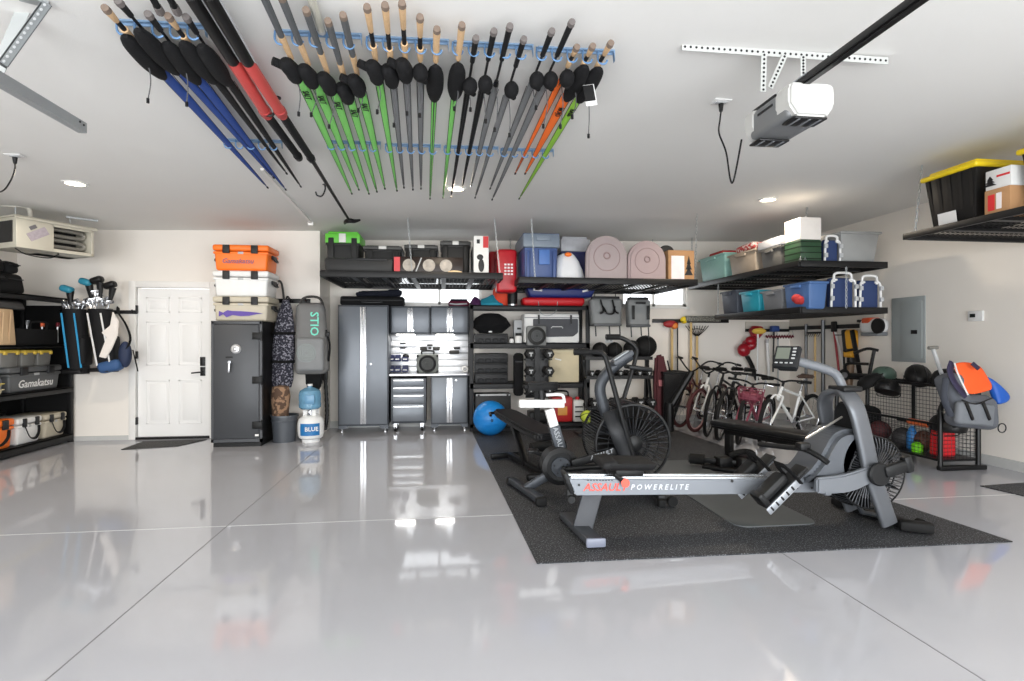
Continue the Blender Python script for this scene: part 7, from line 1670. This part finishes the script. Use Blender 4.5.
# backpack, jersey, blue bag on the near end
YP = 4.78; BPG = mat('pack_grey', (98, 102, 110), .75, bump=.3, bscale=40)
c = aty(972, 430, YP); h = thing('backpack', 'grey hiking backpack slung over the near end of the sports rack', 'backpack', (c.x, YP, c.z)); p = wmat(h).inverted()
b = MB(); q = p @ aty(972, 411, YP); b.box(q, (.50, .24, .34), rot=(0, R(6), 0), bev=.09, seg=4, top=(.9, .7))
q2 = p @ aty(953, 392, YP); b.box(q2, (.2, .22, .38), rot=(0, R(-22), 0), bev=.07, seg=3); b.build('body', BPG, h, smooth=60)
b = MB(); b.box(p @ aty(974, 414, YP - .13), (.4, .08, .22), rot=(0, R(6), 0), bev=.035, seg=3); b.build('front_pocket', mat('pack_light', (116, 120, 126), .75, bump=.3, bscale=40), h)
for px in (969, 986): b = MB(); b.bar(p @ aty(px - 3, 402, YP - .18), p @ aty(px + 4, 420, YP - .18), .03, .014, .004, up=(0, 1, 0)); b.build('webbing', BLACK, h)
b = MB(); b.tube(smoothpath([p @ aty(962, 400, YP - .15), p @ aty(975, 404, YP - .16), p @ aty(992, 398, YP - .15)], 4), .008, 5); b.build('zip', CHAR, h)
b = MB(); b.tube(smoothpath([p @ aty(946, 378, YP - .1), p @ aty(944, 398, YP - .13), p @ aty(951, 416, YP - .12)], 5), .028, 8, flat=.4); b.build('shoulder_strap', mat('pack_dark', (58, 62, 72), .8), h)
b = MB(); b.torus(p @ aty(1002, 428, YP), .045, .006, 'y', 18, 5); b.build('cord_loop', CHAR, h)
def sheet(nm, label, cat, grid_px, y0, dy, m, rows_dy=None, th=.02):
    """draped cloth from a grid of pixel rows"""
    n = len(grid_px); k = len(grid_px[0]); c = aty(*grid_px[n // 2][k // 2], y0)
    h = thing(nm, label, cat, c); p = wmat(h).inverted(); b = MB(); vs = []
    for i, row in enumerate(grid_px):
        for j, (px, py) in enumerate(row): vs.append(p @ aty(px, py, y0 + dy * i / (n - 1) + .02 * math.sin(j * 2.1 + i * 1.3)))
    m_ = len(vs); vs += [v + V((0, th, 0)) for v in vs]; fs = []
    for i in range(n - 1):
        for j in range(k - 1):
            a = i * k + j; fs += [(a, a + 1, a + k + 1, a + k), (m_ + a, m_ + a + k, m_ + a + k + 1, m_ + a + 1)]
    for i in range(n - 1): fs += [(i * k, (i + 1) * k, m_ + (i + 1) * k, m_ + i * k), (i * k + k - 1, m_ + i * k + k - 1, m_ + (i + 1) * k + k - 1, (i + 1) * k + k - 1)]
    for j in range(k - 1): fs += [(j, m_ + j, m_ + j + 1, j + 1), ((n-1)*k + j, (n-1)*k + j + 1, m_ + (n-1)*k + j + 1, m_ + (n-1)*k + j)]
    b.raw(vs, fs); o = b.build('cloth', m, h, smooth=80)
    sb = o.modifiers.new('s', 'SUBSURF'); sb.levels = 2; sb.render_levels = 2
    return h, p
JER = mat('jersey_orange', (244, 92, 30), .65, bump=.15, bscale=30)
h, p = sheet('jersey', 'orange sports jersey with a navy side draped over the grey backpack', 'jersey', [[(952, 363), (966, 361), (980, 364), (984, 370)], [(956, 372), (970, 371), (984, 374), (990, 380)], [(962, 384), (976, 383), (988, 383), (994, 386)], [(967, 396), (980, 394), (990, 391), (992, 390)]], 4.72, -.08, JER)
b = MB(); b.tube(smoothpath([p @ aty(952, 363, 4.70), p @ aty(950, 372, 4.66), p @ aty(956, 385, 4.64), p @ aty(966, 396, 4.62)], 5), .04, 8, flat=.4, up=(0, 1, 0)); b.build('navy_side', mat('jersey_navy', (38, 32, 62), .7), h)
b = MB(); b.tube(smoothpath([p @ aty(954.5, 363, 4.67), p @ aty(958, 374, 4.62), p @ aty(968, 395, 4.59)], 5), .008, 6); b.build('white_piping', WHITE, h)
b = MB(); b.bar(p @ aty(972, 363, 4.66), p @ aty(979, 369, 4.63), .04, .01, .002, up=(0, 1, 0)); b.build('dark_stripe', mat('jersey_navy', (38, 32, 62), .7), h)
sheet('dry_bag', 'bright blue nylon bag hanging behind the backpack by the wall', 'bag', [[(986, 374), (994, 378), (998, 384)], [(992, 384), (1003, 388), (1012, 394)], [(996, 394), (1006, 398), (1014, 399)], [(1000, 406), (1004, 405), (1008, 403)]], 4.86, -.05, mat('nylon_blue', (26, 92, 190), .5, bump=.3, bscale=18), th=.09)
# things in the basket
LZ = .117
def bottle(nm, label, cat, px, py0, x, r, m, cap, group=None, z=LZ, sq=1):
    c = atx(px, py0, x); hgt = max(.12, c.z - z); h = thing(nm, label, cat, (x, c.y, z), 0, group)
    b = MB(); b.lathe([(r*.94, 0), (r, .015), (r, hgt*.6), (r*.5, hgt*.8), (r*.32, hgt*.84), (r*.32, hgt*.9), (0, hgt*.9)], n=18, sq=(1, sq)); b.build('body', m, h)
    b = MB(); b.cyl((0, 0, hgt*.86), (0, 0, hgt), r*.42, n=12); b.build('cap', cap, h); return h
bottle('spray_bottle', 'lime green bottle behind the rack mesh', 'bottle', 917, 440, 5.16, .055, mat('bottle_lime', (124, 222, 30), .4), BLACK)
bottle('water_bottle', 'tall blue bottle behind the rack mesh, left of the lime one', 'bottle', 912, 422, 5.22, .05, mat('bottle_blue', (44, 130, 206), .4), LGREY)
c = atx(953, 455, 5.2)
h = thing('gas_can', 'red plastic jug in the mesh basket at the near end of the rack', 'jug', (5.24, 5.12, LZ))
b = MB(); b.box((0, 0, .14), (.19, .16, .28), bev=.03, seg=3, top=(.95, .9)); b.build('body', mat('jug_red', (222, 36, 44), .45), h)
b = MB(); b.tube(smoothpath([(-.06, 0, .27), (-.05, 0, .32), (.05, 0, .32), (.06, 0, .27)], 4), .014, 8); b.build('handle', mat('jug_red', (222, 36, 44), .45), h)
b = MB(); b.cyl((.07, 0, .27), (.08, 0, .33), .022); b.build('cap', BLACK, h)
h = thing('toy_bat', 'orange-gripped black shaft lying across the basket rail', 'stick', (5.2, 5.6, .5)); p = wmat(h).inverted()
b = MB(); a0, a1 = atx(898, 419, 5.14), atx(936, 426, 5.12); b.tube([p @ a0, p @ (a0 + (a1 - a0) * .35)], .02, 8); b.tube([p @ (a0 + (a1 - a0) * .3), p @ (a0 + (a1 - a0) * 1.0)], .015, 8); b.build('shaft', BLACK, h)
b = MB(); b.tube([p @ (a0 + (a1 - a0) * .32), p @ (a0 + (a1 - a0) * .8)], .034, 10); b.build('orange_grip', mat('grip_orange', (250, 120, 60), .5), h)
helmet('black sports helmet with a pale face badge in the near end basket', (5.2, 5.02, .40), BLACK, 1.15, R(80), 0)
for k, (lab, x, y, r, m) in enumerate((('dark leather ball in the mesh basket', 5.3, 5.4, .11, mat('ball_brown', (96, 58, 44), .6)), ('grey and black ball in the mesh basket behind the lime bottle', 5.24, 5.62, .11, mat('ball_dark', (60, 58, 60), .6)), ('maroon ball in the mesh basket near the blue bottle', 5.3, 6.02, .12, mat('ball_maroon', (88, 40, 44), .6)))):
    h = thing('ball', lab, 'ball', (x, y, LZ), 0, 'balls in the mesh basket'); b = MB(); b.ball((0, 0, r), r, 18, 12); b.build('ball', m, h)
    b = MB(); b.torus((0, 0, r), r * .99, .005, 'x', 22, 5); b.build('seam', BLACK, h)
h = thing('duffel_bag', 'black sports bag filling the far end of the mesh basket', 'bag', (5.27, 6.26, LZ)); b = MB(); b.box((0, 0, .2), (.34, .34, .4), bev=.1, seg=4); b.build('body', DARKF, h); b = MB(); b.box((-.175, 0, .24), (.012, .26, .02)); b.build('zip', GREYP, h)
# ------------------------------------------------------------------ rod racks on the ceiling
HOOKB = mat('hook_blue', (104, 142, 184), .4, .2); RAILB = mat('rail_blue', (124, 152, 182), .45, .1)
def rod_rack(label, pa, pb, py, n=5):
    """rail screwed to the ceiling with n open hooks; pa/pb pixel ends of the rail"""
    xm = atz((pa + pb) / 2, py, 2.9).x; zc = ceilz(xm)
    a, c = atz(pa, py - (pb - pa) * .04, zc), atz(pb, py + (pb - pa) * .04, zc); y = (a.y + c.y) / 2
    t = thing('rod_rack', label, 'rack', ((a.x + c.x) / 2, y, zc), 0, 'blue rod racks on the ceiling'); w = c.x - a.x
    dz = .019 * w / 2
    b = MB(); b.bar((-w / 2, 0, -.005 - dz), (w / 2, 0, -.005 + dz), .022, .008); b.bar((-w / 2, .012, -.014 - dz), (w / 2, .012, -.014 + dz), .004, .012)
    b.prism([(w / 2 - .008, -.002), (w / 2, -.002), (w / 2, -.06)], -.014, .014); b.build('rail', RAILB, t)
    xs = []
    for i in range(n):
        x = w * ((i + .22) / n - .5)
        b = MB(); b.tube(smoothpath([(x - .024, 0, -.008), (x - .026, 0, -.045), (x - .016, 0, -.068), (x + .004, 0, -.075), (x + .02, 0, -.068), (x + .027, 0, -.052)], 4), .0055, 7); b.build('hook', HOOKB, t)
        xs.append(a.x + w / 2 + x)
    return t, xs, y, zc
FX = []
for pa, pb, py, lab in ((276, 362, 32, 'blue five-hook rod rack on the ceiling, front row, leftmost of four'), (368, 449, 38, 'blue five-hook rod rack on the ceiling, front row, second of four'), (454, 533, 43, 'blue five-hook rod rack on the ceiling, front row, third of four'), (538, 614, 48.5, 'blue five-hook rod rack on the ceiling, front row, rightmost of four')):
    FX.append(rod_rack(lab, pa, pb, py))
for pa, pb, py, lab in ((328, 381, 141, 'blue five-hook rod rack on the ceiling, back row, leftmost of four'), (386, 441, 144, 'blue five-hook rod rack on the ceiling, back row, second of four'), (445, 498, 146, 'blue five-hook rod rack on the ceiling, back row, third of four'), (502, 553, 148.5, 'blue five-hook rod rack on the ceiling, back row, rightmost of four')):
    rod_rack(lab, pa, pb, py)
rod_rack('blue rod rack on the ceiling holding the butts of the blue-covered rods', 118, 207, 22)
rod_rack('blue rod rack on the ceiling near the tips of the blue-covered rods', 224, 283, 139.5)

CORK = mat('cork', (206, 172, 132), .85, var=.18, scale=60); GRIPG = mat('eva_grey', (84, 86, 88), .8); GRIPB = mat('eva_black', (32, 33, 36), .75)
SOCKS = {'green': mat('sock_green', (126, 204, 106), .8, bump=.2, bscale=250), 'grey': mat('sock_grey', (118, 120, 122), .8, bump=.2, bscale=250), 'black': mat('sock_black', (34, 34, 36), .8), 'orange': mat('sock_orange', (250, 116, 40), .75, bump=.2, bscale=250), 'lime': mat('sock_lime', (142, 196, 66), .8), 'blue': mat('sock_blue', (30, 66, 140), .75, bump=.2, bscale=250)}
NEO = mat('neoprene', (24, 24, 27), .9, bump=.2, bscale=120); CORD = mat('draw_cord', (84, 84, 86), .8)
def rod(label, butt, hook, reel, tip, grip, sock, w0=.045, text=None, cover='reel', cord=.2, tagged=False, group='fishing rods on the ceiling', fore=True):
    zc = ceilz(atz(*hook, 2.8).x); zr = zc - .062
    hk = atz(*hook, zr); bt_, tp = atz(*butt, zr), atz(*tip, zr + .005); rl = atz(*reel, zr - .02)
    t = thing('fishing_rod', label, 'fishing rod', hk, 0, group)
    p = wmat(t).inverted(); B, K, T, RL_ = p @ bt_, p @ hk, p @ tp, p @ rl
    d = (T - B).normalized(); RL_ = B + d * (RL_ - B).dot(d); 
    gl = (RL_ - B).length; s = (T - B).cross(V((0, 0, 1))).normalized(); dn = V((0, 0, -1))
    b = MB()
    if grip == 'cork': b.tube([B, B + d * .03, B + d * gl * .42, B + d * gl * .44], [.014, .017, .013, .010], 10); hm = CORK
    elif grip == 'longcork': b.tube([B, B + d * .03, B + d * (gl - .06)], [.016, .018, .015], 10); hm = CORK
    elif grip == 'grey': b.tube([B, B + d * .02, B + d * gl * .66], [.0165, .0185, .016], 10); hm = GRIPG
    else: b.tube([B, B + d * .02, B + d * (gl - .12)], [.0135, .016, .0135], 10); hm = GRIPB
    h_ = b.build('handle', hm, t)
    b = MB(); b.tube([B - d * .004, B + d * .022], [.017, .019], 10); b.build('butt_cap', mat('butt_brown', (120, 104, 92), .8) if 'cork' in grip or grip == 'grey' else mat('butt_grey', (104, 98, 96), .8), h_)
    if grip == 'cork':
        b = MB(); b.tube([B + d * gl * .43, B + d * gl * .72], .0115, 8); b.build('reel_seat', GRIPB, t)
    if fore and grip in ('cork', 'grey'):
        b = MB(); q0 = .66 if grip == 'grey' else .72; b.tube([B + d * gl * q0, B + d * (gl + .02)], [.018, .014], 10); b.build('foregrip', CORK, t)
    b = MB(); b.tube([B + d * .05, T - d * .02], [.008, .003], 6); b.build('blank', BLACK, t)
    if cover == 'reel':
        b = MB(); c = RL_ + d * .06 + dn * .05
        b.tube(smoothpath([c - d * .10 - s * .02 + dn * -.01, c - d * .07 - s * .015, c, c + d * .06, c + d * .10 + s * .01], 4), [.020 + .024 * math.sin(math.pi * i / 16) ** .6 for i in range(17)], 12); cv = b.build('reel_cover', NEO, t)
        b = MB(); b.tube([c - d * .02 - s * .0, c - d * .075 - s * .085 + dn * -.01], [.026, .022], 10); b.build('handle_pocket', NEO, cv)
    elif cover == 'pouch':
        b = MB(); c = RL_ + dn * .03
        b.tube(smoothpath([c - d * .06, c + d * .02, c + d * .18, c + d * .28, c + d * .37], 5), [.014 + .036 * math.sin(math.pi * min(1, (i / 20) ** .9)) ** .7 for i in range(21)], 12, flat=.75); b.build('reel_cover', NEO, t)
    elif cover == 'spin':
        b = MB(); c = RL_ + d * .04 + dn * .06; b.ball(c, (.043, .06, .045), 16, 10); cv = b.build('reel_cover', NEO, t)
        b = MB(); b.tube([c + d * .05, c + d * .10 + s * .03], [.02, .015], 8); b.build('handle_pocket', NEO, cv)
    s0 = RL_ + d * (.16 if cover != 'pouch' else .30); Ls = (T - s0).length
    b = MB(); n = 12
    b.tube([s0 + d * (Ls * i / n) for i in range(n + 1)], [max(.004, w0 * .46 * (.75 + .25 * min(1, i / 1.5)) * (1 - i / n) ** .8 + .004) for i in range(n + 1)], 12, flat=.38, up=(0, 0, 1)); sk = b.build('rod_sock', SOCKS[sock], t)
    b = MB(); b.tube([s0 - d * .03, s0 + d * .015], [w0 * .32, w0 * .42], 10); b.build('sock_collar', NEO, sk)
    b = MB(); b.tube([T - d * .03, T], .009, 6); b.build('tip_cap', BLACK, sk)
    for q in (-1, 1):
        b = MB(); b.tube([s0 + d * (Ls * (i + .4) / n) + s * q * (max(.004, w0 * .46 * (1 - (i + .4) / n) ** .8 + .004) + .001) for i in range(n)], .0025, 4); b.build('seam', BLACK, sk)
    if text:
        b = MB(); b.text(text, .052, frame(s0 + d * .27 + dn * (w0 * .22 + .003), d, (0, 0, -1))); b.build('lettering', BLACK, sk)
    if cord:
        b = MB(); q = RL_ + d * .17 + dn * .02; e = q + V((rnd.uniform(-.02, .02), rnd.uniform(-.02, .03), -cord)); b.tube(smoothpath([q, q + V((.012, .01, -cord * .5)), e], 5), .003, 5); c_ = b.build('draw_cord', CORD, t)
        b = MB(); b.tube([e + V((0, 0, .012)), e - V((0, 0, .012))], .008, 6); b.build('toggle', BLACK, c_)
    if tagged:
        b = MB(); c = RL_ + dn * .13 + d * .05 - s * .02; b.box(c, (.065, .004, .12), rot=(0, R(-10), 0), bev=.001); tg = b.build('hang_tag', WHITE, t)
        b = MB(); b.box(c + V((-.006, -.004, .01)), (.06, .004, .09), rot=(0, R(-10), 0)); b.build('tag_print', BLACK, tg)
    return t
RODS = [
 ('grey-gripped rod in a green sock with lettering, leftmost of the twenty rods', (259, -14), (283, 38), (289, 60), (352, 194), 'grey', 'green', .06, 'SALT', 'reel', .22),
 ('grey-gripped rod in a green sock, second from the left, butt past the frame', (281, -4), (299, 40), (306, 66), (359, 190), 'grey', 'green', .06, 'SALT', 'reel', .2),
 ('grey-gripped rod in a green sock, third from the left', (306, 10), (317, 41), (326, 74), (369, 194), 'grey', 'green', .055, 'SALT', 'reel', .22),
 ('grey-gripped rod in a green sock, fourth from the left, lower in the row', (328, 21), (332, 42), (344, 84), (377, 192), 'grey', 'green', .05, 'SALT', 'reel', 0),
 ('grey-gripped rod in a green sock, fifth from the left', (343, 15), (348, 43), (356, 76), (385, 189), 'grey', 'green', .055, 'SALT', 'reel', .12),
 ('cork-butted rod in a narrow green sock, leftmost cork butt', (367, 7), (372, 46), (374, 62), (397, 191), 'cork', 'green', .042, None, 'reel', .2),
 ('cork-butted rod in a grey sock, second cork butt from the left', (385, 5), (389, 48), (391, 66), (404, 188), 'cork', 'grey', .034, None, 'reel', .26),
 ('cork-butted rod in a grey sock, third cork butt and farthest up', (402, 3), (405, 48), (403, 60), (413, 190), 'cork', 'grey', .034, None, 'reel', .22),
 ('short cork-butted rod in a grey sock, left of the two long cork handles', (420, 17), (420, 48), (419, 62), (421, 189), 'cork', 'grey', .034, None, 'spin', .22),
 ('long cork-handled rod with a big black pouch, left of the pair', (437, 29), (436, 49), (433, 70), (430, 199), 'longcork', 'green', .026, None, 'pouch', .0),
 ('long cork-handled rod with a big black pouch, right of the pair', (462, 25), (459, 50), (457, 68), (443, 198), 'longcork', 'green', .03, None, 'pouch', .14),
 ('black-gripped rod in a thin black sock, right beside the long cork handles', (476, 38), (475, 50), (471, 76), (451, 197), 'black', 'black', .026, None, 'spin', .12),
 ('black-gripped rod in a thin black sock, the higher of the two', (494, 31), (490, 52), (485, 74), (462, 188), 'black', 'black', .03, None, 'spin', .2),
 ('black-gripped rod in a grey sock with no reel cover', (510, 26), (506, 52), (499, 74), (471, 186), 'black', 'grey', .04, None, None, .24),
 ('black-gripped rod in a grey sock, butt lowest of the black ones', (524, 39), (521, 53), (512, 80), (475, 198), 'black', 'grey', .034, None, 'spin', .26),
 ('black-gripped rod in a grey sock, left of the highest black butt', (552, 31), (542, 56), (537, 70), (490, 189), 'black', 'grey', .04, None, 'spin', .14),
 ('black-gripped rod in a grey sock, with the highest black butt', (572, 22), (558, 57), (551, 70), (492, 200), 'black', 'grey', .044, None, 'spin', .24),
 ('cork-butted rod in a thin orange sock', (577, 47), (573, 57), (568, 68), (515, 174), 'cork', 'orange', .034, None, 'spin', .26),
 ('cork-butted rod in a wide orange sock with lettering', (593, 46), (588, 59), (583, 70), (525, 174), 'cork', 'orange', .07, 'MOJO', 'pouch', .2),
 ('cork-butted rod in a lime sock with a hang tag, rightmost of the rods', (611, 43), (604, 59), (597, 72), (519, 199), 'cork', 'lime', .05, 'BASS', 'pouch', .3),
]
for i, r in enumerate(RODS): rod(*r, tagged=(i == 19))
BR = [
 ('blue-covered rod with a cork butt, leftmost above the door side', (105, 8), (121, 27), (133, 41), (268, 188), 'cork', 'blue', .075, None, 'pouch', .22),
 ('blue-covered rod with a dark slim butt, second from the left', (118, 1), (141, 29), (147, 35), (274, 178), 'black', 'blue', .055, None, 'pouch', 0),
 ('blue-covered rod, third from the left, butt low by the rack', (148, 14), (160, 31), (176, 48), (286, 190), 'black', 'blue', .07, None, 'pouch', .2),
 ('black-covered rod with a grey cork butt beside the blue ones', (168, 16), (178, 31), (190, 47), (287, 174), 'cork', 'black', .045, None, 'pouch', 0),
 ('black-covered rod nearest the red-handled poles', (186, 17), (197, 33), (208, 50), (301, 187), 'black', 'black', .05, None, 'pouch', 0)]
for r in BR: rod(*r, group='blue and black covered rods on the ceiling')
# spare butts passing out of the frame at the top
for lab, px in (('dark rod butt end at the top edge, left one, above the blue rack', 155), ('dark rod butt end at the top edge, right one, above the blue rack', 172)):
    z = ceilz(-1.2) - .05; a, c = atz(px - 14, -22, z), atz(px + 2, 6, z)
    h = thing('rod_butt', lab, 'fishing rod', c, 0, 'rod butts at the top edge'); p = wmat(h).inverted()
    b = MB(); b.tube([p @ a, p @ c], [.012, .016], 8); b.build('shaft', GRIPB, h); b = MB(); b.tube([p @ c, p @ (c + (c - a).normalized() * .05)], [.018, .02], 10); b.build('cap', mat('butt_grey', (104, 98, 96), .8), h)
z = ceilz(-.5) - .03; a, c = atz(306, -18, z), atz(321, 29, z)
h = thing('rod_tube', 'clear grey tube rod blank passing between the third and fourth rods', 'fishing rod', c); p = wmat(h).inverted()
b = MB(); b.tube([p @ a, p @ c], .02, 10); b.build('tube', mat('clear_tube', (190, 188, 176), .3), h); b = MB(); b.cyl(p @ c, p @ (c + (c - a).normalized() * .02), .022, n=10); b.build('cap', LGREY, h)
# ------------------------------------------------------------------ long poles with red grips
REDG = mat('pole_red', (204, 78, 74), .5)
def pole(label, px_pts, tip=None):
    """px_pts: butt, start of red, end of red, end of black foam, end of thin pole"""
    zc = ceilz(-1.1) - .09; P = [atz(px, py, zc) for px, py in px_pts]; h = thing('boat_pole', label, 'pole', P[2], 0, 'long poles with red grips'); p = wmat(h).inverted(); P = [p @ v for v in P]
    d = (P[2] - P[0]).normalized()
    b = MB(); b.tube([P[0], P[1]], .031, 12); b.build('black_sleeve', mat('pole_black', (28, 28, 29), .45), h)
    b = MB(); b.tube([P[0] + V((.036, 0, 0)), P[1] + V((.036, 0, 0))], .005, 6); b.build('pale_edge', LGREY, h)
    b = MB(); b.tube([P[1], P[1] + d * .02, P[2] - d * .08, P[2]], [.031, .033, .033, .028], 12); rg = b.build('red_grip', REDG, h)
    b = MB(); b.tube([P[2] - d * .1, P[2] - d * .04], .038, 12); b.build('collar', mat('pole_red_dark', (170, 66, 64), .5), rg)
    b = MB(); b.tube([P[2], P[3] - d * .06], .028, 12); b.build('foam_grip', GRIPB, h); b = MB(); b.tube([P[3] - d * .06, P[3]], [.034, .03], 12); b.build('end_knob', BLACK, h)
    if tip:
        b = MB(); b.tube([P[3], P[4]], [.017, .014], 10); b.build('shaft', mat('carbon', (40, 39, 37), .45), h)
        e = P[4]; sd = d.cross(V((0, 0, 1)))
        b = MB(); b.tube(smoothpath([e + sd * .13 + d * -.02, e + sd * .06 + d * .05, e + d * .03, e - sd * .05 + d * .1, e - sd * .08 + d * .22], 5), [.012 + .018 * math.sin(math.pi * i / 20) for i in range(21)], 8); b.build('hook_head', BLACK, h)
    return h
pole('long black pole with a red grip ending short, left of the pair', [(190, -6), (233, 61), (268, 116), (299, 158)])
pole('long black pole with a red grip and a hooked far end, right of the pair', [(208, -6), (248, 62), (283, 116), (312, 160), (349, 220)], True)
for lab, px, py in (('small black ceiling hook beside the red grip of the right pole', 277, 97), ('small black clip holding the thin pole near its hooked end', 325, 184)):
    zc = ceilz(-1.0); c = atz(px, py, zc); h = thing('ceiling_hook', lab, 'hook', c, 0, 'pole hooks on the ceiling')
    b = MB(); b.tube(smoothpath([(.0, 0, 0), (0, 0, -.06), (-.03, 0, -.12), (-.075, 0, -.115), (-.09, 0, -.08)], 4), .008, 7); b.build('hook', BLACKM, h); b = MB(); b.cyl((0, 0, 0), (0, 0, -.008), .025); b.build('base_plate', BLACKM, h)

# ------------------------------------------------------------------ garage door opener
OX, OZ = 1.885, 2.69
zc = ceilz(OX); br = thing('mounting_bracket', 'white perforated steel bar on the ceiling above the door opener', 'bracket', (1.9, atz(785, 50, zc).y, zc))
a, c = atz(682, 43, zc), atz(888, 57.5, zc); p = wmat(br).inverted(); PERF = mat('perforated_steel', (206, 208, 206), .45, .3)
b = MB(); b.bar(p @ a + V((0, 0, -.02)), p @ c + V((0, 0, -.02)), .004, .04); b.bar(p @ a + V((0, .018, -.002)), p @ c + V((0, .018, -.002)), .036, .004); b.build('angle_bar', PERF, br)
b = MB()
for i in range(38):
    q = p @ (a + (c - a) * ((i + .5) / 38)) + V((0, -.0025, -.02)); b.cyl(q, q + V((0, -.0015, 0)), .007, n=7)
o = b.build('slots', CHAR, br); o['kind'] = 'stuff'
def strap(p0, p1, par, n=9, nm='strap'):
    w_ = wmat(par).inverted(); p0, p1 = w_ @ p0, w_ @ p1
    b = MB(); b.bar(p0, p1, .032, .005, up=(0, 1, 0)); st = b.build(nm, PERF, par)
    b = MB(); d = p1 - p0
    for i in range(n): q = p0 + d * ((i + .5) / n); b.cyl(q + V((0, -.0028, 0)), q + V((0, -.0045, 0)), .007, n=7)
    h = b.build('holes', CHAR, st); h['kind'] = 'stuff'
by = br.location.y
strap(aty(764, 53, by), aty(763, 92, by), br); strap(aty(785, 55, by - .01), aty(770, 88, by - .01), br); strap(aty(803, 56, by), aty(803, 84, by), br)
op = thing('door_opener', 'white and grey garage door opener hung from the ceiling', 'garage door opener', (1.903, 2.81, 2.512)); W_ = .26
OG = mat('opener_grey', (122, 124, 126), .45, .2); OW = mat('opener_white', (196, 196, 193), .5)
b = MB(); b.box((0, .0, .085), (W_ * .92, .36, .16), bev=.025, seg=3); b.build('motor_housing', OG, op)
def cover(y0, y1, nm):
    b = MB(); b.prism([(-W_ / 2, .06), (-W_ / 2 + .045, .0), (W_ / 2 - .045, .0), (W_ / 2, .06), (W_ / 2, .15), (W_ / 2 - .015, .175), (-W_ / 2 + .015, .175), (-W_ / 2, .15)], y0, y1, bev=.012); return b.build(nm, OW, op, smooth=60)
cf = cover(-.21, -.08, 'light_cover'); cr_ = cover(.12, .22, 'light_cover')
for par, y in ((cf, -.145), (cr_, .17)):
    b = MB(); b.box((0, y, -.004), (W_ * .72, .11, .012), bev=.004); ls = b.build('lens', mat('dark_lens', (46, 46, 48), .3), par)
    for k in (-1, 0, 1): b = MB(); b.box((k * .06, y, -.011), (.012, .09, .004)); b.build('lens_rib', GREYP, ls)
b = MB(); b.box((-W_ * .46, .02, .12), (.008, .14, .012)); b.build('side_vent', CHAR, op)
for q in (-1, 1): b = MB(); b.box((q * W_ * .35, .06, .17), (.03, .22, .02)); b.build('mount_ear', CHAR, op)
b = MB(); b.bar((-.03, .1, .19), (-.03, -3.9, .19), .05, .035, .004); b.bar((-.03, .1, .17), (-.03, -3.9, .17), .03, .012); b.build('drive_rail', BLACKM, op)
b = MB(); b.box((-.03, -.18, .205), (.05, .12, .012)); b.build('sprocket_plate', STEEL, op)
c = atz(723, 102, ceilz(1.6)); yb_ = 3.0
ceiling_outlet('white outlet on the ceiling left of the door opener', 721, 101, [aty(720, 120, c.y), aty(719, 133, c.y - .02), aty(726, 152, c.y - .05), aty(730, 178, c.y - .1), aty(733, 182, c.y - .14), aty(737, 165, c.y - .2), aty(741.5, 140, yb_)])
# ------------------------------------------------------------------ door track at the top left
tr = thing('door_track', 'galvanised garage door track ending at the left of the ceiling', 'track', (-1.95, 2.6, 2.49))
e0, e1 = atz(-26, 57, 2.5), atz(80, 128, 2.5); e0.x = e1.x = (e0.x + e1.x) / 2; e0 = V((e1.x, .4, 2.5)); w_ = wmat(tr).inverted(); a, c = w_ @ e0, w_ @ V((e1.x, e1.y, 2.5))
b = MB(); b.bar(a, c, .004, .055); b.bar(a + V((-.015, 0, .026)), c + V((-.015, 0, .026)), .03, .004); b.bar(a + V((-.02, 0, -.026)), c + V((-.02, 0, -.026)), .04, .004); b.build('channel', GALV, tr)
for q in (.03, .06): b = MB(); v = c + V((.004, -q, .0 + q * .2)); b.cyl(v, v + V((.003, 0, 0)), .006, n=8); b.build('bolt', CHAR, tr)
hg = thing('track_hanger', 'perforated galvanised angle brace holding the door track to the ceiling', 'bracket', (-1.9, 2.65, 2.6)); w_ = wmat(hg).inverted()
q0, q1 = aty(3, 64, 2.62), aty(47, 3, 2.62)
b = MB(); b.bar(w_ @ q0, w_ @ q1, .045, .005, up=(0, 1, 0)); b.bar(w_ @ (q0 + V((-.02, .02, 0))), w_ @ (q1 + V((-.02, .02, 0))), .005, .045, up=(0, 1, 0)); an = b.build('angle', mat('dark_galv', (128, 132, 134), .45, .5), hg)
b = MB()
for i in range(13): q = w_ @ (q0 + (q1 - q0) * ((i + .5) / 13)); b.cyl(q + V((0, -.003, 0)), q + V((0, -.005, 0)), .0065, n=8)
o = b.build('holes', LGREY, an); o['kind'] = 'stuff'
b = MB(); b.bar(w_ @ aty(-6, 80, 2.8), w_ @ aty(30, -6, 2.8), .06, .004, up=(0, 1, 0)); b.build('rear_angle', mat('light_galv', (190, 194, 194), .4, .4), hg)
b = MB(); zc = ceilz(-1.8) - .01; b.bar(w_ @ atz(18, -3, zc), w_ @ atz(50, 5, zc), .05, .01); b.build('top_angle', GALV, hg)
